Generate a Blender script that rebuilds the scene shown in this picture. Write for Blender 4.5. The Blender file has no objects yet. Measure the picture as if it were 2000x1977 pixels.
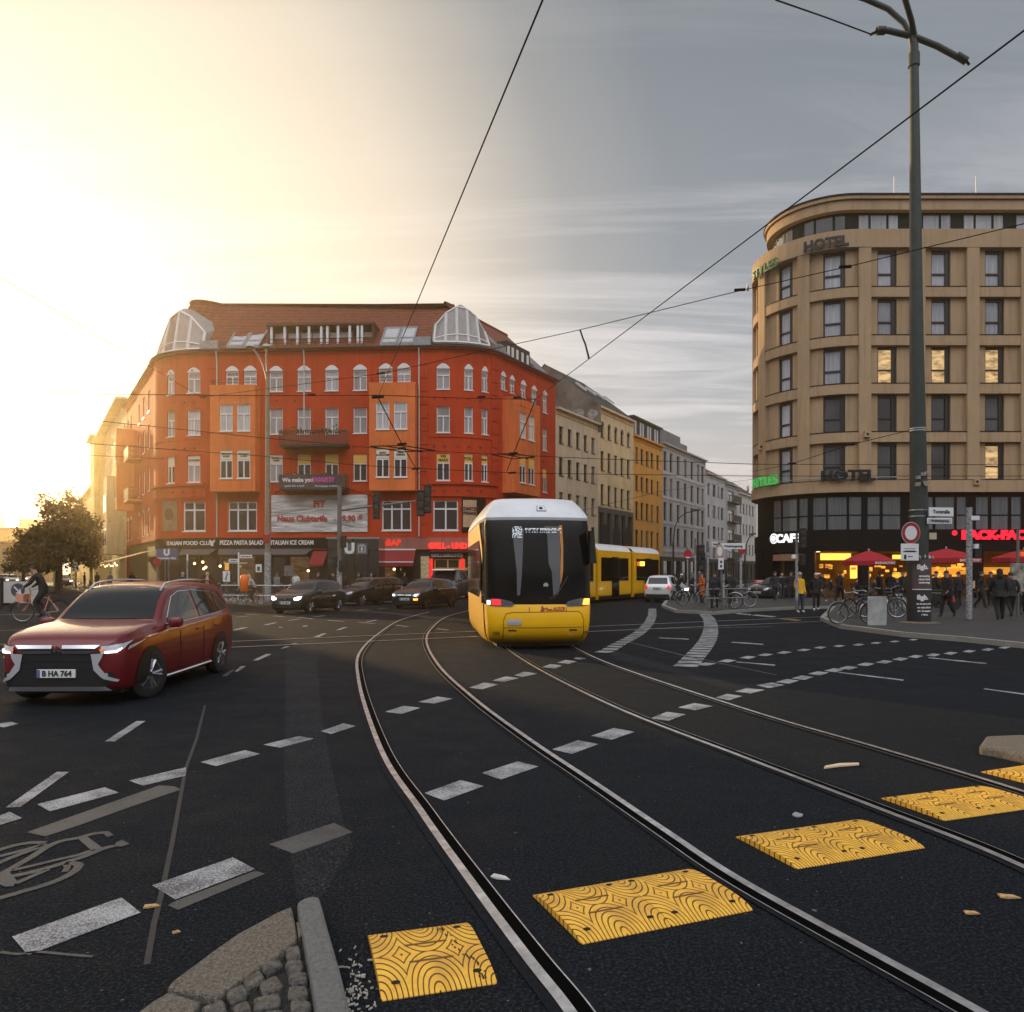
import bpy, bmesh, math, random
from mathutils import Vector, Matrix
from mathutils.bvhtree import BVHTree
random.seed(7)
R = math.radians
SC = bpy.context.scene
COL = SC.collection
# ---------------------------------------------------------------- camera
FPX, HY, CH = 1500.0, 1118.0, 1.7       # focal length (photo px), horizon row, eye height
cam_d = bpy.data.cameras.new('camera'); cam = bpy.data.objects.new('camera', cam_d); COL.objects.link(cam)
cam.location = (0, 0, CH); cam.rotation_euler = (R(90), 0, 0)
cam_d.sensor_width = 36; cam_d.lens = 27.0; cam_d.shift_y = (HY-988.5)/2000
cam_d.clip_start = .1; cam_d.clip_end = 3000
SC.camera = cam
# ---------------------------------------------------------------- light
SUN_AZ, SUN_EL = R(-39), R(10.5)          # azimuth from the view axis (+ is right), elevation
sdir = Vector((math.sin(SUN_AZ)*math.cos(SUN_EL), math.cos(SUN_AZ)*math.cos(SUN_EL), math.sin(SUN_EL)))
sun_d = bpy.data.lights.new('sun', 'SUN'); sun_d.energy = 5.0; sun_d.angle = R(.5); sun_d.color = (1, .72, .36)
sun = bpy.data.objects.new('sun', sun_d); COL.objects.link(sun)
sun.rotation_euler = (-sdir).to_track_quat('-Z', 'Y').to_euler(); sun.location = (-60, 60, 60)
W = bpy.data.worlds.new('World'); SC.world = W; W.use_nodes = True
SC.view_settings.view_transform = 'Standard'; SC.view_settings.look = 'None'
SC.view_settings.gamma = 1; SC.view_settings.exposure = 0.0
SC.cycles.use_denoising = True
SC.cycles.max_bounces = 6; SC.cycles.diffuse_bounces = 3; SC.cycles.glossy_bounces = 3
SC.cycles.transmission_bounces = 4; SC.cycles.volume_bounces = 1; SC.cycles.transparent_max_bounces = 8
SC.cycles.volume_step_rate = 5; SC.cycles.sample_clamp_indirect = 6; SC.cycles.caustics_reflective = False
def nn(nt, t, **k):
    n = nt.nodes.new(t)
    for a, b in k.items(): setattr(n, a, b)
    return n
def mth(nt, op, a, b=None, c=None, clamp=False):
    n = nt.nodes.new('ShaderNodeMath'); n.operation = op; n.use_clamp = clamp
    for i, v in enumerate((a, b, c)):
        if v is None: continue
        if isinstance(v, (int, float)): n.inputs[i].default_value = v
        else: nt.links.new(v, n.inputs[i])
    return n.outputs[0]
def mixc(nt, f, a, b, mode='MIX'):
    n = nt.nodes.new('ShaderNodeMix'); n.data_type = 'RGBA'; n.blend_type = mode
    for s, v in ((n.inputs[0], f), (n.inputs[6], a), (n.inputs[7], b)):
        if isinstance(v, (int, float)): s.default_value = v
        elif isinstance(v, tuple): s.default_value = (*v[:3], 1)
        else: nt.links.new(v, s)
    return n.outputs[2]
def ramp(nt, f, pts):
    n = nt.nodes.new('ShaderNodeValToRGB'); cr = n.color_ramp
    while len(cr.elements) < len(pts): cr.elements.new(.5)
    for e, (p, c) in zip(cr.elements, pts):
        e.position = p; e.color = (*c, 1) if isinstance(c, tuple) else (c, c, c, 1)
    nt.links.new(f, n.inputs[0]); return n.outputs[0]
def world():
    nt = W.node_tree; nt.nodes.clear()
    out = nn(nt, 'ShaderNodeOutputWorld'); bg = nn(nt, 'ShaderNodeBackground')
    sky = nn(nt, 'ShaderNodeTexSky'); sky.sky_type = 'NISHITA'; sky.sun_disc = False
    sky.sun_elevation = SUN_EL; sky.sun_rotation = SUN_AZ
    sky.air_density = 1.0; sky.dust_density = 1.5; sky.ozone_density = 1.0
    hs = nn(nt, 'ShaderNodeHueSaturation'); hs.inputs['Saturation'].default_value = .22
    nt.links.new(sky.outputs[0], hs.inputs['Color'])
    tc = nn(nt, 'ShaderNodeTexCoord'); sep = nn(nt, 'ShaderNodeSeparateXYZ'); nt.links.new(tc.outputs['Generated'], sep.inputs[0])
    dt = nn(nt, 'ShaderNodeVectorMath', operation='DOT_PRODUCT'); nt.links.new(tc.outputs['Generated'], dt.inputs[0]); dt.inputs[1].default_value = sdir
    el = sep.outputs[2]
    # overcast-grey veil, brighter and pinker near the horizon
    base = ramp(nt, el, [(0, (.70, .66, .68)), (.09, (.58, .57, .60)), (.20, (.36, .40, .46)), (.36, (.215, .255, .31)), (.60, (.145, .18, .222)), (1, (.42, .46, .52))])
    # unseen sky behind: brightened high up to light the fronts, dark low for buildings
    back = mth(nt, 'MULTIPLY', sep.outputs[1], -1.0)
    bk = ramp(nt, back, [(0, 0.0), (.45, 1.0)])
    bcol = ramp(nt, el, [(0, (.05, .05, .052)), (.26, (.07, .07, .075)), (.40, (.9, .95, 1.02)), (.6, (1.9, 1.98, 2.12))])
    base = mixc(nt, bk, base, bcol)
    # cirrus: streaks on a flat layer
    dv = nn(nt, 'ShaderNodeVectorMath', operation='DIVIDE'); nt.links.new(tc.outputs['Generated'], dv.inputs[0])
    cmb = nn(nt, 'ShaderNodeCombineXYZ'); zz = mth(nt, 'ADD', mth(nt, 'MAXIMUM', el, 0.0), .06)
    for i in range(3): nt.links.new(zz, cmb.inputs[i])
    nt.links.new(cmb.outputs[0], dv.inputs[1])
    mp = nn(nt, 'ShaderNodeMapping'); nt.links.new(dv.outputs[0], mp.inputs[0]); mp.inputs['Rotation'].default_value = (0, 0, R(12)); mp.inputs['Scale'].default_value = (.30, 1.7, 1)
    nz = nn(nt, 'ShaderNodeTexNoise'); nt.links.new(mp.outputs[0], nz.inputs[0]); nz.inputs['Scale'].default_value = 1.7; nz.inputs['Detail'].default_value = 10; nz.inputs['Roughness'].default_value = .68; nz.inputs['Distortion'].default_value = .7
    cl = ramp(nt, nz.outputs[0], [(.46, 0.0), (.57, .5), (.70, 1.0)])
    fade = ramp(nt, el, [(0, 1.0), (.3, .75), (.5, .12)])
    cl = mth(nt, 'MULTIPLY', mth(nt, 'MULTIPLY', cl, fade), .80)
    # one straight vapour trail low over the street
    tr = nn(nt, 'ShaderNodeVectorMath', operation='DOT_PRODUCT'); nt.links.new(tc.outputs['Generated'], tr.inputs[0])
    a = Vector(((1200-1000)/1500, 1, (HY-778)/1500)).normalized(); b = Vector(((1462-1000)/1500, 1, (HY-724)/1500)).normalized()
    tr.inputs[1].default_value = a.cross(b).normalized()
    w = mth(nt, 'ABSOLUTE', tr.outputs['Value'])
    tl = ramp(nt, w, [(0, 1.0), (.0035, .7), (.011, 0.0)])
    rng = ramp(nt, sep.outputs[0], [(.10, 0.0), (.2, .7), (.34, 1.0)])
    tl = mth(nt, 'MULTIPLY', mth(nt, 'MULTIPLY', tl, rng), .40)
    cl = mth(nt, 'MAXIMUM', cl, tl)
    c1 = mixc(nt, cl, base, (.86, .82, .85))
    # the low sun's wide aureole in thin cloud
    g = ramp(nt, dt.outputs['Value'], [(.64, 0.0), (.73, .13), (.78, .36), (.84, .72), (.90, .94), (.96, 1.0)])
    lo = ramp(nt, el, [(0, (1.0, .58, .20)), (.06, (1.02, .75, .39)), (.15, (1.02, .86, .64)), (.4, (.97, .82, .62)), (.7, (.90, .77, .58))])
    lo2 = mixc(nt, mth(nt, 'MULTIPLY', cl, .9), lo, (1.2, 1.08, .88))
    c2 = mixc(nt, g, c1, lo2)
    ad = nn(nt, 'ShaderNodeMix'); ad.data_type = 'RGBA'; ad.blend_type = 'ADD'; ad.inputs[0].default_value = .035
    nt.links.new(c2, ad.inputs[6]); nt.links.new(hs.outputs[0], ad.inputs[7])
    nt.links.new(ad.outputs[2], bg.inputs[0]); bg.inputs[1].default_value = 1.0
    nt.links.new(bg.outputs[0], out.inputs[0])
world()
# ---------------------------------------------------------------- helpers
def px(x, y, Y): return Vector(((x-1000)*Y/FPX, Y, CH-(y-HY)*Y/FPX))
def pX(x, Y): return (x-1000)*Y/FPX
def pZ(y, Y): return CH-(y-HY)*Y/FPX
def gr(x, y, z=0.0):
    Y = (CH-z)*FPX/(y-HY); return Vector(((x-1000)*Y/FPX, Y, z))
_M = {}
def mat(name, col=(.5, .5, .5), rough=.6, metal=0.0, var=.0, vscale=6.0, bump=0.0, bscale=60.0, emit=None, es=1.0, coat=0.0, spec=.5, col2=None, alpha=1.0, trans=0.0):
    if name in _M: return _M[name]
    m = bpy.data.materials.new(name); m.use_nodes = True; nt = m.node_tree
    b = nt.nodes['Principled BSDF']; b.inputs['Roughness'].default_value = rough; b.inputs['Metallic'].default_value = metal
    b.inputs['Specular IOR Level'].default_value = spec; b.inputs['Coat Weight'].default_value = coat; b.inputs['Coat Roughness'].default_value = .04
    b.inputs['Alpha'].default_value = alpha; b.inputs['Transmission Weight'].default_value = trans
    b.inputs['Base Color'].default_value = (*col, 1)
    if var > 0 or col2:
        tc = nn(nt, 'ShaderNodeTexCoord'); n1 = nn(nt, 'ShaderNodeTexNoise'); n1.inputs['Scale'].default_value = vscale; n1.inputs['Detail'].default_value = 6; n1.inputs['Roughness'].default_value = .65
        nt.links.new(tc.outputs['Object'], n1.inputs[0])
        c2 = col2 or tuple(max(0, c*(1-var)) for c in col)
        c1 = col if col2 else tuple(min(1, c*(1+var)) for c in col)
        f = ramp(nt, n1.outputs[0], [(.32, 0.0), (.68, 1.0)])
        nt.links.new(mixc(nt, f, c1, c2), b.inputs['Base Color'])
    if bump > 0:
        tc = nn(nt, 'ShaderNodeTexCoord'); n2 = nn(nt, 'ShaderNodeTexNoise'); n2.inputs['Scale'].default_value = bscale; n2.inputs['Detail'].default_value = 4
        nt.links.new(tc.outputs['Object'], n2.inputs[0]); bp = nn(nt, 'ShaderNodeBump'); bp.inputs['Strength'].default_value = bump; bp.inputs['Distance'].default_value = .02
        nt.links.new(n2.outputs[0], bp.inputs['Height']); nt.links.new(bp.outputs[0], b.inputs['Normal'])
    if emit: b.inputs['Emission Color'].default_value = (*emit, 1); b.inputs['Emission Strength'].default_value = es
    _M[name] = m; return m
def tag(o, label=None, cat=None, group=None, kind=None):
    for k, v in (('label', label), ('category', cat), ('group', group), ('kind', kind)):
        if v: o[k] = v
    return o
def thing(name, label, cat, loc=(0, 0, 0), rz=0.0, group=None):
    o = bpy.data.objects.new(name, None); COL.objects.link(o); o.location = loc; o.rotation_euler = (0, 0, rz); o.empty_display_size = .2
    return tag(o, label, cat, group)
def copy_thing(root, loc, rz, label, group=None):
    r = root.copy(); COL.objects.link(r); r.location = loc; r.rotation_euler = (0, 0, rz)
    tag(r, label, None, group)
    def rec(s, d):
        for ch in s.children:
            c = ch.copy(); COL.objects.link(c); c.parent = d; c.matrix_parent_inverse = ch.matrix_parent_inverse; rec(ch, c)
    rec(root, r); return r
class MB:
    def __init__(s): s.v = []; s.f = []; s.m = []; s.k = 0
    def add(s, vs, fs, k=None):
        n = len(s.v); s.v += [Vector(p) for p in vs]
        for f in fs: s.f.append([n+i for i in f]); s.m.append(s.k if k is None else k)
        return s
    def quad(s, a, b, c, d): return s.add((a, b, c, d), [(0, 1, 2, 3)])
    def poly(s, pts): return s.add(pts, [tuple(range(len(pts)))])
    def hexa(s, p):   # 8 points: bottom 4, top 4
        return s.add(p, [(3, 2, 1, 0), (4, 5, 6, 7), (0, 1, 5, 4), (1, 2, 6, 5), (2, 3, 7, 6), (3, 0, 4, 7)])
    def box(s, x0, x1, y0, y1, z0, z1):
        return s.hexa([(x0, y0, z0), (x1, y0, z0), (x1, y1, z0), (x0, y1, z0), (x0, y0, z1), (x1, y0, z1), (x1, y1, z1), (x0, y1, z1)])
    def fbox(s, F, u0, u1, z0, z1, d0, d1):   # d1 is the outer face
        return s.hexa([F(u0, z0, d1), F(u1, z0, d1), F(u1, z0, d0), F(u0, z0, d0), F(u0, z1, d1), F(u1, z1, d1), F(u1, z1, d0), F(u0, z1, d0)])
    def prism(s, pts, z0, z1):
        n = len(pts); vs = [(p[0], p[1], z0) for p in pts]+[(p[0], p[1], z1) for p in pts]
        return s.add(vs, [tuple(range(n-1, -1, -1)), tuple(range(n, 2*n))]+[(i, (i+1) % n, n+(i+1) % n, n+i) for i in range(n)])
    def tube(s, pts, r, n=8, cap=True):
        pts = [Vector(p) for p in pts]; rs = r if isinstance(r, (list, tuple)) else [r]*len(pts); base = len(s.v); up = None
        for i, p in enumerate(pts):
            t = (pts[min(i+1, len(pts)-1)]-pts[max(i-1, 0)]); t = t.normalized() if t.length > 1e-9 else Vector((0, 0, 1))
            if up is None: up = Vector((0, 0, 1)) if abs(t.z) < .9 else Vector((1, 0, 0))
            a = t.cross(up).normalized(); b = a.cross(t).normalized(); up = b
            for j in range(n):
                an = 2*math.pi*j/n; s.v.append(p+(a*math.cos(an)+b*math.sin(an))*rs[i])
        for i in range(len(pts)-1):
            for j in range(n):
                s.f.append([base+i*n+j, base+i*n+(j+1) % n, base+(i+1)*n+(j+1) % n, base+(i+1)*n+j]); s.m.append(s.k)
        if cap:
            s.f.append([base+j for j in range(n)][::-1]); s.m.append(s.k)
            e = base+(len(pts)-1)*n; s.f.append([e+j for j in range(n)]); s.m.append(s.k)
        return s
    def lathe(s, prof, c=(0, 0, 0), n=24, ax='z'):
        base = len(s.v); c = Vector(c)
        for (r, h) in prof:
            for j in range(n):
                an = 2*math.pi*j/n; a, b = r*math.cos(an), r*math.sin(an)
                s.v.append(c+(Vector((a, b, h)) if ax == 'z' else Vector((b, h, a)) if ax == 'y' else Vector((h, a, b))))
        for i in range(len(prof)-1):
            for j in range(n):
                s.f.append([base+i*n+j, base+i*n+(j+1) % n, base+(i+1)*n+(j+1) % n, base+(i+1)*n+j]); s.m.append(s.k)
        for e, rev in ((0, True), (len(prof)-1, False)):
            if prof[e][0] > 1e-6:
                q = [base+e*n+j for j in range(n)]; s.f.append(q[::-1] if rev else q); s.m.append(s.k)
        return s
    def disc(s, c, r, nrm=(0, -1, 0), n=24, th=.01, rz=1.0):
        c = Vector(c); nv = Vector(nrm).normalized(); a = nv.cross(Vector((0, 0, 1))).normalized() if abs(nv.z) < .9 else Vector((1, 0, 0)); b = a.cross(nv)
        p = [c+a*r*math.cos(2*math.pi*i/n)+b*r*rz*math.sin(2*math.pi*i/n) for i in range(n)]
        vs = p+[q-nv*th for q in p]
        return s.add(vs, [tuple(range(n-1, -1, -1)), tuple(range(n, 2*n))]+[(i, (i+1) % n, n+(i+1) % n, n+i) for i in range(n)])
    def build(s, name, mats, parent=None, smooth=False, world=False, bevel=0.0, label=None):
        me = bpy.data.meshes.new(name); vs = s.v
        if world and parent is not None:
            iv = (Matrix.Translation(parent.location) @ Matrix.Rotation(parent.rotation_euler.z, 4, 'Z')).inverted()
            vs = [iv @ v for v in vs]
        me.from_pydata([tuple(v) for v in vs], [], s.f)
        if not isinstance(mats, (list, tuple)): mats = [mats]
        for m in mats: me.materials.append(m)
        for p, k in zip(me.polygons, s.m): p.material_index = min(k, len(mats)-1)
        bm = bmesh.new(); bm.from_mesh(me); bmesh.ops.recalc_face_normals(bm, faces=bm.faces); bm.to_mesh(me); bm.free()
        if smooth:
            me.shade_smooth()
            try: me.set_sharp_from_angle(angle=R(40))
            except Exception: pass
        o = bpy.data.objects.new(name, me); COL.objects.link(o)
        if parent is not None: o.parent = parent
        if bevel > 0:
            b = o.modifiers.new('bevel', 'BEVEL'); b.width = bevel; b.segments = 2; b.limit_method = 'ANGLE'; b.angle_limit = R(35)
        if label: o['label'] = label
        return o
_fonts = {}
def text_mb(txt, size, F, u, z, d=.02, th=.02, align='CENTER', bold=0.0, sx=1.0, italic=0.0):
    """letters as real thin solids, laid on the surface given by F(u,z,d)"""
    cu = bpy.data.curves.new('t', 'FONT'); cu.body = txt; cu.size = size; cu.align_x = align; cu.align_y = 'CENTER'; cu.extrude = th/2; cu.offset = bold; cu.shear = italic; cu.resolution_u = 3
    o = bpy.data.objects.new('t', cu); COL.objects.link(o)
    dg = bpy.context.evaluated_depsgraph_get(); me = bpy.data.meshes.new_from_object(o.evaluated_get(dg))
    mb = MB(); mb.v = [Vector(F(u+v.co.x*sx, z+v.co.y, d+v.co.z)) for v in me.vertices]
    mb.f = [list(p.vertices) for p in me.polygons]; mb.m = [0]*len(mb.f)
    bpy.data.objects.remove(o); bpy.data.curves.remove(cu); bpy.data.meshes.remove(me); return mb
def plane_F(o, ud, nrm=None):
    o = Vector(o); ud = Vector(ud).normalized(); n = Vector(nrm) if nrm else Vector((ud.y, -ud.x, 0))
    return lambda u, z, d=0: o+ud*u+n*d+Vector((0, 0, z))
class Path:
    def __init__(s, pts):
        s.p = [Vector((a[0], a[1], 0)) for a in pts]; s.l = [0]
        for a, b in zip(s.p, s.p[1:]): s.l.append(s.l[-1]+(b-a).length)
        s.L = s.l[-1]
        s.nv = []
        for i in range(len(s.p)):
            t = (s.p[min(i+1, len(s.p)-1)]-s.p[max(i-1, 0)]).normalized(); s.nv.append(Vector((t.y, -t.x, 0)))
    def F(s, u, z, d=0):
        i = 0
        while i < len(s.l)-2 and u > s.l[i+1]: i += 1
        t = (u-s.l[i])/(s.l[i+1]-s.l[i]); p = s.p[i].lerp(s.p[i+1], t); n = s.nv[i].lerp(s.nv[i+1], max(0, min(1, t))).normalized()
        return p+n*d+Vector((0, 0, z))
    def u_at_px(s, x):      # arc length where the path crosses the viewing direction of photo column x
        t = (x-1000)/FPX; best = None; by = 1e9
        for i in range(len(s.p)-1):
            a, b = s.p[i], s.p[i+1]; fa, fb = a.x-t*a.y, b.x-t*b.y
            if fa*fb <= 0 and abs(fa-fb) > 1e-9:
                q = fa/(fa-fb); yy = a.y+q*(b.y-a.y)
                if 0 < yy < by: by = yy; best = s.l[i]+q*(s.l[i+1]-s.l[i])
        return best
def arc(c, r, a0, a1, n=14): return [(c[0]+r*math.cos(R(a0+(a1-a0)*i/n)), c[1]+r*math.sin(R(a0+(a1-a0)*i/n))) for i in range(n+1)]
def wall(mb, P, u0, u1, z0, z1, ops, rev=.2, rk=None):
    """wall strip along P with real openings (u0,u1,z0,z1) and their reveals"""
    us = {u0, u1} | {l for l in P.l if u0 < l < u1}; zs = {z0, z1}
    for o in ops:
        us |= {o[0], o[1]}; zs |= {o[2], o[3]}
    us = sorted(u for u in us if u0-1e-6 <= u <= u1+1e-6); zs = sorted(z for z in zs if z0-1e-6 <= z <= z1+1e-6)
    for a, b in zip(us, us[1:]):
        if b-a < 1e-5: continue
        um = (a+b)/2; oo = [o for o in ops if o[0] < um < o[1]]
        z = z0
        for o in sorted(oo, key=lambda o: o[2]):
            if o[2] > z: mb.quad(P.F(a, z), P.F(b, z), P.F(b, o[2]), P.F(a, o[2]))
            z = max(z, o[3])
        if z < z1: mb.quad(P.F(a, z), P.F(b, z), P.F(b, z1), P.F(a, z1))
    for (a, b, c, d) in [o[:4] for o in ops]:
        k = mb.k
        if rk is not None: mb.k = rk
        for (p, q) in (((a, c), (b, c)), ((b, c), (b, d)), ((b, d), (a, d)), ((a, d), (a, c))):
            mb.quad(P.F(p[0], p[1]), P.F(q[0], q[1]), P.F(q[0], q[1], -rev), P.F(p[0], p[1], -rev))
        mb.k = k
# ================================================================ ground
def asphalt(name, c=(.0066, .0084, .0113), rough=.80, seam=True):
    if name in _M: return _M[name]
    m = bpy.data.materials.new(name); m.use_nodes = True; nt = m.node_tree; b = nt.nodes['Principled BSDF']
    tc = nn(nt, 'ShaderNodeTexCoord')
    def noise(sc, det=6, ro=.6, scale=(1, 1, 1)):
        mp = nn(nt, 'ShaderNodeMapping'); nt.links.new(tc.outputs['Object'], mp.inputs[0]); mp.inputs['Scale'].default_value = scale
        n = nn(nt, 'ShaderNodeTexNoise'); nt.links.new(mp.outputs[0], n.inputs[0]); n.inputs['Scale'].default_value = sc; n.inputs['Detail'].default_value = det; n.inputs['Roughness'].default_value = ro; return n.outputs[0]
    big = noise(.22, 5); mid = noise(1.7, 8, .7); fine = noise(58, 4, .85); streak = noise(.8, 6, .6, (.18, 1.6, 1))
    vo = nn(nt, 'ShaderNodeTexVoronoi'); vo.inputs['Scale'].default_value = 75; nt.links.new(tc.outputs['Object'], vo.inputs[0])
    dk = tuple(x*.48 for x in c); lt = tuple(x*1.55 for x in c)
    c1 = mixc(nt, ramp(nt, big, [(.35, 0.0), (.65, 1.0)]), dk, c)
    c2 = mixc(nt, mth(nt, 'MULTIPLY', ramp(nt, mid, [(.42, 0.0), (.75, 1.0)]), .6), c1, lt)
    c3 = mixc(nt, mth(nt, 'MULTIPLY', ramp(nt, streak, [(.5, 0.0), (.8, 1.0)]), .5), c2, lt)
    lump = noise(24, 5, .8); c3 = mixc(nt, ramp(nt, lump, [(.40, .8), (.56, 0.0)]), c3, tuple(x*.3 for x in c)); c4 = mixc(nt, ramp(nt, fine, [(.50, 0.0), (.62, 1.0)]), c3, tuple(x*5.0 for x in c))
    c5 = mixc(nt, ramp(nt, vo.outputs['Distance'], [(.05, .9), (.40, 0.0)]), c4, tuple(x*.25 for x in c))
    # light specks: bits of pale aggregate and litter dust
    sp = noise(26, 1, .5); c6 = mixc(nt, ramp(nt, sp, [(.76, 0.0), (.775, .8)]), c5, (.16, .155, .15))
    nt.links.new(c6, b.inputs['Base Color'])
    nt.links.new(ramp(nt, mid, [(.3, rough-.12), (.7, rough+.14)]), b.inputs['Roughness']); b.inputs['Specular IOR Level'].default_value = .10
    bp = nn(nt, 'ShaderNodeBump'); bp.inputs['Strength'].default_value = .85; bp.inputs['Distance'].default_value = .006
    nt.links.new(mth(nt, 'ADD', fine, mth(nt, 'MULTIPLY', vo.outputs['Distance'], .9)), bp.inputs['Height']); nt.links.new(bp.outputs[0], b.inputs['Normal'])
    _M[name] = m; return m
m_asph = asphalt('asphalt')
m_asph2 = asphalt('asphalt_patch', (.0125, .014, .017), .8)
m_asph3 = asphalt('asphalt_dark_patch', (.022, .024, .029), .6)
def paint(name, c, wear=.45):
    m = mat(name, c, .55, var=0); nt = m.node_tree; b = nt.nodes['Principled BSDF']
    tc = nn(nt, 'ShaderNodeTexCoord')
    n = nn(nt, 'ShaderNodeTexNoise'); nt.links.new(tc.outputs['Object'], n.inputs[0]); n.inputs['Scale'].default_value = 95; n.inputs['Detail'].default_value = 8; n.inputs['Roughness'].default_value = .85
    n2 = nn(nt, 'ShaderNodeTexNoise'); nt.links.new(tc.outputs['Object'], n2.inputs[0]); n2.inputs['Scale'].default_value = 3.5; n2.inputs['Detail'].default_value = 5
    f = ramp(nt, mth(nt, 'ADD', mth(nt, 'MULTIPLY', n.outputs[0], .80), mth(nt, 'MULTIPLY', n2.outputs[0], .22)), [(wear, 1.0), (wear+.13, 0.0)])
    nt.links.new(mixc(nt, f, (.018, .019, .022), c), b.inputs['Base Color']); b.inputs['Specular IOR Level'].default_value = .15
    bp = nn(nt, 'ShaderNodeBump'); bp.inputs['Strength'].default_value = .4; bp.inputs['Distance'].default_value = .004; nt.links.new(n.outputs[0], bp.inputs['Height']); nt.links.new(bp.outputs[0], b.inputs['Normal'])
    return m
m_paint = paint('road_paint', (.47, .47, .48), .45); m_paint2 = paint('worn_road_paint', (.095, .093, .092), .49); m_ypaint = paint('orange_road_paint', (.75, .42, .12), .4)
mb = MB(); mb.quad((-1200, -300, 0), (1200, -300, 0), (1200, 2200, 0), (-1200, 2200, 0))
tag(mb.build('ground', m_asph), kind='structure')
def T(ox, oy, s): return lambda u, v: gr(ox+u*s, oy+v*s)
K5 = T(0, 1400, .3623); K6 = T(600, 1160, .4279); K7 = T(1200, 1160, .4278); K8 = T(380, 1180, .2692); KF = T(0, 0, 1.0)
def lift(p, z): return (p[0], p[1], z)
def polys(lst, z):
    mb = MB()
    for K, q in lst:
        pts = [lift(K(*p), z) for p in q]; mb.poly(pts)
    return mb
# resurfaced strips (a sheet above the ground)
pt = polys([(K5, [(1545, -420), (1700, -420), (1735, 0), (1790, 280), (1850, 560), (1905, 700), (1740, 975), (1600, 985), (1560, 700), (1533, 400), (1533, 200)])], .002)
for K, q in [(K7, [(-20, 258), (40, 268), (330, 352), (600, 428), (680, 455), (580, 455), (300, 372), (0, 296)])]:
    pt.poly([lift(K(*p), .002) for p in q])
tag(pt.build('road_patch', m_asph2), kind='structure')
sm = MB()
def ribbon(mb, pts, w, z):
    for a, b in zip(pts, pts[1:]):
        a = Vector((a[0], a[1], 0)); b = Vector((b[0], b[1], 0)); t = (b-a).normalized(); n = Vector((-t.y, t.x, 0))*w/2
        mb.quad(lift(a-n, z), lift(b-n, z), lift(b+n, z), lift(a+n, z))
def ribbon2(mb, pts, w, z, off=0.0):   # mitred
    P = [Vector((p[0], p[1], 0)) for p in pts]; L = []; Rr = []
    for i, p in enumerate(P):
        t = (P[min(i+1, len(P)-1)]-P[max(i-1, 0)]).normalized(); n = Vector((-t.y, t.x, 0))
        L.append(p+n*(off+w/2)); Rr.append(p+n*(off-w/2))
    for i in range(len(P)-1): mb.quad(lift(Rr[i], z), lift(Rr[i+1], z), lift(L[i+1], z), lift(L[i], z))
ribbon2(sm, [K5(*p) for p in ((1105, -60), (1060, 120), (1000, 285), (965, 480), (925, 700), (870, 960), (830, 1120), (792, 1340))], .028, .004)
tag(sm.build('road_seam', mat('seam_tar', (.020, .020, .022), .7, var=.4, vscale=20)), kind='structure')
def smooth_line(pts, n=6):
    P = [Vector((p[0], p[1], 0)) for p in pts]; out = []
    for i in range(len(P)-1):
        p0, p1, p2, p3 = P[max(i-1, 0)], P[i], P[i+1], P[min(i+2, len(P)-1)]
        for k in range(n):
            t = k/n; out.append(.5*((2*p1)+(p2-p0)*t+(2*p0-5*p1+4*p2-p3)*t*t+(3*p1-p0-3*p2+p3)*t**3))
    out.append(P[-1]); return out
# ---- painted markings
D = []
for q in ([(565, 135), (620, 135), (785, 25), (735, 25)], [(30, 492), (110, 490), (372, 300), (305, 300)], [(-60, 560), (50, 515), (120, 550), (-60, 605)], [(200, 475), (270, 513), (642, 412), (565, 383)],
          [(695, 347), (770, 375), (1000, 320), (1003, 275)], [(1080, 247), (1165, 269), (1403, 203), (1320, 182)], [(1418, 153), (1510, 170), (1692, 120), (1610, 107)], [(1730, 80), (1785, 95), (1918, 52), (1850, 38)],
          [(820, 913), (945, 990), (1375, 825), (1255, 762)], [(65, 1190), (150, 1290), (758, 1060), (655, 978)], [(-60, 45), (20, 60), (100, 40), (60, 30)], [(870, -230), (920, -230), (1010, -270), (960, -275)]): D.append((K5, q))
for q in ([(355, 540), (430, 550), (517, 522), (440, 512)], [(508, 495), (580, 503), (665, 480), (595, 470)], [(738, 430), (800, 437), (872, 415), (808, 406)], [(845, 397), (900, 403), (968, 386), (905, 378)],
          [(945, 373), (985, 380), (1050, 366), (990, 356)], [(1072, 335), (1130, 342), (1165, 328), (1110, 322)], [(1140, 315), (1195, 321), (1232, 309), (1180, 303)], [(1215, 297), (1240, 301), (1275, 296), (1230, 291)],
          [(535, 912), (625, 946), (806, 880), (700, 852)], [(797, 820), (885, 850), (1057, 790), (960, 767)], [(1118, 712), (1208, 733), (1330, 688), (1235, 670)], [(1295, 650), (1390, 668), (1495, 632), (1400, 614)]): D.append((K6, q))
for q in ([(165, 570), (248, 581), (327, 552), (240, 540)], [(290, 520), (370, 533), (450, 514), (365, 500)], [(460, 475), (525, 487), (585, 468), (515, 458)], [(550, 447), (620, 457), (687, 440), (605, 431)],
          [(645, 418), (705, 432), (778, 418), (720, 406)], [(550, 313), (735, 330), (733, 324), (560, 310)], [(1015, 361), (1318, 398), (1322, 393), (1030, 358)], [(1430, 294), (1695, 322), (1700, 317), (1440, 291)], [(1685, 436), (1875, 463), (1875, 457), (1690, 433)],
          [(200, 203), (340, 210), (340, 206), (210, 200)], [(530, 223), (680, 234), (680, 229), (540, 220)], [(620, 98), (720, 108), (740, 104), (650, 95)], [(550, 92), (620, 98), (625, 94), (570, 89)]): D.append((K7, q))
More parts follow.
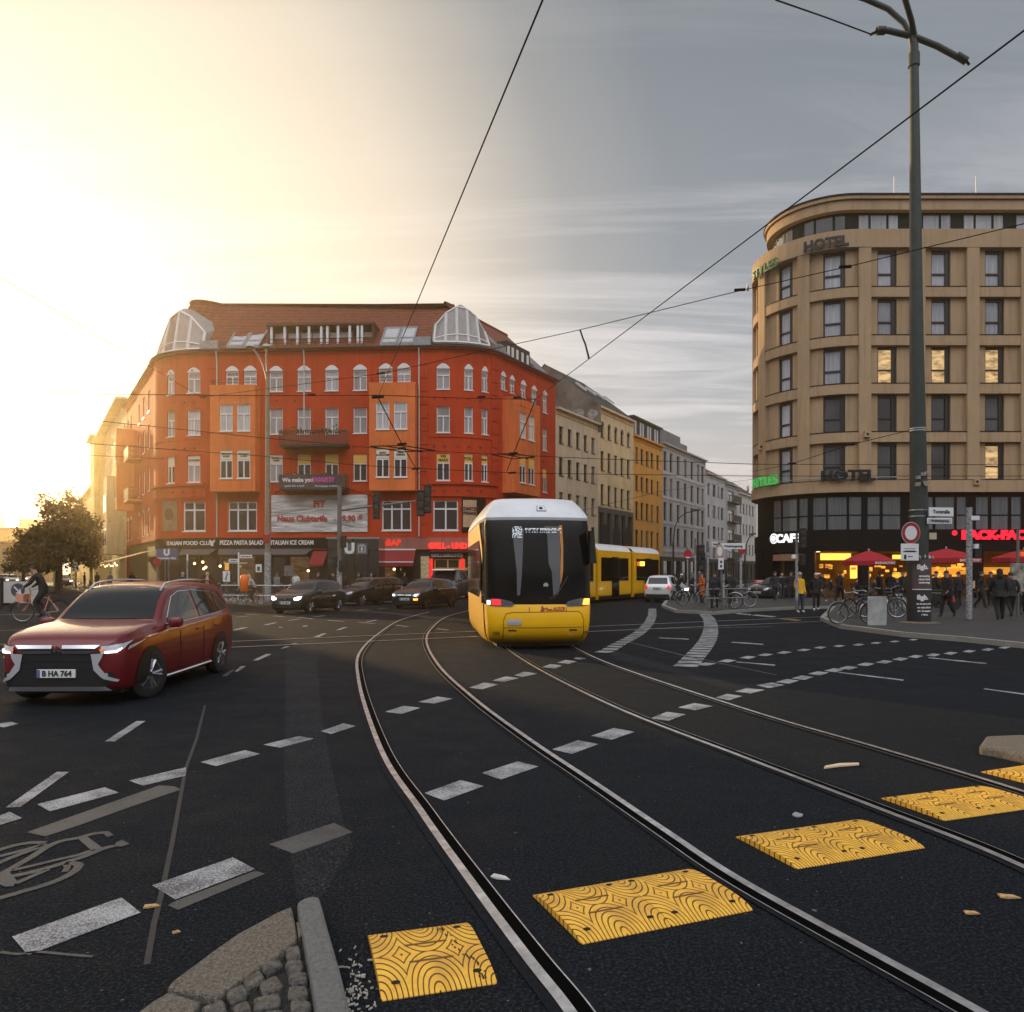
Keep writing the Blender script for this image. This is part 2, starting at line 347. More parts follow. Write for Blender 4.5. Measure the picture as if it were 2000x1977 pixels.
for cx, cy in ((790, 401), (860, 384), (932, 364), (1003, 350), (1068, 339), (1148, 323), (1232, 312), (1305, 299), (1375, 287), (1455, 280), (1535, 272), (1620, 263), (1705, 255), (1780, 246)):
    s = (cy-60)/340; D.append((K7, [(cx-54*s, cy+3*s), (cx+8*s, cy+11*s), (cx+54*s, cy-4*s), (cx-4*s, cy-11*s)]))
for cx, cy in ((420, 322), (515, 307), (610, 291), (690, 279), (775, 269), (865, 257), (940, 246), (1025, 239), (1115, 233), (1195, 225), (1280, 218), (1365, 210)):
    s = (cy-90)/232; D.append((K7, [(cx-46*s, cy+3*s), (cx+4*s, cy+8*s), (cx+46*s, cy-3*s), (cx-4*s, cy-8*s)]))
for q in ([(265, 190), (300, 192), (395, 170), (350, 170)], [(495, 153), (530, 153), (605, 134), (575, 135)], [(420, 410), (455, 412), (560, 365), (520, 363)], [(290, 493), (315, 490), (373, 452), (335, 452)], [(862, 240), (905, 240), (963, 213), (930, 214)],
          [(1025, 190), (1055, 190), (1112, 168), (1080, 168)], [(620, 327), (650, 322), (695, 308), (660, 308)], [(705, 290), (735, 290), (750, 284), (715, 284)], [(610, 172), (635, 172), (638, 167), (612, 167)], [(780, 163), (815, 164), (822, 157), (790, 157)]): D.append((K8, q))
mk = polys(D, .0045)
for K, a, b, w in ((K8, (682, 121), (765, 108), .12), (K8, (760, 98), (860, 108), .12), (K8, (862, 95), (945, 84), .12), (K8, (965, 118), (1083, 128), .12), (K8, (1250, 131), (1320, 116), .12), (K8, (1190, 133), (1310, 143), .12),
                (K8, (1455, 153), (1550, 165), .12), (K8, (370, 75), (460, 79), .12), (K8, (575, 87), (650, 93), .12), (K8, (305, 94), (400, 87), .12), (K8, (1180, 48), (1262, 40), .12), (K8, (1330, 34), (1392, 30), .12), (K8, (1760, 180), (1840, 190), .12),
                (KF, (0, 1201), (95, 1200), .14), (KF, (0, 1232), (60, 1230), .10), (KF, (0, 1259), (36, 1257), .12), (KF, (175, 1160), (240, 1180), .16), (KF, (0, 1272), (40, 1271), .12), (KF, (1610, 1222), (1760, 1221), .05)):
    ribbon(mk, [K(*a), K(*b)], w, .0045)
def blocks(mb, pts, w, L, gap, z):
    P = Path([(p[0], p[1]) for p in pts]); u = 0
    while u+L < P.L:
        q = [P.F(u, 0, -w/2), P.F(u+L, 0, -w/2), P.F(u+L, 0, w/2), P.F(u, 0, w/2)]; mb.poly([lift(p, z) for p in q]); u += L+gap
blocks(mk, [K7(*p) for p in ((173, 68), (173, 100), (160, 130), (140, 155), (108, 182), (70, 205), (20, 230))]+[K6(*p) for p in ((1370, 262), (1310, 278))], .34, .40, .20, .0045)
blocks(mk, [K7(*p) for p in ((412, 93), (432, 115), (441, 145), (438, 180), (425, 215), (400, 250), (368, 285), (337, 322), (300, 348))], .43, .40, .15, .0045)
tag(mk.build('road_markings', m_paint), kind='structure')
wk = polys([(K5, [(145, 625), (245, 648), (420, 590), (700, 490), (975, 395), (940, 378), (860, 372)]), (K5, [(1450, 690), (1580, 740), (1903, 625), (1800, 575)]), (K8, [(195, 525), (235, 525), (290, 478), (262, 480)]),
            (K5, [(905, 1020), (960, 1045), (1430, 850), (1375, 833), (950, 995)])], .0035)
KB = T(0, 1560, .2534)
for pts, w in (([(-30, 408), (100, 368), (230, 345), (350, 345)], .05), ([(350, 350), (280, 375), (150, 410), (-30, 456)], .045), ([(340, 360), (290, 385), (130, 442), (-30, 508)], .045), ([(-20, 600), (60, 560), (150, 508), (250, 450), (350, 385), (460, 335), (600, 308), (720, 275), (810, 266)], .05),
               ([(100, 556), (250, 522), (430, 478), (600, 440), (700, 405)], .04), ([(90, 604), (250, 570), (400, 530), (520, 490), (650, 450), (790, 392), (880, 368)], .05), ([(120, 660), (250, 602), (370, 550)], .04),
               ([(500, 505), (560, 502), (603, 512), (598, 540), (550, 580), (450, 632), (320, 678), (160, 725), (-30, 780)], .05), ([(500, 510), (520, 530), (500, 570)], .035)):
    ribbon2(wk, smooth_line([KB(*p) for p in pts], 4), w, .0045)
for q in ([(600, 315), (665, 295), (798, 390), (700, 402)], [(785, 262), (835, 256), (878, 287), (825, 303)], [(880, 372), (895, 345), (938, 322), (1002, 356), (935, 376)], [(-20, 590), (75, 573), (133, 642), (100, 682), (40, 687), (-20, 660)]): wk.poly([lift(KB(*p), .0055) for p in q])
ribbon2(wk, smooth_line([K5(*p) for p in ((0, 1272), (100, 1285), (200, 1272), (350, 1285), (500, 1298))], 3), .02, .0045)
ribbon(wk, [K7(70, 222), K7(350, 290)], .06, .0045); ribbon(wk, [K7(350, 290), K7(740, 372)], .05, .0045); ribbon(wk, [K7(200, 160), K7(720, 151)], .16, .0045)
tag(wk.build('worn_road_markings', m_paint2), kind='structure')
yk = polys([(K7, [(745, 115), (830, 126), (858, 120), (785, 111)])], .006)
tag(yk.build('temporary_road_marking', m_ypaint), kind='structure')
# ---- tram tracks: each is one thing with two rails, each rail with its groove
m_rail = mat('rail_steel', (.72, .72, .74), .38, 1.0, var=.35, vscale=9); m_groove = mat('rail_groove', (.002, .002, .002), .9, spec=.03); m_collar = mat('rail_collar', (.012, .013, .016), .85, var=.4, vscale=30, spec=.08)
RA = [(1208, 2130)]+[(1110, 1977), (1028, 1872), (925, 1733), (822.5, 1588), (741, 1459.5), (700.6, 1331), (702.7, 1275.5), (741, 1237), (784, 1211), (838, 1196)]
RB = [(2170, 2140), (1906, 1977), (1457, 1729), (1300, 1626), (1156, 1528), (1028, 1442), (925, 1365), (857, 1301), (833, 1254), (843, 1228), (874, 1205), (925, 1191)]
RC = [(2500, 1960), (2000, 1697), (1713, 1581), (1457, 1483), (1200, 1382), (1043, 1303), (985, 1262), (975, 1235)]
RD = [(2500, 1715), (2000, 1549), (1713, 1462), (1457, 1387), (1200, 1301), (1120, 1264), (1082, 1236), (1075, 1218)]
def track(label, rails, group, inner):
    t = thing('tram_track', label, 'tram track', gr(*rails[0][1]), 0, group)
    for r, sgn in zip(rails, inner):
        pts = smooth_line([gr(*p) for p in r], 8)
        mb = MB(); ribbon2(mb, pts, .050, .014); ribbon2(mb, pts, .007, .0135, sgn*.090)
        ro = mb.build('rail', m_rail, t, world=True)
        g = MB(); ribbon2(g, pts, .062, .0125, sgn*.056); ro2 = g.build('groove', m_groove, t, world=True)
        c = MB(); ribbon2(c, pts, .20, .0085, sgn*.025); c.build('rail_bed', m_collar, t, world=True)
track('curved tram track whose two rails bend past the single yellow road plate', (RA, RB), 'curved tram tracks', (-1, 1))
track('curved tram track running under the yellow tram, right of the other one', (RC, RD), 'curved tram tracks', (-1, 1))
t = thing('tram_track', 'straight tram track crossing the junction from left to right beyond the tram', 'tram track', (0, 34, 0))
for a, b in (((380, 1257), (1900, 1193)), ((630, 1257.5), (1750, 1208))):
    mb = MB(); p0, p1 = gr(*a), gr(*b); d = (p1-p0); pts = [p0-d*.3+d*(i/10*1.35) for i in range(11)]
    ribbon2(mb, pts, .085, .0142); mb.build('rail', m_rail, t, world=True)
    g = MB(); ribbon2(g, pts, .05, .0127, .07); g.build('groove', m_groove, t, world=True)
# ---- pavements (real kerb step)
def tiles(name, c, sc=3.0):
    if name in _M: return _M[name]
    m = bpy.data.materials.new(name); m.use_nodes = True; nt = m.node_tree; b = nt.nodes['Principled BSDF']; tc = nn(nt, 'ShaderNodeTexCoord')
    br = nn(nt, 'ShaderNodeTexBrick'); nt.links.new(tc.outputs['Object'], br.inputs[0]); br.inputs['Scale'].default_value = sc; br.inputs['Color1'].default_value = (*c, 1); br.inputs['Color2'].default_value = (*[x*.72 for x in c], 1); br.inputs['Mortar'].default_value = (*[x*.4 for x in c], 1); br.inputs['Mortar Size'].default_value = .015
    n = nn(nt, 'ShaderNodeTexNoise'); n.inputs['Scale'].default_value = 1.2; n.inputs['Detail'].default_value = 8; nt.links.new(tc.outputs['Object'], n.inputs[0])
    nt.links.new(mixc(nt, ramp(nt, n.outputs[0], [(.35, 0.0), (.7, .7)]), br.outputs[0], tuple(x*.45 for x in c)), b.inputs['Base Color']); b.inputs['Roughness'].default_value = .7
    _M[name] = m; return m
m_pave = tiles('pavement_slabs', (.058, .057, .058)); m_kerb = mat('kerb_granite', (.26, .245, .22), .75, var=.45, vscale=45, bump=.5, bscale=90); m_kerb2 = mat('kerb_granite_grey', (.135, .13, .125), .72, var=.35, vscale=60, bump=.4, bscale=120)
def pavement(name, pts, h, hasedge):
    mb = MB(); mb.poly([(p[0], p[1], h) for p in pts]); o = tag(mb.build(name, m_pave), kind='structure')
    k = MB(); P = [Vector((p[0], p[1], 0)) for p in pts[:hasedge]]
    for i in range(len(P)-1):
        a, b = P[i], P[i+1]; t = (b-a).normalized(); n = Vector((-t.y, t.x, 0))
        k.hexa([a-n*.01+Vector((0, 0, -.05)), b-n*.01+Vector((0, 0, -.05)), b+n*.17+Vector((0, 0, -.05)), a+n*.17+Vector((0, 0, -.05)), a-n*.01+Vector((0, 0, h+.004)), b-n*.01+Vector((0, 0, h+.004)), b+n*.17+Vector((0, 0, h+.004)), a+n*.17+Vector((0, 0, h+.004))])
    tag(k.build('kerb', m_kerb), kind='structure')
g = gr
pavement('pavement', [g(-60, 1139), g(180, 1150), g(345, 1169), g(430, 1177), g(560, 1180), g(700, 1179), g(850, 1173), g(960, 1160), g(1180, 1141.5), (60, 190, 0), (-150, 190, 0)], .12, 9)
pavement('pavement', [g(1480, 1137.5), g(1300, 1176), g(1292, 1187), g(1318, 1197), g(1395, 1201), g(1470, 1195), g(1560, 1190), g(1625, 1189), g(1602, 1212), g(1640, 1228), g(1760, 1244), g(1880, 1254), g(2010, 1268), g(2500, 1330), (60, 15, 0), (90, 60, 0), (90, 190, 0)], .12, 14)
# ---- traffic island at the bottom left: kerb stones and cobbles
KI = lambda z: (lambda u, v: gr(260+u*.2381, 1740+v*.2381, z))
isl = thing('traffic_island', 'low traffic island with speckled kerb stones and rough cobbles at the bottom edge', 'traffic island', gr(520, 1977))
def slab(pts, z, z0=-.02):
    mb = MB(); q = [KI(z)(*p) for p in pts]; mb.prism([(p[0], p[1]) for p in q], z0, z); return mb
m_ks = mat('speckled_granite', (.25, .21, .16), .7, col2=(.035, .03, .026), vscale=75, bump=.7, bscale=110)
s = slab([(275, 792), (330, 730), (640, 500), (860, 345), (1040, 250), (1180, 172), (1300, 122), (1330, 250), (1350, 385), (1250, 478), (1000, 645), (840, 760), (700, 866), (600, 850)], .05)
s.build('kerb_stone', m_ks, isl, world=True, bevel=.012)
s = slab([(-60, 1080), (40, 990), (160, 900), (300, 818), (440, 870), (560, 905), (480, 1010), (420, 1120), (380, 1250), (-60, 1250)], .05); s.build('kerb_stone', m_ks, isl, world=True, bevel=.012)
s = slab([(1345, 88), (1400, 55), (1470, 36), (1528, 42), (1560, 150), (1600, 300), (1650, 470), (1700, 640), (1745, 820), (1790, 995), (1870, 1300), (1560, 1300), (1500, 995), (1470, 800), (1440, 620), (1400, 400), (1365, 230)], .075)
s.build('kerb_stone', m_kerb2, isl, world=True, bevel=.018)
s = slab([(1340, 258), (1362, 258), (1385, 370), (1358, 385)], .055); s.build('kerb_chip', m_ks, isl, world=True)
s = slab([(700, 875), (1250, 485), (1385, 385), (1480, 980), (1520, 1260), (300, 1260), (480, 1010), (570, 905)], .012); s.build('bedding', mat('dark_grit', (.025, .022, .02), .9, var=.5, vscale=60, bump=.8), isl, world=True)
m_cob = mat('cobble', (.15, .13, .11), .6, col2=(.022, .02, .02), vscale=26, bump=1.0, bscale=35)
rnd = random.Random(3)
cb = []
def cobble(cu, cv, w, h, rot):
    mb = MB(); pts = []
    for i in range(10):
        a = 2*math.pi*i/10; sx = math.copysign(abs(math.cos(a))**.35, math.cos(a)); sy = math.copysign(abs(math.sin(a))**.35, math.sin(a))
        x, y = sx*w/2*rnd.uniform(.86, 1.03), sy*h/2*rnd.uniform(.86, 1.03); pts.append((cu+x*math.cos(rot)-y*math.sin(rot), cv+x*math.sin(rot)+y*math.cos(rot)))
    q = [KI(.045)(*p) for p in pts]; c = sum(q, Vector())/len(q); n = len(q)
    top = [c+(p-c)*.84+Vector((0, 0, rnd.uniform(-.006, .002))) for p in q]; lo = [(p[0], p[1], -.01) for p in q]; midr = [(p[0], p[1], .034) for p in q]
    mb.add(lo+midr+top, [tuple(range(2*n, 3*n))]+[(i, (i+1) % n, n+(i+1) % n, n+i) for i in range(n)]+[(n+i, n+(i+1) % n, 2*n+(i+1) % n, 2*n+i) for i in range(n)])
    mb.build('cobble', m_cob, isl, world=True, bevel=.006)
for a in ((1315, 495, 130, 105, -.15), (1325, 605, 155, 95, -.1), (1350, 698, 170, 105, -.05), (1355, 825, 180, 120, .05), (1375, 935, 190, 110, 0), (1400, 1050, 200, 110, 0),
          (1140, 600, 175, 85, -.45), (990, 715, 205, 100, -.5), (1130, 765, 200, 130, -.5), (850, 830, 190, 105, -.5), (1100, 895, 260, 110, -.2), (670, 960, 215, 115, -.35), (900, 960, 160, 130, -.3), (1150, 1010, 180, 90, -.1), (560, 1080, 220, 110, -.3), (800, 1090, 210, 110, -.1), (1020, 1100, 190, 90, 0)): cobble(*a)
# stone block at the right edge
mb = MB(); q = [KF(*p) for p in ((1912, 1474), (1960, 1483), (2040, 1502), (2140, 1500), (2080, 1460), (1990, 1452), (1925, 1455))]; mb.prism([(p[0], p[1]) for p in q], -.02, .09)
o = mb.build('kerb_stone', m_ks, bevel=.03); tag(o, 'broken pale kerb stone lying by the right edge beside a yellow road plate', 'kerb stone')
# ---- yellow rubber road plates
def m_cushion():
    m = bpy.data.materials.new('yellow_rubber'); m.use_nodes = True; nt = m.node_tree; b = nt.nodes['Principled BSDF']
    tc = nn(nt, 'ShaderNodeTexCoord'); sp = nn(nt, 'ShaderNodeSeparateXYZ'); nt.links.new(tc.outputs['UV'], sp.inputs[0])
    def pp(v, k): return mth(nt, 'PINGPONG', v, k)
    du = pp(mth(nt, 'ADD', sp.outputs[0], 0.0), .25); dv = pp(sp.outputs[1], .5)
    d = mth(nt, 'SQRT', mth(nt, 'ADD', mth(nt, 'MULTIPLY', mth(nt, 'MULTIPLY', du, du), 1.0), mth(nt, 'MULTIPLY', mth(nt, 'MULTIPLY', dv, dv), .30)))
    fr = mth(nt, 'FRACT', mth(nt, 'MULTIPLY', d, 22.0)); gv = ramp(nt, fr, [(0, 1.0), (.13, 1.0), (.2, 0.0), (.93, 0.0), (1, 1.0)])
    sx = mth(nt, 'ABSOLUTE', mth(nt, 'SUBTRACT', sp.outputs[0], .5)); sy = mth(nt, 'ABSOLUTE', mth(nt, 'SUBTRACT', sp.outputs[1], .5))
    n = nn(nt, 'ShaderNodeTexNoise'); nt.links.new(tc.outputs['Object'], n.inputs[0]); n.inputs['Scale'].default_value = 14; n.inputs['Detail'].default_value = 8; n.inputs['Roughness'].default_value = .7
    yc = mixc(nt, ramp(nt, n.outputs[0], [(.35, 0.0), (.75, 1.0)]), (.98, .54, .055), (.76, .36, .035))
    n3 = nn(nt, 'ShaderNodeTexNoise'); nt.links.new(tc.outputs['Object'], n3.inputs[0]); n3.inputs['Scale'].default_value = 60; n3.inputs['Detail'].default_value = 4
    yc = mixc(nt, ramp(nt, n3.outputs[0], [(.62, 0.0), (.78, .5)]), yc, (.18, .10, .03))
    n4 = nn(nt, 'ShaderNodeTexNoise'); nt.links.new(tc.outputs['Object'], n4.inputs[0]); n4.inputs['Scale'].default_value = 4.5; n4.inputs['Detail'].default_value = 6; yc = mixc(nt, mth(nt, 'MULTIPLY', ramp(nt, n4.outputs[0], [(.5, 0.0), (.72, 1.0)]), .45), yc, (.30, .15, .035)); nt.links.new(mixc(nt, mth(nt, 'MULTIPLY', gv, .93), yc, (.035, .016, .008)), b.inputs['Base Color'])
    bp = nn(nt, 'ShaderNodeBump'); bp.inputs['Strength'].default_value = .8; bp.inputs['Distance'].default_value = .006; bp.invert = True
    nt.links.new(mth(nt, 'ADD', gv, mth(nt, 'MULTIPLY', n3.outputs[0], .15)), bp.inputs['Height']); nt.links.new(bp.outputs[0], b.inputs['Normal'])
    b.inputs['Roughness'].default_value = .5; return m
MC = m_cushion(); m_hole = mat('bolt_hole', (.004, .004, .004), .8)
m_scar = mat('scuff_rubber', (.02, .012, .008), .8)
def cushion(c, label, units, scar=False):
    """c: near-left, far-left, far-right, near-right corners on the ground"""
    A, B, Cc, Dd = [gr(*p) for p in c]
    org = (A+B+Cc+Dd)/4; ux = ((Cc-B)+(Dd-A)).normalized(); rz = math.atan2(ux.y, ux.x)
    wdt = ((Cc-B).length+(Dd-A).length)/2; dep = ((B-A).length+(Cc-Dd).length)/2
    for k in range(units):
        uw = wdt/units-.004; off = -wdt/2+(k+.5)*wdt/units
        lb = label if units == 1 else label % ('left', 'right')[k]
        t = thing('road_plate', lb, 'road plate', org+ux*off, rz, 'yellow rubber road plates across the tracks')
        N = 14; mb = MB(); vs = []; uvs = []
        for j in range(N+1):
            v = j/N; z = .004+.030*(1-(2*v-1)**4)
            for i in range(3): vs.append((-uw/2+uw*i/2, -dep/2+dep*v, z)); uvs.append((i/2, v))
        fs = [(j*3+i, j*3+i+1, j*3+i+4, j*3+i+3) for j in range(N) for i in range(2)]
        me = bpy.data.meshes.new('rubber_mat'); n0 = len(vs)
        # side skirts
        vs2 = vs+[(x, y, 0.0) for (x, y, z) in vs]; sk = []
        for j in range(N):
            sk.append((j*3, (j+1)*3, n0+(j+1)*3, n0+j*3)); sk.append((j*3+2, n0+j*3+2, n0+(j+1)*3+2, (j+1)*3+2))
        for i in range(2): sk.append((i, n0+i, n0+i+1, i+1)); sk.append((N*3+i, N*3+i+1, n0+N*3+i+1, n0+N*3+i))
        me.from_pydata(vs2, [], fs+sk); uvl = me.uv_layers.new(name='UVMap')
        al = uvs+[(1e-3, 1e-3)]*n0
        for p in me.polygons:
            for li in p.loop_indices:
                vi = me.loops[li].vertex_index; uvl.data[li].uv = uvs[vi % n0]
        me.materials.append(MC); o = bpy.data.objects.new('rubber_mat', me); COL.objects.link(o); o.parent = t
        zz = lambda y: .0345+0*y if abs(y) < dep*.3 else .004+.030*(1-(2*(y/dep+.5)-1)**4)+.0012
        for sx in (-.36, .36):
            for sy in (-.36, .36):
                hb = MB(); x, y = sx*uw, sy*dep; hb.disc((x, y, zz(y)+.001), .019, (0, .0, 1), 10, .002, .7); hb.build('bolt_hole', m_hole, t)
        hb = MB()
        for sy in (-1, 1): hb.box(-.095, .095, sy*.075-.006, sy*.075+.006, .0335, .0362)
        hb.build('arrow_ridge', mat('dark_rubber_line', (.16, .075, .02), .7), t)
        if scar:
            sb = MB(); r2 = random.Random(5)
            for q in range(26):
                v = r2.uniform(-.42, .42); x = uw*(.17+.22*(.5-v/.84))+r2.uniform(-.018, .018); y = v*dep; L = r2.uniform(.01, .035)
                sb.poly([(x, y, zz(y)+.0015), (x+.006, y-.004, zz(y)+.0015), (x+.009, y-L, zz(y-L)+.0018), (x+.001, y-L, zz(y-L)+.0018)])
            sb.build('scuff', m_scar, t)
cushion([(749, 1957), (713, 1829), (907, 1805), (979, 1920)], 'single yellow rubber plate with a black scuff, left of the nearest rail', 1, True)
cushion([(1135, 1847), (1040, 1749), (1346, 1699), (1468, 1778)], 'yellow rubber plate, %s half of the nearest pair between two rails', 2)
cushion([(1556, 1699), (1436, 1635), (1675, 1602), (1801, 1657)], 'yellow rubber plate, %s half of the middle pair between the tram tracks', 2)
cushion([(1844, 1604), (1720, 1560), (1910, 1536), (2032, 1577)], 'yellow rubber plate, %s half of the pair cut by the right edge', 2)
cushion([(2060, 1548), (1916, 1506), (2052, 1490), (2185, 1520)], 'farthest yellow rubber plate, beside the broken kerb stone at the right edge', 1)
# ---- litter and leaves
m_leaf = mat('dry_leaf', (.50, .30, .13), .7, var=.3, vscale=40); m_scrap = mat('paper_scrap', (.55, .53, .5), .8); m_tan = mat('tan_strip', (.58, .46, .30), .7)
lit = MB(); rr = random.Random(11)
for i in range(120):
    x, y = rr.gauss(.0, .045), rr.uniform(-1, 1); c = KI(0)(1720+rr.gauss(95, 75), 440+abs(rr.gauss(0, 1))*330+rr.uniform(0, 500)); L = rr.uniform(.004, .013); a = rr.uniform(0, 3.14); dx, dy = math.cos(a)*L, math.sin(a)*L
    lit.hexa([(c.x-dx-dy*.25, c.y-dy+dx*.25, .004), (c.x+dx-dy*.25, c.y+dy+dx*.25, .004), (c.x+dx+dy*.25, c.y+dy-dx*.25, .004), (c.x-dx+dy*.25, c.y-dy-dx*.25, .004), (c.x-dx-dy*.25, c.y-dy+dx*.25, .010), (c.x+dx-dy*.25, c.y+dy+dx*.25, .010), (c.x+dx+dy*.25, c.y+dy-dx*.25, .010), (c.x-dx+dy*.25, c.y-dy-dx*.25, .010)]); 
o = lit.build('litter', mat('wood_chips', (.42, .38, .33), .8, var=.5, vscale=9)); tag(o, 'pale wood chips and cigarette ends scattered along the kerb', 'litter', kind='stuff')
def leaf(x, y, L, a, m, label, cat='leaf', wide=.45, name='leaf', cl=True):
    c = gr(x, y); mb = MB(); n = 8; ps = []
    for i in range(n):
        t = 2*math.pi*i/n; r = 1 if not cl else (1+.25*math.cos(3*t)); ps.append((math.cos(t)*L/2*r, math.sin(t)*L/2*wide*r))
    ca, sa = math.cos(a), math.sin(a); lo = [(p[0]*ca-p[1]*sa, p[0]*sa+p[1]*ca, .004) for p in ps]; hi = [(p[0], p[1], .008+.008*abs(math.sin(i*1.3))) for i, p in enumerate(lo)]
    mb.add(lo+hi+[(0, 0, .010)], [(n+i, n+(i+1) % n, 2*n) for i in range(n)]+[(i, (i+1) % n, n+(i+1) % n, n+i) for i in range(n)])
    o = mb.build(name, m); o.location = c; tag(o, label, cat)
leaf(294, 1773, .075, .2, m_leaf, 'orange dry leaf on the asphalt beside a painted dash at lower left')
leaf(343, 1824, .035, .5, m_leaf, 'tiny tan leaf on bare asphalt above the speckled kerb stone')
leaf(1968, 1754, .10, -.25, m_leaf, 'large tan leaf on the asphalt at the right edge')
leaf(975, 1716, .11, -.5, m_scrap, 'crumpled grey leaf on the asphalt beside the nearest rail')
leaf(1558, 1594, .10, .9, mat('grey_scrap', (.30, .30, .31), .8), 'grey square scrap lying above the middle pair of yellow plates', 'paper scrap', .7, 'paper_scrap', False)
leaf(1896, 1786, .07, -.2, m_leaf, 'small thin tan leaf right of the second yellow plate pair')
mb = MB(); ps = [gr(1609, 1501), gr(1640, 1496), gr(1678, 1494)]; ribbon2(mb, ps, .05, .0); mb2 = MB(); mb2.prism([(p[0], p[1]) for p in (gr(1609, 1503), gr(1640, 1499), gr(1678, 1496), gr(1677, 1493), gr(1640, 1494), gr(1612, 1499))], .004, .016)
tag(mb2.build('wooden_strip', m_tan), 'thin tan strip lying on the asphalt between the right hand rails', 'wooden strip')
# ================================================================ buildings
def glassmat(name, base, rough=.06, curtain=0.0, ccol=(.5, .5, .5), emit=None, es=0, emix=0.0):
    m = mat(name, base, rough, 0.0, spec=.7, coat=.3); nt = m.node_tree; b = nt.nodes['Principled BSDF']; tc = nn(nt, 'ShaderNodeTexCoord')
    # slightly uneven old panes
    n2 = nn(nt, 'ShaderNodeTexNoise'); nt.links.new(tc.outputs['Object'], n2.inputs[0]); n2.inputs['Scale'].default_value = 1.1; n2.inputs['Detail'].default_value = 1
    bp = nn(nt, 'ShaderNodeBump'); bp.inputs['Strength'].default_value = .25; bp.inputs['Distance'].default_value = .05; nt.links.new(n2.outputs[0], bp.inputs['Height']); nt.links.new(bp.outputs[0], b.inputs['Coat Normal'])
    if curtain > 0:
        mp = nn(nt, 'ShaderNodeMapping'); nt.links.new(tc.outputs['Object'], mp.inputs[0]); mp.inputs['Scale'].default_value = (9, 9, .35)
        n = nn(nt, 'ShaderNodeTexNoise'); nt.links.new(mp.outputs[0], n.inputs[0]); n.inputs['Scale'].default_value = 1.6; n.inputs['Detail'].default_value = 3
        f = ramp(nt, n.outputs[0], [(.34, 0.0), (.66, 1.0)]); big = nn(nt, 'ShaderNodeTexNoise'); nt.links.new(tc.outputs['Object'], big.inputs[0]); big.inputs['Scale'].default_value = .23
        c = mixc(nt, f, tuple(x*.62 for x in ccol), ccol); g = ramp(nt, big.outputs[0], [(.40, 1.0), (.62, 1-curtain)])
        nt.links.new(mixc(nt, g, base, c), b.inputs['Base Color'])
    if emit:
        mp = nn(nt, 'ShaderNodeMapping'); nt.links.new(tc.outputs['Object'], mp.inputs[0]); mp.inputs['Scale'].default_value = (.8, .8, 2.4)
        n = nn(nt, 'ShaderNodeTexNoise'); nt.links.new(mp.outputs[0], n.inputs[0]); n.inputs['Scale'].default_value = 1.7; n.inputs['Detail'].default_value = 8; n.inputs['Roughness'].default_value = .6
        nt.links.new(mixc(nt, ramp(nt, n.outputs[0], [(.36, 0.0), (.6, 1.0)]), tuple(x*.12 for x in emit), emit), b.inputs['Emission Color']); b.inputs['Emission Strength'].default_value = es
    return m
g_dark = glassmat('window_glass_dark', (.014, .015, .017)); g_cur = glassmat('window_glass_curtain', (.06, .06, .06), curtain=.35, ccol=(.46, .45, .45))
g_cur2 = glassmat('window_glass_net', (.16, .16, .17), curtain=.1, ccol=(.62, .61, .62)); g_warm = glassmat('window_glass_lit', (.2, .12, .05), emit=(1, .62, .22), es=.9)
g_hot = glassmat('hotel_glass', (.05, .055, .065), curtain=.45, ccol=(.55, .56, .62)); g_hot2 = glassmat('hotel_glass_dark', (.02, .022, .028), curtain=.75, ccol=(.10, .10, .11)); g_hotw = glassmat('hotel_glass_lit_reflect', (.3, .2, .1), emit=(1, .64, .28), es=.8)  # pale curtain tone and banded glow also imitate reflections in the panes
g_hot3 = glassmat('hotel_glass_pale', (.36, .36, .40), curtain=.1, ccol=(.52, .52, .58))
m_white = mat('white_frame_paint', (.78, .77, .76), .45); m_dkf = mat('dark_window_frame', (.012, .014, .017), .4)
def stucco(name, c, var=.16, wet=.0):
    if name in _M: return _M[name]
    m = bpy.data.materials.new(name); m.use_nodes = True; nt = m.node_tree; b = nt.nodes['Principled BSDF']; tc = nn(nt, 'ShaderNodeTexCoord')
    def noise(sc, det=5, s=(1, 1, 1)):
        mp = nn(nt, 'ShaderNodeMapping'); nt.links.new(tc.outputs['Object'], mp.inputs[0]); mp.inputs['Scale'].default_value = s
        n = nn(nt, 'ShaderNodeTexNoise'); nt.links.new(mp.outputs[0], n.inputs[0]); n.inputs['Scale'].default_value = sc; n.inputs['Detail'].default_value = det; n.inputs['Roughness'].default_value = .65; return n.outputs[0]
    a = mixc(nt, ramp(nt, noise(.45), [(.3, 0.0), (.7, 1.0)]), tuple(x*(1+var) for x in c), tuple(x*(1-var) for x in c))
    s = mixc(nt, mth(nt, 'MULTIPLY', ramp(nt, noise(1.0, 6, (3.0, 3.0, .22)), [(.50, 0.0), (.74, 1.0)]), .6), a, tuple(x*.5 for x in c))
    f = mixc(nt, mth(nt, 'MULTIPLY', ramp(nt, noise(14, 4), [(.45, 0.0), (.75, 1.0)]), .22), s, tuple(x*.6 for x in c))
    nt.links.new(f, b.inputs['Base Color']); b.inputs['Roughness'].default_value = .85; b.inputs['Specular IOR Level'].default_value = .25
    bp = nn(nt, 'ShaderNodeBump'); bp.inputs['Strength'].default_value = .35; bp.inputs['Distance'].default_value = .02; nt.links.new(noise(22, 5), bp.inputs['Height']); nt.links.new(bp.outputs[0], b.inputs['Normal'])
    _M[name] = m; return m
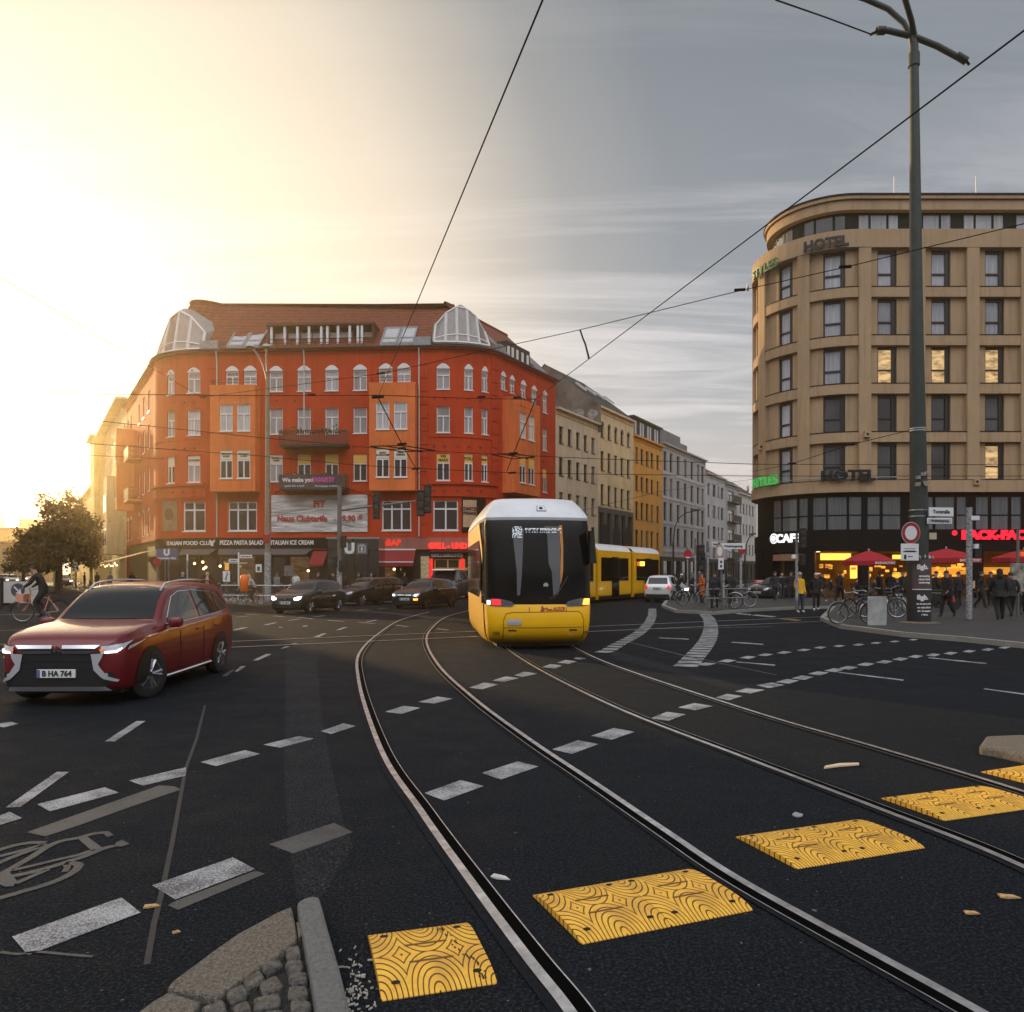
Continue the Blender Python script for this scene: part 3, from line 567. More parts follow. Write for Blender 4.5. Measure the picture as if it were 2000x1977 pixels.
def rooftile(name, c):
    m = mat(name, c, .8); nt = m.node_tree; b = nt.nodes['Principled BSDF']; tc = nn(nt, 'ShaderNodeTexCoord')
    w = nn(nt, 'ShaderNodeTexWave', wave_type='BANDS', bands_direction='Z'); nt.links.new(tc.outputs['Object'], w.inputs[0]); w.inputs['Scale'].default_value = .95; w.inputs['Distortion'].default_value = .3; w.inputs['Detail'].default_value = 2
    n = nn(nt, 'ShaderNodeTexNoise'); nt.links.new(tc.outputs['Object'], n.inputs[0]); n.inputs['Scale'].default_value = 3.0; n.inputs['Detail'].default_value = 8
    a = mixc(nt, ramp(nt, n.outputs[0], [(.3, 0.0), (.7, 1.0)]), tuple(x*1.3 for x in c), tuple(x*.65 for x in c))
    nt.links.new(mixc(nt, ramp(nt, w.outputs[0], [(.0, .75), (.3, 0.0)]), a, tuple(x*.35 for x in c)), b.inputs['Base Color'])
    bp = nn(nt, 'ShaderNodeBump'); bp.inputs['Strength'].default_value = .6; bp.inputs['Distance'].default_value = .05; nt.links.new(w.outputs[0], bp.inputs['Height']); nt.links.new(bp.outputs[0], b.inputs['Normal']); return m
def band(mb, P, u0, u1, z0, z1, d0, d1):
    us = sorted({u0, u1} | {l for l in P.l if u0+1e-4 < l < u1-1e-4})
    for a, b in zip(us, us[1:]): mb.fbox(P.F, a, b, z0, z1, d0, d1)
def win(par, P, u0, u1, z0, z1, g=None, rev=.2, style='cross', fm=None, fw=.07, trans=.64, name='window', panes=2, arch=0.0):
    fm = fm or m_white; F = P.F; mb = MB(); a, b = -rev, -rev+.07
    mb.fbox(F, u0, u0+fw, z0, z1, a, b); mb.fbox(F, u1-fw, u1, z0, z1, a, b); mb.fbox(F, u0+fw, u1-fw, z0, z0+fw, a, b); mb.fbox(F, u0+fw, u1-fw, z1-fw*(1 if not arch else 3.2), z1, a, b)
    zt = z0+(z1-z0)*trans; hw = fw*.55
    if style in ('cross', 'T', 'wide'):
        mb.fbox(F, u0+fw, u1-fw, zt-hw*1.2, zt+hw*1.2, a, b+.004)
        ks = [(i+1)/panes for i in range(panes-1)]
        for k in ks:
            um = u0+(u1-u0)*k; mb.fbox(F, um-hw*1.15, um+hw*1.15, z0+fw, zt-hw, a, b+.006)
            if style == 'wide': mb.fbox(F, um-hw, um+hw, zt+hw, z1-fw, a, b+.006)
    if style == 'bar': mb.fbox(F, u0+fw, u1-fw, z0+(z1-z0)*.38-.04, z0+(z1-z0)*.38+.04, a, b+.004)
    if arch:   # segmental white head, standing a little proud of the wall
        n = 8; pts = [(u0+(u1-u0)*i/n, z1-.02+arch*math.sin(math.pi*i/n)) for i in range(n+1)]
        vs = [F(u, z, .015) for u, z in pts]+[F(u0, z1-.08, .015), ]; 
        mb.poly([F(u, z, .015) for u, z in pts]+[F(u1, z1-.10, .015), F(u0, z1-.10, .015)])
    mb.fbox(F, u0-.05, u1+.05, z0-.07, z0-.005, a, .07)
    o = mb.build(name, fm, par, world=True)
    p = MB(); p.quad(F(u0+.01, z0+.01, a+.02), F(u1-.01, z0+.01, a+.02), F(u1-.01, z1-.01, a+.02), F(u0+.01, z1-.01, a+.02)); p.build('pane', g or g_cur, o); 
    for ch in o.children: 
        pass
    # the pane is a child of the window: same local frame as its building
    pm = o.children[0].data; iv = (Matrix.Translation(par.location) @ Matrix.Rotation(par.rotation_euler.z, 4, 'Z')).inverted(); pm.transform(iv)
    return o
def sub(o, mb, name, m, par):   # sub-part whose vertices are in world space under a part of par
    c = mb.build(name, m, o); iv = (Matrix.Translation(par.location) @ Matrix.Rotation(par.rotation_euler.z, 4, 'Z')).inverted(); c.data.transform(iv); return c
rw = random.Random(21)
# ---------------------------------------------------------------- red corner building
m_red = stucco('red_stucco', (.50, .047, .012)); m_redb = stucco('orange_stucco', (.74, .18, .05)); m_tile = rooftile('red_roof_tiles', (.20, .045, .018)); m_zinc = mat('zinc_sheet', (.28, .29, .30), .5, .3, var=.2, vscale=5)
m_slate = mat('dark_slate', (.02, .02, .022), .7, var=.4, vscale=3); m_black = mat('black_fascia', (.006, .006, .007), .6, spec=.15); m_metal = mat('galvanised', (.35, .35, .36), .4, .8)
def bez(p0, p1, p2, n=10): return [((1-t)**2*p0[0]+2*t*(1-t)*p1[0]+t*t*p2[0], (1-t)**2*p0[1]+2*t*(1-t)*p1[1]+t*t*p2[1]) for t in [i/n for i in range(n+1)]]
PR = Path([(-39.6, 78.9)]+bez((-29.2, 62.6), (-27.5, 58.95), (-23.8, 58.75))+bez((-5.9, 57.66), (-2.6, 57.45), (-1.1, 59.4))+[(3.85, 68.0)])
U = PR.u_at_px; BASE = .12; EAVE = 18.6
rb = thing('corner_building', 'red orange stucco corner apartment block with white windows, glazed corner turrets and tiled roof', 'apartment building', (-14, 63, 0))
rows_front = {5: (15.45, 17.15), 4: (12.2, 14.15), 3: (8.6, 10.65)}
ops = []; wins = []
def addw(x0, x1, z0, z1, **k):
    u0, u1 = U(x0), U(x1); ops.append((u0, u1, z0, z1)); wins.append((u0, u1, z0, z1, k))
for (x0, x1) in ((326.5, 341), (366, 391), (526, 552), (580.7, 607), (635, 661), (690, 716.6), (852.7, 878.6), (907, 924), (941, 953), (1038, 1049), (1060, 1069)):
    dz = -.0
    addw(x0, x1, 15.45, 17.1, arch=.32); addw(x0, x1, 12.2, 14.15); addw(x0, x1, 8.6, 10.65, g='sign')
for (x0, x1) in ((441, 466), (476, 501), (740, 766.5), (776, 802), (978, 988.6), (995.5, 1006), (1017, 1028)): addw(x0, x1, 16.0, 17.15, arch=.32, trans=.55)
for (x0, x1, p) in ((357.6, 401, 2), (445.6, 501.8, 3), (746, 803, 3), (846, 895, 2), (980, 992, 2), (1003, 1014, 2), (1030, 1042, 2), (1058, 1068, 2)): addw(x0, x1, 4.85, 7.1, style='wide', panes=p, trans=.72, fw=.09)
# the wing along the left street
for i, s in enumerate((2.2, 5.4, 8.6, 14.6, 17.2)):
    for z0, z1 in ((15.3, 17.1), (12.2, 14.2), (8.6, 10.6), (4.9, 7.0)):
        u0 = PR.l[1]-s-1.2; 
        if u0 > .3: ops.append((u0, u0+1.15, z0, z1)); wins.append((u0, u0+1.15, z0, z1, dict(g=g_cur2, arch=.25 if z0 < 5 else 0)))
mb = MB(); wall(mb, PR, 0, PR.L, 4.3, EAVE, ops, .22); 
# ends, back and top
bk = [PR.F(PR.L, 0), (3.85-9, 73.0, 0), (-24, 73, 0), (-32, 86, 0), PR.F(0, 0)]
for a, b in zip(bk, bk[1:]):
    a, b = Vector(a), Vector(b); mb.quad(a, b, (b.x, b.y, EAVE), (a.x, a.y, EAVE))
mb.poly([PR.F(l, EAVE-.05) for l in PR.l]+[(p[0], p[1], EAVE-.05) for p in bk[1:-1]])
mb.build('wall', m_red, rb, world=True)
for (u0, u1, z0, z1, k) in wins:
    k = dict(k); g = k.pop('g', None)
    if g == 'sign': g = rw.choice([g_dark, g_cur, g_dark])
    if g is None: g = g_dark if z1 < 7.5 else rw.choice([g_cur, g_cur, g_cur2])
    win(rb, PR, u0, u1, z0, z1, g, .16, **k)
# trim: string courses, cornice, gutter, quoins
tr = MB()
for z0, z1, d in ((18.25, 18.33, .05), (EAVE-.12, EAVE+.02, .28)): band(tr, PR, 0, PR.L, z0, z1, -.02, d)
for xa, xb in ((303, 403), (838, 968)):
    band(tr, PR, U(xa), U(xb), 8.30, 8.48, -.02, .30); band(tr, PR, U(xa), U(xb), 7.40, 8.30, -.02, .14); band(tr, PR, U(xa), U(xb), 11.85, 11.93, -.02, .06)
for xa, xb in ((404, 424), (818, 836), (960, 972)):
    z = 4.3
    while z < 18.0: band(tr, PR, U(xa), U(xb), z, z+.92, -.02, .06); z += 1.0
tr.build('cornice', m_red, rb, world=True)
gt = MB(); gt.tube([PR.F(l, EAVE+.02, .30) for l in PR.l], .09, 6); gt.build('gutter', m_slate, rb, world=True)
for x in (425, 595, 819):
    d = MB(); u = U(x); d.tube([PR.F(u, EAVE-.1, .3), PR.F(u, EAVE-.7, .14), PR.F(u, 12.4 if x == 595 else 4.4, .14)], .055, 6); d.build('downpipe', mat('downpipe_zinc', (.55, .54, .52), .5, .3), rb, world=True)
# anchor studs in a row under the windows
for z in (14.75, 11.2, 7.85):
    st = MB()
    for x in (340, 360, 380, 540, 575, 690, 848, 868, 893, 915, 938, 1045, 1062):
        u = U(x); st.fbox(PR.F, u-.07, u+.07, z-.05, z+.05, 0, .07 if z != 7.85 else .2)
    st.build('wall_anchors', mat('anchor_iron', (.16, .03, .015), .7), rb, world=True)
# bays (oriels)
def oriel(x0, x1, z0, z1, d, cols, rows, m, P=PR, signs=None, par=rb, g=None):
    u0, u1 = P.u_at_px(x0) if x0 > 2 else x0, P.u_at_px(x1) if x1 > 2 else x1
    ua, ub = (u0, u1)
    Q = Path([P.F(ua, 0, 0), P.F(ua+.0, 0, d), P.F(ub, 0, d), P.F(ub, 0, 0)])
    L1 = Q.l[1]; oo = []
    for (a, b) in cols:
        for (c, e) in rows: oo.append((L1+(ub-ua)*a, L1+(ub-ua)*b, c, e))
    # sharp-cornered normals
    def F(u, z, dd=0, Q=Q):
        i = 0
        while i < 2 and u > Q.l[i+1]: i += 1
        t = (Q.p[i+1]-Q.p[i]).normalized(); n = Vector((t.y, -t.x, 0)); q = (u-Q.l[i])/(Q.l[i+1]-Q.l[i]); return Q.p[i].lerp(Q.p[i+1], q)+n*dd+Vector((0, 0, z))
    Q.F = F
    mb = MB(); wall(mb, Q, 0, Q.L, z0, z1, oo, .15)
    mb.poly([F(0, z1), F(L1, z1), F(Q.l[2], z1), F(Q.L, z1)]); mb.poly([F(0, z0), F(L1, z0), F(Q.l[2], z0), F(Q.L, z0)])
    o = mb.build('oriel', m, par, world=True)
    t = MB(); e = Q.l[2]
    for z in (z1-.12,): t.fbox(F, L1-.05, e+.05, z, z+.16, -.02, .07)
    zc = (rows[0][0]+rows[1][1])/2
    for (a, b) in cols:
        t.fbox(F, L1+(ub-ua)*a-.02, L1+(ub-ua)*b+.02, rows[-1][1]+.5, rows[-1][1]+.53, -.01, .03)
    sub(o, t, 'oriel_trim', m, par)
    rl = MB(); 
    for zz in (z1+.22, z1+.42): rl.tube([F(.05, zz, -.1), F(L1+.05, zz, -.1), F(e-.05, zz, -.1), F(Q.L-.05, zz, -.1)], .02, 4)
    sub(o, rl, 'railing', m_slate, par)
    for i, q in enumerate(oo): win(par, Q, *q, g=(g or (g_dark if q[2] < 10 else g_cur2)), rev=.12)
    return Q, oo
rws = [(8.75, 10.85), (12.3, 14.3)]
QL, _ = oriel(421, 508, 7.77, 15.75, .95, [(.22, .50), (.60, .89)], rws, m_redb)
QR, _ = oriel(727, 815, 7.77, 15.75, .95, [(.15, .44), (.54, .83)], rws, m_redb)
QW, _ = oriel(981, 1032, 7.9, 15.3, 1.1, [(.20, .44), (.54, .78)], rws, m_redb)
uo = PR.l[1]-13.6
QS, _ = oriel(.1, .1, 1, 2, .1, [], [(0, 0), (0, 0)], m_red) if False else (None, None)
# the dark oriel and balconies on the left wing
P2 = Path([PR.F(PR.l[1]-14.2, 0, 0), PR.F(PR.l[1]-10.2, 0, 0)]); P2.u_at_px = lambda x: {0: 0, 1: P2.L}[x]
oriel(0, 1, 7.6, 15.4, 1.5, [(.12, .42), (.56, .86)], rws, m_redb, P=P2)
def balcony(par, P, u0, u1, z, d, dark=True, slats=True, name='balcony', h=1.0, plants=True, mslab=None):
    mb = MB(); mb.fbox(P.F, u0, u1, z-.18, z, -.05, d); o = mb.build(name, mslab or m_slate, par, world=True)
    r = MB(); F = P.F
    pts = [(u0, 0), (u0, d-.04), (u1, d-.04), (u1, 0)]
    for zz in (z+h, z+.08): r.tube([F(u, zz, dd) for u, dd in pts], .022, 5)
    n = max(3, int((u1-u0)/.13))
    for i in range(n+1):
        u = u0+(u1-u0)*i/n
        r.fbox(F, u-.035 if dark else u-.01, u+.035 if dark else u+.01, z+.08, z+h, d-.05, d-.035)
    for i in range(1, 5):
        dd = d*i/5; r.fbox(F, u0-.01, u0+.01, z+.08, z+h, dd-.01, dd+.01); r.fbox(F, u1-.01, u1+.01, z+.08, z+h, dd-.01, dd+.01)
    sub(o, r, 'railing', mat('balcony_rail', (.03, .027, .025), .6), par)
    if plants:
        f = MB(); rr = random.Random(int(u0*100))
        for i in range(240):
            u = rr.uniform(u0, u1); k = .5+.5*math.sin(u*4.1); c = F(u, z+h+rr.uniform(-.25, .12+.35*k*k), d+rr.uniform(-.25, .12)); a = Vector((rr.uniform(-1, 1), rr.uniform(-1, 1), rr.uniform(-1, 1))).normalized()*.09; b = Vector((rr.uniform(-1, 1), rr.uniform(-1, 1), rr.uniform(-1, 1))).normalized()*.06
            f.quad(c-a, c-b, c+a, c+b)
        sub(o, f, 'plants', mat('balcony_plants', (.035, .05, .02), .8, var=.5, vscale=6), par)
    return o
balcony(rb, PR, U(556), U(683), 11.2+.05, 1.15)
bo = balcony(rb, PR, U(556), U(683), 7.95, 1.15)
for sgn in (2.0, 9.0): balcony(rb, PR, PR.l[1]-10.0, PR.l[1]-6.8, 8.2 if sgn == 2.0 else 11.9, 1.2, plants=False, mslab=m_redb)
# roof
RI = 5.0; RT = 23.4
def inset(P, d): return [P.F(l, 0, -d) for l in P.l]
e_ = [PR.F(l, EAVE+.05, .12) for l in PR.l]; r_ = [(lambda q: Vector((q.x, q.y, RT)))(PR.F(l, 0, -(RI-2.7*math.exp(-((l-PR.l[6])/4.0)**2)))) for l in PR.l]
rf = MB()
for i in range(len(e_)-1): rf.quad(e_[i], e_[i+1], r_[i+1], r_[i])
rf.poly(r_+[Vector((-5, 72, RT-3)), Vector((-24, 72, RT-3)), Vector((-31, 84, RT-3))])
rf.poly([e_[-1], Vector((-6, 73, EAVE)), Vector((-5, 72, RT-3)), r_[-1]])
rf.poly([e_[0], Vector((-32, 86, EAVE)), Vector((-31, 84, RT-3)), r_[0]])
ro = rf.build('roof', m_tile, rb, world=True)
rd = MB(); rd.tube([p+Vector((0, 0, .03)) for p in r_], .14, 6); sub(ro, rd, 'ridge_tiles', m_tile, rb)
sl = RT-EAVE-.05
def rz(d): return EAVE+.05+sl*(-d+.12)/(RI+.12)       # roof height at inset -d
def roofpt(u, t, lift_=.0): # t 0..1 up the slope
    a = PR.F(u, EAVE+.05, .12); b = PR.F(u, RT, -(RI-2.7*math.exp(-((u-PR.l[6])/4.0)**2))); p = a.lerp(b, t); return p+Vector((0, 0, lift_))
def skylight(x0, x1, t0, t1):
    u0, u1 = U(x0), U(x1); mb = MB(); f = .12
    def q(ua, ub, ta, tb, l): mb.hexa([roofpt(ua, ta, .0), roofpt(ub, ta, .0), roofpt(ub, tb, .0), roofpt(ua, tb, .0), roofpt(ua, ta, l), roofpt(ub, ta, l), roofpt(ub, tb, l), roofpt(ua, tb, l)])
    tf = .02
    q(u0, u0+f, t0, t1, .2); q(u1-f, u1, t0, t1, .2); q(u0+f, u1-f, t0, t0+tf, .2); q(u0+f, u1-f, t1-tf, t1, .2); tm = t0+(t1-t0)*.32; q(u0+f, u1-f, tm-tf/2, tm+tf/2, .2)
    o = mb.build('skylight', m_zinc, rb, world=True); g = MB(); g.quad(roofpt(u0+f, t0, .12), roofpt(u1-f, t0, .12), roofpt(u1-f, t1, .12), roofpt(u0+f, t1, .12)); sub(o, g, 'pane', g_cur2, rb)
for x0, x1 in ((441, 473), (474, 505), (741, 774), (775, 807), (985, 996), (1048, 1058), (1060, 1070)): skylight(x0, x1, .04, .42)
# loggia dormer with white posts
u0, u1 = U(522), U(724); lg = MB(); lg.fbox(PR.F, u0, u1, EAVE+.05, EAVE+.12, -2.2, -.1); lg.fbox(PR.F, u0-.2, u1+.2, 20.55, 20.72, -2.9, -.30)
lg.fbox(PR.F, u0-.1, u0, EAVE+.1, 20.55, -2.6, -.35); lg.fbox(PR.F, u1, u1+.1, EAVE+.1, 20.55, -2.6, -.35); lo = lg.build('dormer', mat('dormer_brown', (.10, .035, .018), .7), rb, world=True)
gl = MB(); gl.fbox(PR.F, u0, u1, EAVE+.12, 20.55, -1.3, -1.2); sub(lo, gl, 'pane', g_dark, rb)
pw = MB()
for x in (524, 550, 575, 598, 622, 634, 655, 678, 694, 702): u = U(x+2); pw.fbox(PR.F, u-.09, u+.09, EAVE+.12, 20.5, -.55, -.40)
for x in (535, 562, 587, 610, 645, 667, 712): u = U(x+2); pw.fbox(PR.F, u-.42, u+.42, EAVE+.35, 20.2, -1.18, -1.14)
sub(lo, pw, 'white_posts', m_white, rb)
rl = MB()
for zz in (EAVE+.55, EAVE+.85): rl.tube([PR.F(u0, zz, -.15), PR.F(u1, zz, -.15)], .025, 5)
for i in range(14): u = u0+(u1-u0)*i/13; rl.tube([PR.F(u, EAVE, -.15), PR.F(u, EAVE+.85, -.15)], .02, 4)
sub(lo, rl, 'railing', m_slate, rb)
ub, uc = U(985), U(1060); lg = MB(); lg.fbox(PR.F, U(1000), U(1044), EAVE+.1, 20.3, -2.4, -.45); lo = lg.build('dormer', m_slate, rb, world=True)
pw = MB()
for x in (1003, 1011, 1020, 1030, 1040): u = U(x); pw.fbox(PR.F, u-.25, u+.1, EAVE+.5, 19.9, -.44, -.40)
sub(lo, pw, 'white_posts', m_white, rb)
for xa, xb in ((392, 428), (808, 842), (972, 984)): zb = MB(); band(zb, PR, U(xa), U(xb), EAVE+.02, EAVE+.75, -.5, .22); zb.build('parapet_box', m_zinc, rb, world=True)
# glazed corner turrets
g_tur = glassmat('turret_glass', (.16, .14, .13), curtain=.3, ccol=(.26, .22, .20))
def turret(xa, xb, n, zlo, ztops):
    ua, ub = U(xa), U(xb); us = [ua+(ub-ua)*i/n for i in range(n+1)]; d0, d1 = .12, -.45
    B = [PR.F(u, zlo, d0) for u in us]; Tm = sum((PR.F(u, 0, d1) for u in us), Vector())/(n+1)
    T_ = []
    for i, u in enumerate(us):
        p = PR.F(u, 0, d1); k = abs(2*i/n-1); p = p.lerp(Vector((Tm.x, Tm.y, 0)), .03*k); T_.append(Vector((p.x, p.y, ztops[i])))
    g = MB()
    for i in range(n): g.quad(B[i], B[i+1], T_[i+1], T_[i])
    gg = [PR.F(ua, zlo, -2.6), PR.F(ub, zlo, -2.6)]
    o = MB(); w = .11
    for i in range(n+1): o.tube([B[i], T_[i]], w, 4)
    for i in range(n):
        o.tube([B[i], B[i+1]], w, 4); o.tube([T_[i], T_[i+1]], w*.8, 4); o.tube([B[i].lerp(T_[i], .22), B[i+1].lerp(T_[i+1], .22)], w*.7, 4)
    fo = o.build('turret_window', m_white, rb, world=True); sub(fo, g, 'pane', g_tur, rb)
    c = MB(); apex = PR.F((ua+ub)/2, max(ztops)+.55, -3.0); apx2 = PR.F((ua+ub)/2, max(ztops)+.40, -1.0)
    for i in range(n): c.add([T_[i]+Vector((0, 0, .06)), T_[i+1]+Vector((0, 0, .06)), apx2], [(0, 1, 2)])
    L_, R_ = PR.F(ua-.35, zlo, -.5), PR.F(ub+.35, zlo, -.5)
    c.add([T_[0], B[0], L_, apx2, apex, PR.F(ua-.5, rz(-2.6), -2.6)], [(0, 1, 2), (0, 2, 5), (0, 5, 3), (3, 5, 4)])
    c.add([T_[-1], B[-1], R_, apx2, apex, PR.F(ub+.5, rz(-2.6), -2.6)], [(0, 2, 1), (0, 5, 2), (0, 3, 5), (3, 4, 5)])
    c.build('turret_roof', m_zinc, rb, world=True)
turret(848, 954, 5, 18.95, [20.4, 21.3, 21.8, 21.7, 21.2, 20.2])
turret(309, 396, 4, 18.75, [20.6, 21.6, 22.0, 21.4, 20.2])
# ground floor
PG = Path([PR.F(l, 0, -.25) for l in PR.l])
def UG(x): return PG.u_at_px(x)
gf = MB(); band(gf, PG, 0, PG.L, BASE, 4.35, -.3, 0); gf.build('ground_floor_wall', mat('dark_shopfront', (.022, .017, .014), .6, var=.3, vscale=2), rb, world=True)
so = MB(); band(so, PR, U(306), U(712), 3.50, 4.32, -.2, .12); sg = so.build('shop_fascia', m_black, rb, world=True)
mlet = mat('white_letters', (.75, .73, .70), .5); mred = mat('red_letters', (.75, .03, .02), .4, emit=(1, .05, .03), es=.55)
sub(sg, text_mb('ITALIAN FOOD CLUB', .42, PR.F, U(368), 3.92, .14, .04, sx=1.0, bold=.012), 'lettering', mlet, rb)
sub(sg, text_mb('PIZZA PASTA SALAD', .46, PR.F, U(473), 3.94, .14, .04, sx=.80, bold=.012), 'lettering', mlet, rb)
sub(sg, text_mb('ITALIAN ICE CREAM', .46, PR.F, U(572), 3.94, .14, .04, sx=.80, bold=.012), 'lettering', mlet, rb)
bh = MB(); u = U(416)
for (a, b, c, d) in ((-.22, -.12, .12, .26), (.12, .22, .12, .26), (-.15, .15, .02, .18), (-.09, .09, -.22, .02)): bh.fbox(PR.F, u+a, u+b, 3.92+c, 3.92+d, .12, .16)
sub(sg, bh, 'emblem', mlet, rb)
for xa, xb in ((357, 425), (428, 612)):
    a = MB(); u0, u1 = U(xa), U(xb)
    a.add([PR.F(u0, 3.5, .1), PR.F(u1, 3.5, .1), PR.F(u1-.3, 3.05, .9), PR.F(u0+.3, 3.05, .9), PR.F(u0, 3.45, .1), PR.F(u1, 3.45, .1), PR.F(u1-.3, 3.0, .9), PR.F(u0+.3, 3.0, .9)], [(0, 1, 2, 3), (4, 7, 6, 5), (2, 6, 7, 3), (0, 3, 7, 4), (1, 5, 6, 2)])
    a.build('awning', mat('grey_awning', (.085, .075, .075), .8), rb, world=True)
a = MB(); u0, u1 = U(612), U(640); a.add([PR.F(u0, 3.3, .05), PR.F(u1, 3.3, .05), PR.F(u1, 2.3, 1.1), PR.F(u0, 2.3, 1.1), PR.F(u1, 2.15, 1.1), PR.F(u0, 2.15, 1.1)], [(0, 1, 2, 3), (3, 2, 4, 5), (0, 3, 5)]); a.build('awning', mat('red_awning', (.22, .012, .015), .8), rb, world=True)
a = MB(); u0, u1 = U(739), U(812); a.add([PR.F(u0, 3.35, .05), PR.F(u1, 3.35, .05), PR.F(u1, 2.45, .9), PR.F(u0, 2.45, .9), PR.F(u1, 2.15, .9), PR.F(u0, 2.15, .9), PR.F(u0, 3.3, .05)], [(0, 1, 2, 3), (3, 2, 4, 5), (0, 3, 5)]); ao = a.build('awning', mat('red_awning', (.22, .012, .015), .8), rb, world=True)
a = MB(); a.fbox(PR.F, u0, u1, 3.36, 3.46, .0, .12); a.fbox(PR.F, u0, u1, 2.43, 2.50, .9, .93); sub(ao, a, 'white_edge', m_white, rb)
a = MB(); band(a, PR, U(612), U(972), 3.42, 4.32, -.2, .03); ps = a.build('shop_fascia', stucco('pink_stucco', (.34, .13, .105)), rb, world=True)
sub(ps, text_mb('KEBAP', .62, PR.F, U(760), 3.9, .05, .05, bold=.03), 'lettering', mred, rb)
a = MB(); band(a, PR, U(842), U(972), 3.2, 3.36, -.2, .5); a.fbox(PR.F, U(842), U(905), 2.75, 3.18, .0, .10); gs = a.build('shop_canopy', mat('dark_red_panel', (.10, .010, .012), .5), rb, world=True)
sub(gs, text_mb('GRILL - UND SCHNELLIMBISS', .56, PR.F, U(838), 3.66, .3, .06, align='LEFT', bold=.03, sx=.88), 'lettering', mat('red_neon', (.8, .02, .02), .4, emit=(1, .03, .02), es=1.6), rb)
sub(gs, text_mb('GRILLGERICHTE', .32, PR.F, U(873), 2.96, .12, .03, bold=.012, sx=1.0), 'lettering', mlet, rb)
# grill shopfront: yellow frames, glass, red pillars, lit menu strip
a = MB(); m_yf = mat('yellow_door_frame', (.62, .38, .06), .5); F = PR.F
for xa, xb, za, zb_ in ((848, 850, .15, 2.7), (873, 876, .15, 2.7), (896, 900, .15, 2.7), (850, 896, 1.95, 2.05), (850, 896, 2.62, 2.7), (906, 909, .15, 2.7), (909, 940, 1.95, 2.05)): a.fbox(F, U(xa), U(xb), za, zb_, -.24, -.1)
fo = a.build('shop_window', m_yf, rb, world=True); p = MB(); p.fbox(F, U(850), U(940), .15, 2.7, -.245, -.2); sub(fo, p, 'pane', g_dark, rb)
for xa, xb in ((839.5, 844.5), (900, 906)):
    p = MB(); p.fbox(F, U(xa), U(xb), .2, 2.72, -.2, .05); p.build('light_pillar', mat('red_light_box', (.7, .01, .01), .4, emit=(1, .02, .02), es=1.3), rb, world=True)
p = MB(); p.fbox(F, U(822), U(838), .2, 2.9, -.2, .05); p.build('menu_lightbox', mat('menu_food_panel', (.3, .2, .1), .5, col2=(.85, .75, .45), vscale=6), rb, world=True)
# first-floor corner posters
p = MB(); band(p, PR, U(902), U(948), 4.7, 7.3, 0, .06); po = p.build('poster', m_black, rb, world=True)
q = MB(); m_tan2 = mat('poster_tan', (.52, .34, .20), .7, var=.2, vscale=3); band(q, PR, U(904), U(930), 5.1, 7.15, .06, .075); sub(po, q, 'poster_sheet', m_tan2, rb)
sub(po, text_mb('SCHNITZEL\nPFANNE', .33, F, U(917), 6.3, .09, .01, bold=.02, sx=.8), 'lettering', mat('brown_letters', (.05, .02, .01), .7), rb)
p = MB(); band(p, PR, U(318), U(347), 4.9, 7.2, 0, .05); po = p.build('poster', mat('brown_poster', (.26, .17, .10), .7, var=.35, vscale=1.5), rb, world=True)
q = MB(); q.disc(F((U(318)+U(347))/2, 6.2, .07), .48, PR.F(U(332), 0, 1)-PR.F(U(332), 0, 0), 20, .02); sub(po, q, 'emblem', mat('poster_round', (.10, .05, .03), .7), rb)
# lettered window films on the second upper floor
m_fw = mat('window_film_white', (.72, .66, .52), .5); m_fy = mat('window_film_yellow', (.85, .50, .08), .5); m_fk = mat('film_letters', (.04, .03, .02), .6)
def film(P, uc, w, z1, h, m, txt, sz=.3, d=-.075, tm=None):
    mb = MB(); mb.fbox(P.F, uc-w/2, uc+w/2, z1-h, z1, d-.01, d); o = mb.build('window_film', m, rb, world=True)
    if txt: sub(o, text_mb(txt, sz, P.F, uc, z1-h/2, d+.012, .012, bold=.008), 'lettering', tm or m_fk, rb)
for x, t, s, m in ((378.5, 'AKADEMIE', .19, m_fw), (334, '', .2, m_fw), (539, 'SPANISCH\nKURSE', .16, m_fw), (594, '', .2, m_fy), (648, '', .2, m_fy), (703, '', .2, m_fy), (865.5, 'WE\nMAKE', .28, m_fy), (915.5, 'YOU', .34, m_fy), (947, 'SMART', .16, m_fy), (1043, '', .2, m_fy), (1064, '', .2, m_fy)):
    w = (U(x+5)-U(x-5))*2.3 if x < 900 else .9
    film(PR, U(x), min(w, .92), 10.62, .68, m, t, s)
for Q, ts in ((QL, ('DEUTSCH\nKURSE', 'ENGLISCH\nKURSE')), (QR, ('LEARN\nLANGUAGES', 'MAKE\nFRIENDS')), (QW, ('', ''))):
    L1, L2 = Q.l[1], Q.l[2]; cs = {id(QL): (.36, .745), id(QR): (.295, .685), id(QW): (.32, .66)}[id(Q)]
    for c, t_ in zip(cs, ts): film(Q, L1+(L2-L1)*c, .9, 10.82, .66, m_fw if t_ else m_fy, t_, .17, d=-.03)
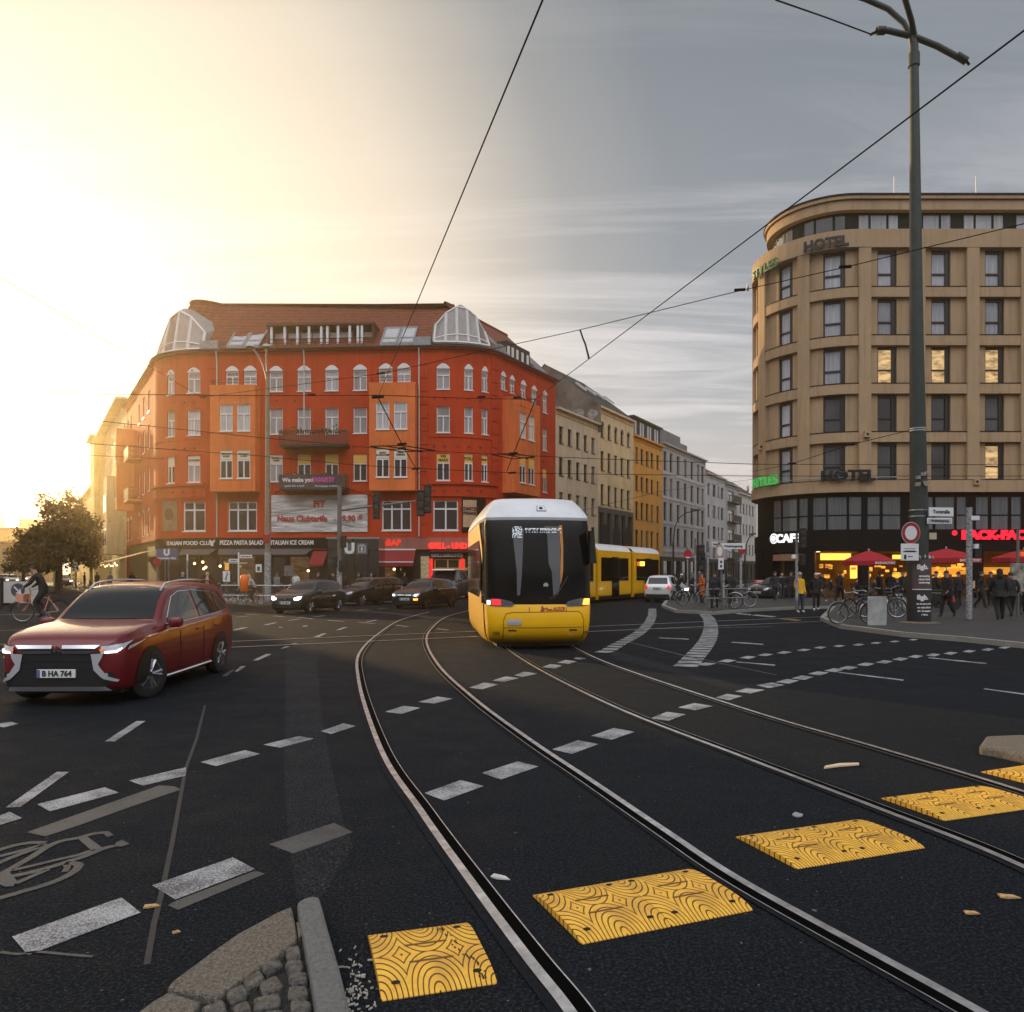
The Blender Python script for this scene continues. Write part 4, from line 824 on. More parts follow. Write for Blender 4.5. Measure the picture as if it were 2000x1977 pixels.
# banners hung on the facade: things of their own
def fabric(name, c1, c2):
    m = mat(name, c1, .75); nt = m.node_tree; b = nt.nodes['Principled BSDF']; tc = nn(nt, 'ShaderNodeTexCoord')
    mp = nn(nt, 'ShaderNodeMapping'); nt.links.new(tc.outputs['Object'], mp.inputs[0]); mp.inputs['Rotation'].default_value = (0, R(55), 0); mp.inputs['Scale'].default_value = (.4, 1, 2.2)
    n = nn(nt, 'ShaderNodeTexNoise'); nt.links.new(mp.outputs[0], n.inputs[0]); n.inputs['Scale'].default_value = 1.0; n.inputs['Detail'].default_value = 5; n.inputs['Distortion'].default_value = .8
    nt.links.new(mixc(nt, ramp(nt, n.outputs[0], [(.4, 0.0), (.65, 1.0)]), c1, c2), b.inputs['Base Color']); bp = nn(nt, 'ShaderNodeBump'); bp.inputs['Strength'].default_value = 1.0; bp.inputs['Distance'].default_value = .25; nt.links.new(n.outputs[0], bp.inputs['Height']); nt.links.new(bp.outputs[0], b.inputs['Normal']); return m
bn = thing('banner', 'large pale grey banner with red lettering, laced to the red facade above the shops', 'banner', PR.F(U(625), 4.75, .1))
a = MB(); us = [U(531)+(U(718.5)-U(531))*i/24 for i in range(25)]; zs = [4.75+2.8*j/10 for j in range(11)]; rr = random.Random(4)
G = [[PR.F(u, z, .10+.05*math.sin(u*1.9+z*2.3)*math.sin(z*2.1)+rr.uniform(-.008, .008)) for u in us] for z in zs]
for j in range(10):
    for i in range(24): a.quad(G[j][i], G[j][i+1], G[j+1][i+1], G[j+1][i])
a.build('banner_cloth', fabric('banner_cloth', (.66, .64, .61), (.40, .385, .37)), bn, world=True, smooth=True)
m_bl = mat('banner_red', (.42, .035, .03), .6)
text_mb('FiT', .70, PR.F, U(625), 6.85, .19, .012, bold=.03).build('lettering', m_bl, bn, world=True)
text_mb('Neue Clubtarife', .62, PR.F, U(543), 5.75, .19, .012, align='LEFT', bold=.022, sx=.95).build('lettering', m_bl, bn, world=True)
text_mb('ab', .28, PR.F, U(652), 5.68, .19, .012, align='LEFT').build('lettering', mat('banner_dark', (.12, .06, .06), .6), bn, world=True)
text_mb('19,90 €', .62, PR.F, U(662), 5.75, .19, .012, align='LEFT', bold=.022, sx=.95).build('lettering', m_bl, bn, world=True)
bn = thing('banner', 'narrow dark banner with white and pink lettering on the lower balcony railing', 'banner', PR.F(U(618), 7.95, 1.3))
a = MB(); a.fbox(PR.F, U(556), U(682), 7.86, 8.95, 1.20, 1.23); a.build('banner_cloth', mat('dark_banner', (.055, .045, .05), .7, var=.3, vscale=1), bn, world=True)
text_mb('We make you', .44, PR.F, U(563), 8.55, 1.25, .012, align='LEFT', bold=.014, sx=.92).build('lettering', mlet, bn, world=True)
text_mb('speak like a local', .22, PR.F, U(567), 8.12, 1.25, .012, align='LEFT').build('lettering', mlet, bn, world=True)
text_mb('SMART!', .46, PR.F, U(617), 8.55, 1.25, .012, align='LEFT', bold=.04, sx=1.1, italic=.3).build('lettering', mat('pink_letters', (.45, .06, .26), .6), bn, world=True)
text_mb('the language academy', .20, PR.F, U(625), 8.1, 1.25, .012, align='LEFT').build('lettering', mlet, bn, world=True)
# big awning with a string of bulbs round the left corner
aw = thing('awning', 'wide tan cafe awning with hanging bulbs on the street side of the red building', 'awning', PR.F(PR.l[1]-2, 3.2, 1)); a = MB(); ua, ub = PR.l[1]-9, PR.l[1]+1.2
a.add([PR.F(ua, 3.5, 0), PR.F(ub, 3.5, 0), PR.F(ub, 2.55, 3.2), PR.F(ua, 2.55, 3.2), PR.F(ub, 2.35, 3.2), PR.F(ua, 2.35, 3.2)], [(0, 1, 2, 3), (3, 2, 4, 5)]); a.build('awning_cloth', mat('tan_awning', (.34, .22, .10), .8), aw, world=True)
m_bulb = mat('bulb', (.9, .6, .3), .4, emit=(1, .62, .25), es=5)
for i in range(9):
    p = PR.F(ua+.6+i*1.08, 2.28+.12*math.sin(i*2.0), 3.1-.05*i); b = MB(); b.lathe([(0, -.07), (.06, -.03), (.075, .02), (.04, .07), (0, .09)], p, 8); b.build('bulb', m_bulb, aw, world=True, smooth=True)
# ---------------------------------------------------------------- terrace along the right-hand street
LS = lambda s: (3.85+.51*s, 68+.86*s)
def sx_of(x): t = (x-1000)/1500; return (68*t-3.85)/(.51-.86*t)
def terrace(name, label, x0, x1, eave, m, cols, rows, gm=None, frame=None, rev=.22, arch_top=False, skip=None, style='cross', trans=.66, gl=None, base_m=None, roof=None, ground=3.6, roof_m=None, depth=11, fw=.06):
    s0, s1 = sx_of(x0)+.004, sx_of(x1); P = Path([LS(s0), LS(s1)]); c = P.F(P.L/2, 0, 0)
    t = thing(name, label, 'apartment building', (c.x, c.y, 0)); oo = []; sp = []
    for ci, (a, b) in enumerate(cols):
        ua, ub = P.u_at_px(a), P.u_at_px(b)
        if ua is None or ub is None: continue
        for ri, (z0, z1) in enumerate(rows):
            if skip and skip(ci, ri): continue
            oo.append((ua, ub, z0, z1)); sp.append(ri)
    mb = MB(); wall(mb, P, 0, P.L, ground, eave, oo, rev); A, B = P.F(0, 0, -depth), P.F(P.L, 0, -depth); a, b = P.F(0, 0), P.F(P.L, 0)
    Z = Vector((0, 0, eave)); zg = Vector((0, 0, 0))
    mb.quad(a, A, A+Z, a+Z); mb.quad(b, B, B+Z, b+Z); mb.quad(A, B, B+Z, A+Z); mb.quad(a+Z, b+Z, B+Z, A+Z)
    mb.build('wall', m, t, world=True)
    g0 = MB(); wall(g0, P, 0, P.L, BASE, ground, [(P.L*k/5+.4, P.L*(k+1)/5-.4, BASE+.3, ground-.5) for k in range(5)], .3); g0.build('ground_floor_wall', base_m or m_slate, t, world=True)
    g1 = MB(); g1.quad(P.F(.3, BASE, -.28), P.F(P.L-.3, BASE, -.28), P.F(P.L-.3, ground-.4, -.28), P.F(.3, ground-.4, -.28)); g1.build('shop_window', g_dark, t, world=True)
    for q, ri in zip(oo, sp): win(t, P, *q, g=(gl or g_dark) if rw.random() < .8 else g_cur, rev=rev, style=style, fm=frame or m_dkf, fw=fw, trans=trans, arch=.22 if (arch_top and ri == 0) else 0)
    tr = MB(); tr.fbox(P.F, 0, P.L, eave-.12, eave+.06, -.1, .35); tr.fbox(P.F, 0, P.L, eave-.5, eave-.42, -.01, .08)
    tr.build('cornice', m, t, world=True)
    if roof:
        r = MB(); h, d = roof; a, b = P.F(0, eave+.06, .3), P.F(P.L, eave+.06, .3); c, e = P.F(0, eave+h, -d), P.F(P.L, eave+h, -d); f, g = P.F(0, eave, -depth), P.F(P.L, eave, -depth)
        r.quad(a, b, e, c); r.quad(c, e, g, f); r.poly([a, c, f]); r.poly([b, e, g]); r.build('roof', roof_m or m_slate, t, world=True)
    return t, P
T6 = lambda u: 1060+u*.2723
cs = lambda L: [(T6(a), T6(b)) for a, b in L]
m_be1 = stucco('beige_stucco', (.66, .56, .41)); m_be2 = stucco('cream_stucco', (.76, .61, .38)); m_or = stucco('ochre_stucco', (.74, .38, .09)); m_gy = stucco('grey_concrete', (.44, .45, .47)); m_gy2 = stucco('pale_grey_render', (.54, .54, .57)); m_wh = stucco('off_white_stucco', (.64, .62, .60))
t1, P1 = terrace('apartment_building', 'plain beige stucco block directly right of the red corner building', 1085.2, 1168, 16.3, m_be1, cs([(117, 147), (180, 208), (240, 266), (295, 320), (349, 374)]), [(13.3, 14.8), (10.4, 12.0), (7.3, 8.9), (4.5, 6.1)])
# bare fire wall and chimney end above the beige block
mf = mat('bare_firewall', (.17, .16, .15), .9, col2=(.035, .028, .024), vscale=.55, bump=.8, bscale=4)
t2, P2_ = terrace('apartment_building', 'cream block with arched top windows, dark pitched roof and grey stone base', 1168, 1237, 18.1, m_be2, cs([(416, 440), (466, 488), (514, 535), (559, 580), (604, 625)]), [(15.2, 16.6), (11.9, 13.8), (8.5, 10.5)], arch_top=True, base_m=mat('dark_stone', (.07, .075, .075), .7, var=.3, vscale=2), ground=8.2, roof=(5.0, 6.0))
a = MB(); a.poly([P2_.F(-.02, 15.5, .32), P2_.F(-.02, 18.15, .32), P2_.F(-.02, 23.15, -6), P2_.F(-.02, 18.1, -11), P2_.F(-.02, 15.5, -11)]); a.build('firewall', mf, t2, world=True)
a = MB()
for i in range(3): u = P2_.L*(i+.5)/3; n = 8; a.poly([P2_.F(u+1.0*math.cos(math.pi*k/n), 5.6+1.0*math.sin(math.pi*k/n), .02) for k in range(n+1)]+[P2_.F(u-1.0, 3.6, .02), P2_.F(u+1.0, 3.6, .02)])
a.build('arched_window', m_black, t2, world=True)
a = MB()
for i in range(4): u = P2_.L*(i+.5)/4; a.hexa([P2_.F(u-.3, 20.1, -1.9), P2_.F(u+.3, 20.1, -1.9), P2_.F(u+.3, 20.9, -2.9), P2_.F(u-.3, 20.9, -2.9), P2_.F(u-.3, 20.3, -1.9), P2_.F(u+.3, 20.3, -1.9), P2_.F(u+.3, 21.1, -2.9), P2_.F(u-.3, 21.1, -2.9)])
a.build('roof_window', g_cur2, t2, world=True)
# graffiti-like pale blocks on the fire wall
gp = MB(); rr = random.Random(9)
for i in range(5):
    for j in range(2):
        dd = -.6-i*1.55; z = 16.2+j*1.15+(.25*i if i < 4 else .3)
        if z > 18.1+5*min(-dd, 6)/6.2-.9: continue
        pts = [(dd+.7*math.cos(k*math.pi/5)*rr.uniform(.8, 1.1), z+.5*math.sin(k*math.pi/5)*rr.uniform(.8, 1.2)) for k in range(10)]
        gp.poly([P2_.F(-.05, b, a) for a, b in pts])
gp.build('graffiti', mat('graffiti_grey', (.34, .34, .34), .8, col2=(.08, .08, .08), vscale=2.5), t2, world=True)
t3, P3 = terrace('apartment_building', 'ochre yellow block with a dark glazed attic storey', 1237, 1293.6, 16.7, m_or, cs([(665, 686), (703, 722), (740, 760), (775, 794), (817, 834)]), [(13.8, 15.5), (10.8, 12.4), (7.6, 9.5), (4.5, 6.4)])
a = MB(); a.fbox(P3.F, 0, P3.L, 16.76, 18.7, -9, -.25); a.fbox(P3.F, 0, P3.L, 18.7, 18.9, -9.3, .1); a.build('attic', m_slate, t3, world=True)
for i in range(12):
    if i % 3 == 2: continue
    u = P3.L*(i+.5)/12; a = MB(); a.fbox(P3.F, u-.24, u+.24, 17.0, 18.5, -.24, -.2); a.build('attic_window', g_hot3, t3, world=True)
t4, P4 = terrace('apartment_building', 'long modern grey block with tall narrow dark windows in a concrete grid', 1293.6, 1378, 17.2, m_gy, cs([(867, 889), (911, 931), (962, 982), (1013, 1033), (1061, 1080), (1106, 1124), (1138, 1156)]), [(14.0, 16.3), (11.0, 13.2), (8.0, 10.2), (5.0, 7.2)], style='none', base_m=m_slate)
a = MB(); a.fbox(P4.F, .2, P4.L*.62, 17.26, 19.6, -8, -1.4); a.fbox(P4.F, P4.L*.62, P4.L*.8, 17.26, 18.9, -8, -1.5); a.build('attic', mat('attic_panels', (.12, .13, .14), .5, var=.3, vscale=.7), t4, world=True)
a = MB()
for z in (4.2, 7.6, 10.6, 13.6): a.fbox(P4.F, 0, P4.L, z-.03, z+.35, -.01, .06)
a.build('floor_band', m_gy2, t4, world=True)
t5, P5 = terrace('apartment_building', 'pale grey block under a red tiled roof, beyond the modern grid block', 1378, 1416, 15.6, m_gy2, [(1382, 1386), (1392, 1398), (1402, 1405), (1408, 1413)], [(12.7, 14.3), (9.6, 11.3), (6.6, 8.3), (3.9, 5.2)], roof=(2.2, 3.5), roof_m=m_tile)
t6, P6 = terrace('apartment_building', 'narrow grey block with stacked dark balconies near the end of the street', 1416, 1440, 15.2, m_gy, [(1421, 1434)], [(12.5, 14.2), (9.5, 11.3), (6.6, 8.3), (3.9, 5.4)], gl=g_cur, style='cross')
for z in (12.4, 9.4, 6.5, 3.8): balcony(t6, P6, P6.L*.18, P6.L*.85, z, 1.0, plants=False)
t7, P7 = terrace('apartment_building', 'off-white block with small paired windows at the far end of the street', 1440, 1478, 14.4, m_wh, [(1445, 1448), (1451, 1454), (1457, 1460), (1463, 1466), (1469, 1472)], [(11.3, 12.9), (7.9, 9.6), (4.6, 6.3)], roof=(3.0, 4), roof_m=m_slate)
# rooftop antenna and far dark roofs
# far side of that street, seen past the hotel corner: closes the view
s = 150; a = MB(); p = LS(s); 
fb = thing('apartment_building', 'distant hazy block closing the far end of the right hand street', 'apartment building', (93, 215, 0)); a.box(-14, 24, -3, 9, 0, 17.5); a.build('wall', m_wh, fb)
for i in range(8):
    for j in range(5): b = MB(); b.box(-13+i*4.5, -11.6+i*4.5, -3.05, -2.98, 2+j*3.1, 3.9+j*3.1); b.build('window', g_dark, fb)
a = MB(); a.hexa([(-14.3, -3.3, 17.5), (24.3, -3.3, 17.5), (24.3, 9.3, 17.5), (-14.3, 9.3, 17.5), (-12, 1, 20), (22, 1, 20), (22, 5, 20), (-12, 5, 20)]); a.build('roof', m_tile, fb)
# ---------------------------------------------------------------- left-hand street
LW = lambda s, d=0: (-29.8-.535*s-.845*d, 63.4+.845*s-.535*d)
def lblock(label, s0, s1, d, eave, m, rows, step, ww, gl, roof=None, name='apartment_building', z0=BASE, over=.5, roof_m=None):
    P = Path([LW(s1, d), LW(s0, d)]); c = P.F(P.L/2, 0, 0); t = thing(name, label, 'apartment building', (c.x, c.y, 0)); oo = []
    n = max(1, int(P.L/step))
    for i in range(n):
        u = (i+.5)*P.L/n
        for r in rows: oo.append((u-ww/2, u+ww/2, r[0], r[1]))
    mb = MB(); wall(mb, P, 0, P.L, z0, eave, oo, .2); a, b = P.F(0, 0), P.F(P.L, 0); A, B = P.F(0, 0, -11), P.F(P.L, 0, -11); Z = Vector((0, 0, eave))
    mb.quad(a, A, A+Z, a+Z); mb.quad(b, B, B+Z, b+Z); mb.quad(A, B, B+Z, A+Z); mb.quad(a+Z, b+Z, B+Z, A+Z); mb.build('wall', m, t, world=True)
    for q in oo: win(t, P, *q, g=gl, rev=.2)
    c = MB(); c.fbox(P.F, 0, P.L, eave-.1, eave+.12, -.1, over); c.build('eaves', m, t, world=True)
    if roof: r = MB(); h, dd = roof; r.quad(P.F(0, eave+.12, over), P.F(P.L, eave+.12, over), P.F(P.L, eave+h, -dd), P.F(0, eave+h, -dd)); r.quad(P.F(0, eave+h, -dd), P.F(P.L, eave+h, -dd), P.F(P.L, eave, -11), P.F(0, eave, -11)); r.poly([P.F(P.L, eave+.12, over), P.F(P.L, eave+h, -dd), P.F(P.L, eave, -11)]); r.build('roof', roof_m or m_tile, t, world=True)
    return t, P
m_yel = stucco('yellow_stucco', (.66, .50, .18)); m_cr2 = stucco('sand_stucco', (.58, .47, .27))
lb1, PL1 = lblock('cream block with small square windows, next along the left street after the red building', 18.45, 44, 0, 19.6, m_cr2, [(16.6, 17.3), (13.6, 15.2), (10.5, 12.1), (7.4, 9.0), (4.2, 5.9)], 3.0, 1.0, g_cur, over=1.0)
a = MB(); q0, q1 = PL1.L-6.2, PL1.L-2.2; 
for k in (0,): a.fbox(PL1.F, q0, q1, 3.6, 11.8, 0, 1.6)
a.build('oriel', m_cr2, lb1, world=True)
for z in (4.4, 8.0):
    for k in (.35, 2.3): a = MB(); a.fbox(PL1.F, q0+k, q0+k+1.2, z, z+2.0, 1.6, 1.64); w_ = a.build('window', m_white, lb1, world=True); a = MB(); a.fbox(PL1.F, q0+k+.12, q0+k+1.08, z+.12, z+1.88, 1.64, 1.66); sub(w_, a, 'pane', g_dark, lb1)
lb2, PL2 = lblock('tall pale block with a bare end wall standing forward on the left street', 44.2, 51.5, 1.2, 19.6, m_yel, [(15.2, 17.0), (11.8, 13.6), (8.4, 10.2), (5.0, 6.8)], 3.2, 1.2, g_cur, over=.5)
lb3, PL3 = lblock('distant sunlit yellow block low behind the street trees', 52.5, 125, .5, 14.0, m_yel, [(10.8, 12.4), (7.2, 9.0), (3.8, 5.6)], 4.2, 1.3, g_cur, roof=(3, 4))
# the left side of that street: far away in the frame's corner
for i, (x0, x1, ytop, Y, m, lb) in enumerate(((-60, 38, 1034, 190, m_yel, 'hazy yellow block far down the left street under the church spire'), (38, 72, 1017, 230, m_cr2, 'hazy flat topped block far down the left street, left of the trees'), (-120, 30, 1062, 150, m_be2, 'low hazy block with tall windows at the far left edge'))):
    X0, X1, zt = pX(x0, Y), pX(x1, Y), pZ(ytop, Y); t = thing('apartment_building', lb, 'apartment building', ((X0+X1)/2, Y, 0)); w = (X1-X0)/2
    a = MB(); a.box(-w, w, 0, 12, 0, zt); a.build('wall', m, t)
    a = MB(); a.box(-w-.4, w+.4, -.5, 12.3, zt, zt+.4); a.build('roof', m_tile, t)
    n = max(2, int(2*w/3.4)); k = 0
    for a_ in range(n):
        z = 4.5
        while z+2 < zt:
            if k < 95: b = MB(); xx = -w+2*w*(a_+.5)/n; b.box(xx-.6, xx+.6, -.06, .01, z, z+1.9); b.build('window', g_cur, t); k += 1
            z += 3.2
sp = thing('church_spire', 'thin pointed church spire far away at the left edge', 'church', (pX(3, 420), 420, 0)); a = MB(); a.lathe([(3.6, 0), (3.6, 22), (2.3, 24), (0, 37.5)], (0, 0, 0), 8); a.build('spire', mat('spire_copper', (.18, .12, .08), .7), sp)
# unseen block row added outside the frame to keep low sun off the junction
sb = thing('apartment_building', 'unseen cream row of blocks added outside the frame to shade the junction', 'apartment building', (-41, 60, 0)); SBp = [(-42.5, 40), (-42.5, 60), (-100, 147), (-125, 130), (-80, 60), (-80, 40)]; a = MB(); a.prism([(x+41, y-60) for x, y in SBp], 0, 15.5); a.build('wall', m_be2, sb); a = MB(); a.prism([((x+41)*.985-1, (y-60)*.985) for x, y in SBp], 15.5, 17.0); a.build('roof', m_tile, sb)
# ---------------------------------------------------------------- hotel
m_hot = stucco('hotel_render', (.46, .315, .19), var=.10); m_hotd = mat('hotel_black', (.005, .006, .007), .45, spec=.15)
def harc(r, n=16): return [(21.5+r*math.cos(R(149.3+(270-149.3)*i/n)), 52+r*math.sin(R(149.3+(270-149.3)*i/n))) for i in range(n+1)]
def hpath(r, yf): a = harc(r); return Path([(a[0][0]+20.4, a[0][1]+34.4)]+a+[(75, yf)])
PH = hpath(5.0, 47.0); UH = PH.u_at_px
U0 = PH.l[1]                               # arc start
def ua(phi): return U0+5.0*R(270-phi-149.3)  # phi from the front towards the left
ht = thing('hotel', 'tan six storey hotel with rounded corner, grid facade and black ground floor', 'hotel', (30, 52, 0))
ROWS = []; z = 19.25
for i in range(5): ROWS.append((z, z+2.28)); z -= 2.965
UF = PH.l[-2]                              # start of the straight front
wins_h = []
for i in range(9): c = UF+1.65+1.62+3.33*i-.55; wins_h.append((c-.60, c+.60))
UFc = lambda x: PH.u_at_px(x)
wins_h = [(UFc(1718), UFc(1756))]+[(UFc(1718)+3.31*k, UFc(1756)+3.31*k) for k in range(1, 14)]
arcw = [(ua(27), ua(11.5)), (ua(63), ua(50)), (ua(101), ua(88))]
street = [(U0-3.2-3.3*k, U0-2.0-3.3*k) for k in range(8)]
allw = street+arcw+wins_h
ops = [(a, b, z0, z1) for a, b in allw for z0, z1 in ROWS]
Pc = Path([PH.F(l, 0, -.28) for l in PH.l])
def fix(P):  # same arc-length parameter as PH
    Q = Path.__new__(Path); Q.__dict__ = dict(P.__dict__); Q.F = lambda u, z, d=0: PH.F(u, z, d-.28); Q.l = PH.l; Q.L = PH.L; return Q
Pc = fix(PH)
mb = MB(); wall(mb, Pc, 0, PH.L, 6.65, 22.7, ops, .25)
bk = [PH.F(PH.L, 0), Vector((75, 70, 0)), Vector((50, 88, 0)), PH.F(0, 0)]
for a, b in zip(bk, bk[1:]): mb.quad(a, b, b+Vector((0, 0, 22.7)), a+Vector((0, 0, 22.7)))
mb.poly([PH.F(l, 22.68) for l in PH.l]+[Vector((p.x, p.y, 22.68)) for p in bk[1:-1]]); mb.poly([PH.F(l, 6.66) for l in PH.l]+[Vector((p.x, p.y, 6.66)) for p in bk[1:-1]])
mb.build('wall', m_hot, ht, world=True)
# projecting grid: piers and spandrels
pil = [(UFc(1678)+3.31*k, UFc(1702)+3.31*k) for k in range(15)]+[(ua(44.5), ua(36)), (ua(85), ua(75)), (ua(119), ua(110))]+[(U0-1.4-3.3*k, U0-.6-3.3*k) for k in range(8)]
pm = MB()
for a, b in pil: band(pm, PH, a, b, 7.34, 21.6, -.30, .0)
pm.build('piers', m_hot, ht, world=True)
sm_ = MB()
for (z0, z1) in ROWS[:-1]: band(sm_, PH, 0, PH.L, z0-.66, z0-.02, -.30, -.05)
sm_.build('spandrels', m_hot, ht, world=True)
lg = MB()
for (z0, z1) in ROWS: band(lg, PH, 0, PH.L, z0-.05, z0+.0, -.30, .01 if z0 == ROWS[-1][0] else -.03)
lg.build('window_ledges', m_hotd, ht, world=True)
fb_ = MB(); band(fb_, PH, 0, PH.L, 21.6, 22.72, -.30, .02); band(fb_, PH, 0, PH.L, 6.62, 7.34, -.30, .06); fb_.build('fascia', m_hot, ht, world=True)
rwh = random.Random(5)
for i, (a, b) in enumerate(allw):
    for j, (z0, z1) in enumerate(ROWS):
        g = rwh.choice([g_hot, g_hot, g_hot2]) if j > 1 else g_hot
        if i >= len(street)+3 and j == 2: g = g_hotw
        if j > 2: g = rwh.choice([g_hot2, g_hot2, g_hot]) 
        if i == len(street)+1 and j < 4: g = g_hot3
        if i == len(street)+5 and j == 4: g = g_hotw
        mb = MB(); F = Pc.F; fw = .10; d0, d1 = -.25, -.12; us = b-.28
        mb.fbox(F, a, a+fw, z0, z1, d0, d1); mb.fbox(F, us, b, z0, z1, d0, d1); mb.fbox(F, a+fw, us, z0, z0+fw, d0, d1); mb.fbox(F, a+fw, us, z1-.18, z1, d0, d1); zm = z0+(z1-z0)*.37; mb.fbox(F, a+fw, us, zm-.05, zm+.05, d0, d1+.003)
        o = mb.build('window', m_dkf, ht, world=True); p = MB(); p.quad(F(a+.02, z0+.02, -.2), F(us+.02, z0+.02, -.2), F(us+.02, z1-.02, -.2), F(a+.02, z1-.02, -.2)); sub(o, p, 'pane', g, ht)
# set-back attic
PA = hpath(3.6, 48.4)
at = MB(); band(at, PA, 0, PA.L, 22.68, 24.4, -.3, 0); at.poly([PA.F(l, 25.1) for l in PA.l]+[Vector((p.x, p.y, 25.1)) for p in bk[1:-1]]); at.build('attic_wall', m_hotd, ht, world=True)
pp_ = MB(); band(pp_, PA, 0, PA.L, 24.35, 24.95, -.3, .45); band(pp_, PA, 0, PA.L, 24.99, 25.2, -.3, .60); pp_.build('roof_parapet', m_hot, ht, world=True)
pt_ = MB(); band(pt_, PA, 0, PA.L, 25.2, 25.30, -.3, .66); band(pt_, PA, 0, PA.L, 24.95, 24.99, -.3, .47); pt_.build('parapet_capping', m_hotd, ht, world=True)
u = PA.l[1]-2
k = 0
while u < PA.L-3:
    for a, b in ((0, .6), (.75, 1.72), (1.88, 2.45)):
        p = MB(); us = sorted({u+a, u+b} | {l for l in PA.l if u+a < l < u+b})
        for q0, q1 in zip(us, us[1:]): p.quad(PA.F(q0, 22.9, .012), PA.F(q1, 22.9, .012), PA.F(q1, 24.2, .012), PA.F(q0, 24.2, .012))
        p.build('attic_window', g_hot if u > PA.l[-2]-1 else g_hot2, ht, world=True)
    u += 3.31
for x in (1747, 1907):
    p = MB(); p.tube([px(x, 392, 48.6), px(x, 345, 48.6)], .05, 6); p.build('roof_mast', mat('white_mast', (.7, .68, .68), .4), ht, world=True)
# first floor: black cladding with large panes
PB = Path([PH.F(l, 0, -.15) for l in PH.l]); PB = fix(PH)
def FB(u, z, d=0): return PH.F(u, z, d-.35)
bb = MB(); band(bb, PH, 0, PH.L, 4.1, 6.64, -.7, -.35); band(bb, PH, 0, PH.L, 3.0, 4.1, -.7, -.15); bo_ = bb.build('black_cladding', m_hotd, ht, world=True)
def bpane(x0, x1, y0, y1, g, par=bo_):
    p = MB(); a, b = PH.u_at_px(x0), PH.u_at_px(x1); zt, zb = pZ(y0, 47.3), pZ(y1, 47.3)
    us = sorted({a, b} | {l for l in PH.l if a < l < b})
    for q0, q1 in zip(us, us[1:]): p.quad(FB(q0, zb, .02), FB(q1, zb, .02), FB(q1, zt, .02), FB(q0, zt, .02))
    sub(par, p, 'pane', g, ht)
g_gr = glassmat('grey_blinds', (.05, .055, .06), curtain=.2, ccol=(.13, .14, .15))
T2 = lambda u: 1440+u*.28986
for a, b in ((220, 270), (285, 385), (405, 462), (505, 595), (610, 745), (765, 850), (895, 975), (998, 1115), (1275, 1335), (1355, 1480), (1500, 1560), (1630, 1710), (1735, 1845), (1870, 1932), (1990, 2060), (2080, 2200), (2240, 2300)):
    bpane(T2(a), T2(b), 971, 1005, g_gr); bpane(T2(a), T2(b), 1008, 1034, g_gr)
# shop floor: piers, glass, lit room behind
m_in = mat('shop_interior_wall', (.42, .25, .09), .8, col2=(.12, .07, .03), vscale=1.2); m_floor = mat('shop_floor', (.10, .09, .08), .6)
SB = hpath(5.0, 47.0)
rm = MB(); rm.quad((20, 53, .13), (72, 53, .13), (72, 53, 3.0), (20, 53, 3.0)); rm.build('shop_back_wall', m_in, ht, world=True)
rm = MB(); rm.quad((20, 47.2, .13), (72, 47.2, .13), (72, 53, .13), (20, 53, .13)); rm.build('shop_floor', m_floor, ht, world=True)
rm = MB(); rm.quad((20, 47.2, 2.99), (72, 47.2, 2.99), (72, 53, 2.99), (20, 53, 2.99)); rm.build('shop_ceiling', mat('shop_ceiling', (.3, .2, .1), .8), ht, world=True)
pl = MB()
for x0, x1 in ((1472, 1504), (1560, 1590), (1684, 1700), (1790, 1808), (1905, 1925), (2020, 2040)): band(pl, PH, UH(x0+4) if x0 == 1472 else UH(x0), UH(x1), .12, 3.0, -.7, -.2)
band(pl, PH, 0, UH(1477), .12, 3.0, -.7, -.2)
pl.build('ground_floor_pier', m_hotd, ht, world=True)
gm = mat('shop_glass', (1, 1, 1), .02, spec=.5, trans=1.0); gm.node_tree.nodes['Principled BSDF'].inputs['IOR'].default_value = 1.02
for x0, x1 in ((1590, 1684), (1700, 1790), (1808, 1905), (1925, 2020), (2040, 2200)):
    p = MB(); band(p, PH, UH(x0), UH(x1), .12, 2.9, -.45, -.43); p.build('shop_window', gm, ht, world=True)
p = MB(); band(p, PH, UH(1504), UH(1560), .12, 2.9, -.62, -.60); p.build('door_glass', g_dark, ht, world=True)
p = MB(); band(p, PH, UH(1505), UH(1560), 2.45, 2.85, -.5, -.2); p.build('door_fascia', mat('dull_orange_sign', (.30, .16, .09), .6), ht, world=True)
m_lb = mat('menu_lightbox', (.9, .5, .1), .5, emit=(1, .50, .07), es=2.2); m_lb2 = glassmat('counter_glow', (.3, .15, .03), emit=(1, .40, .04), es=2.0)
def glow(x0, x1, y0, y1, Y, m, nm='menu_board'):
    a = px(x0, y1, Y); b = px(x1, y0, Y); p = MB(); p.box(a.x, b.x, Y, Y+.15, a.z, b.z); p.build(nm, m, ht, world=True)
glow(1604, 1662, 1081, 1094, 50, m_lb); glow(1745, 1766, 1084, 1092, 50, m_lb); glow(1662, 1676, 1098, 1130, 51.8, m_lb, 'lit_column')
rg = random.Random(8)
for i in range(46):
    x = rg.choice([rg.uniform(1594, 1680), rg.uniform(1690, 1785), rg.uniform(1815, 1900), rg.uniform(1930, 2010)]); y = rg.uniform(1098, 1128); w = rg.uniform(3, 11); h = rg.uniform(2, 8)
    glow(x, x+w, y, y+h, 51.6+.01*i, m_lb2, 'lit_room_box')  # random glowing boxes imitate the lit room behind the glass
glow(1740, 1768, 1118, 1135, 49, m_lb2, 'lit_counter')
glow(1815, 1990, 1108, 1122, 52.2, mat('dim_glow', (.8, .4, .1), .6, emit=(1, .42, .06), es=.65), 'lit_wall_strip')
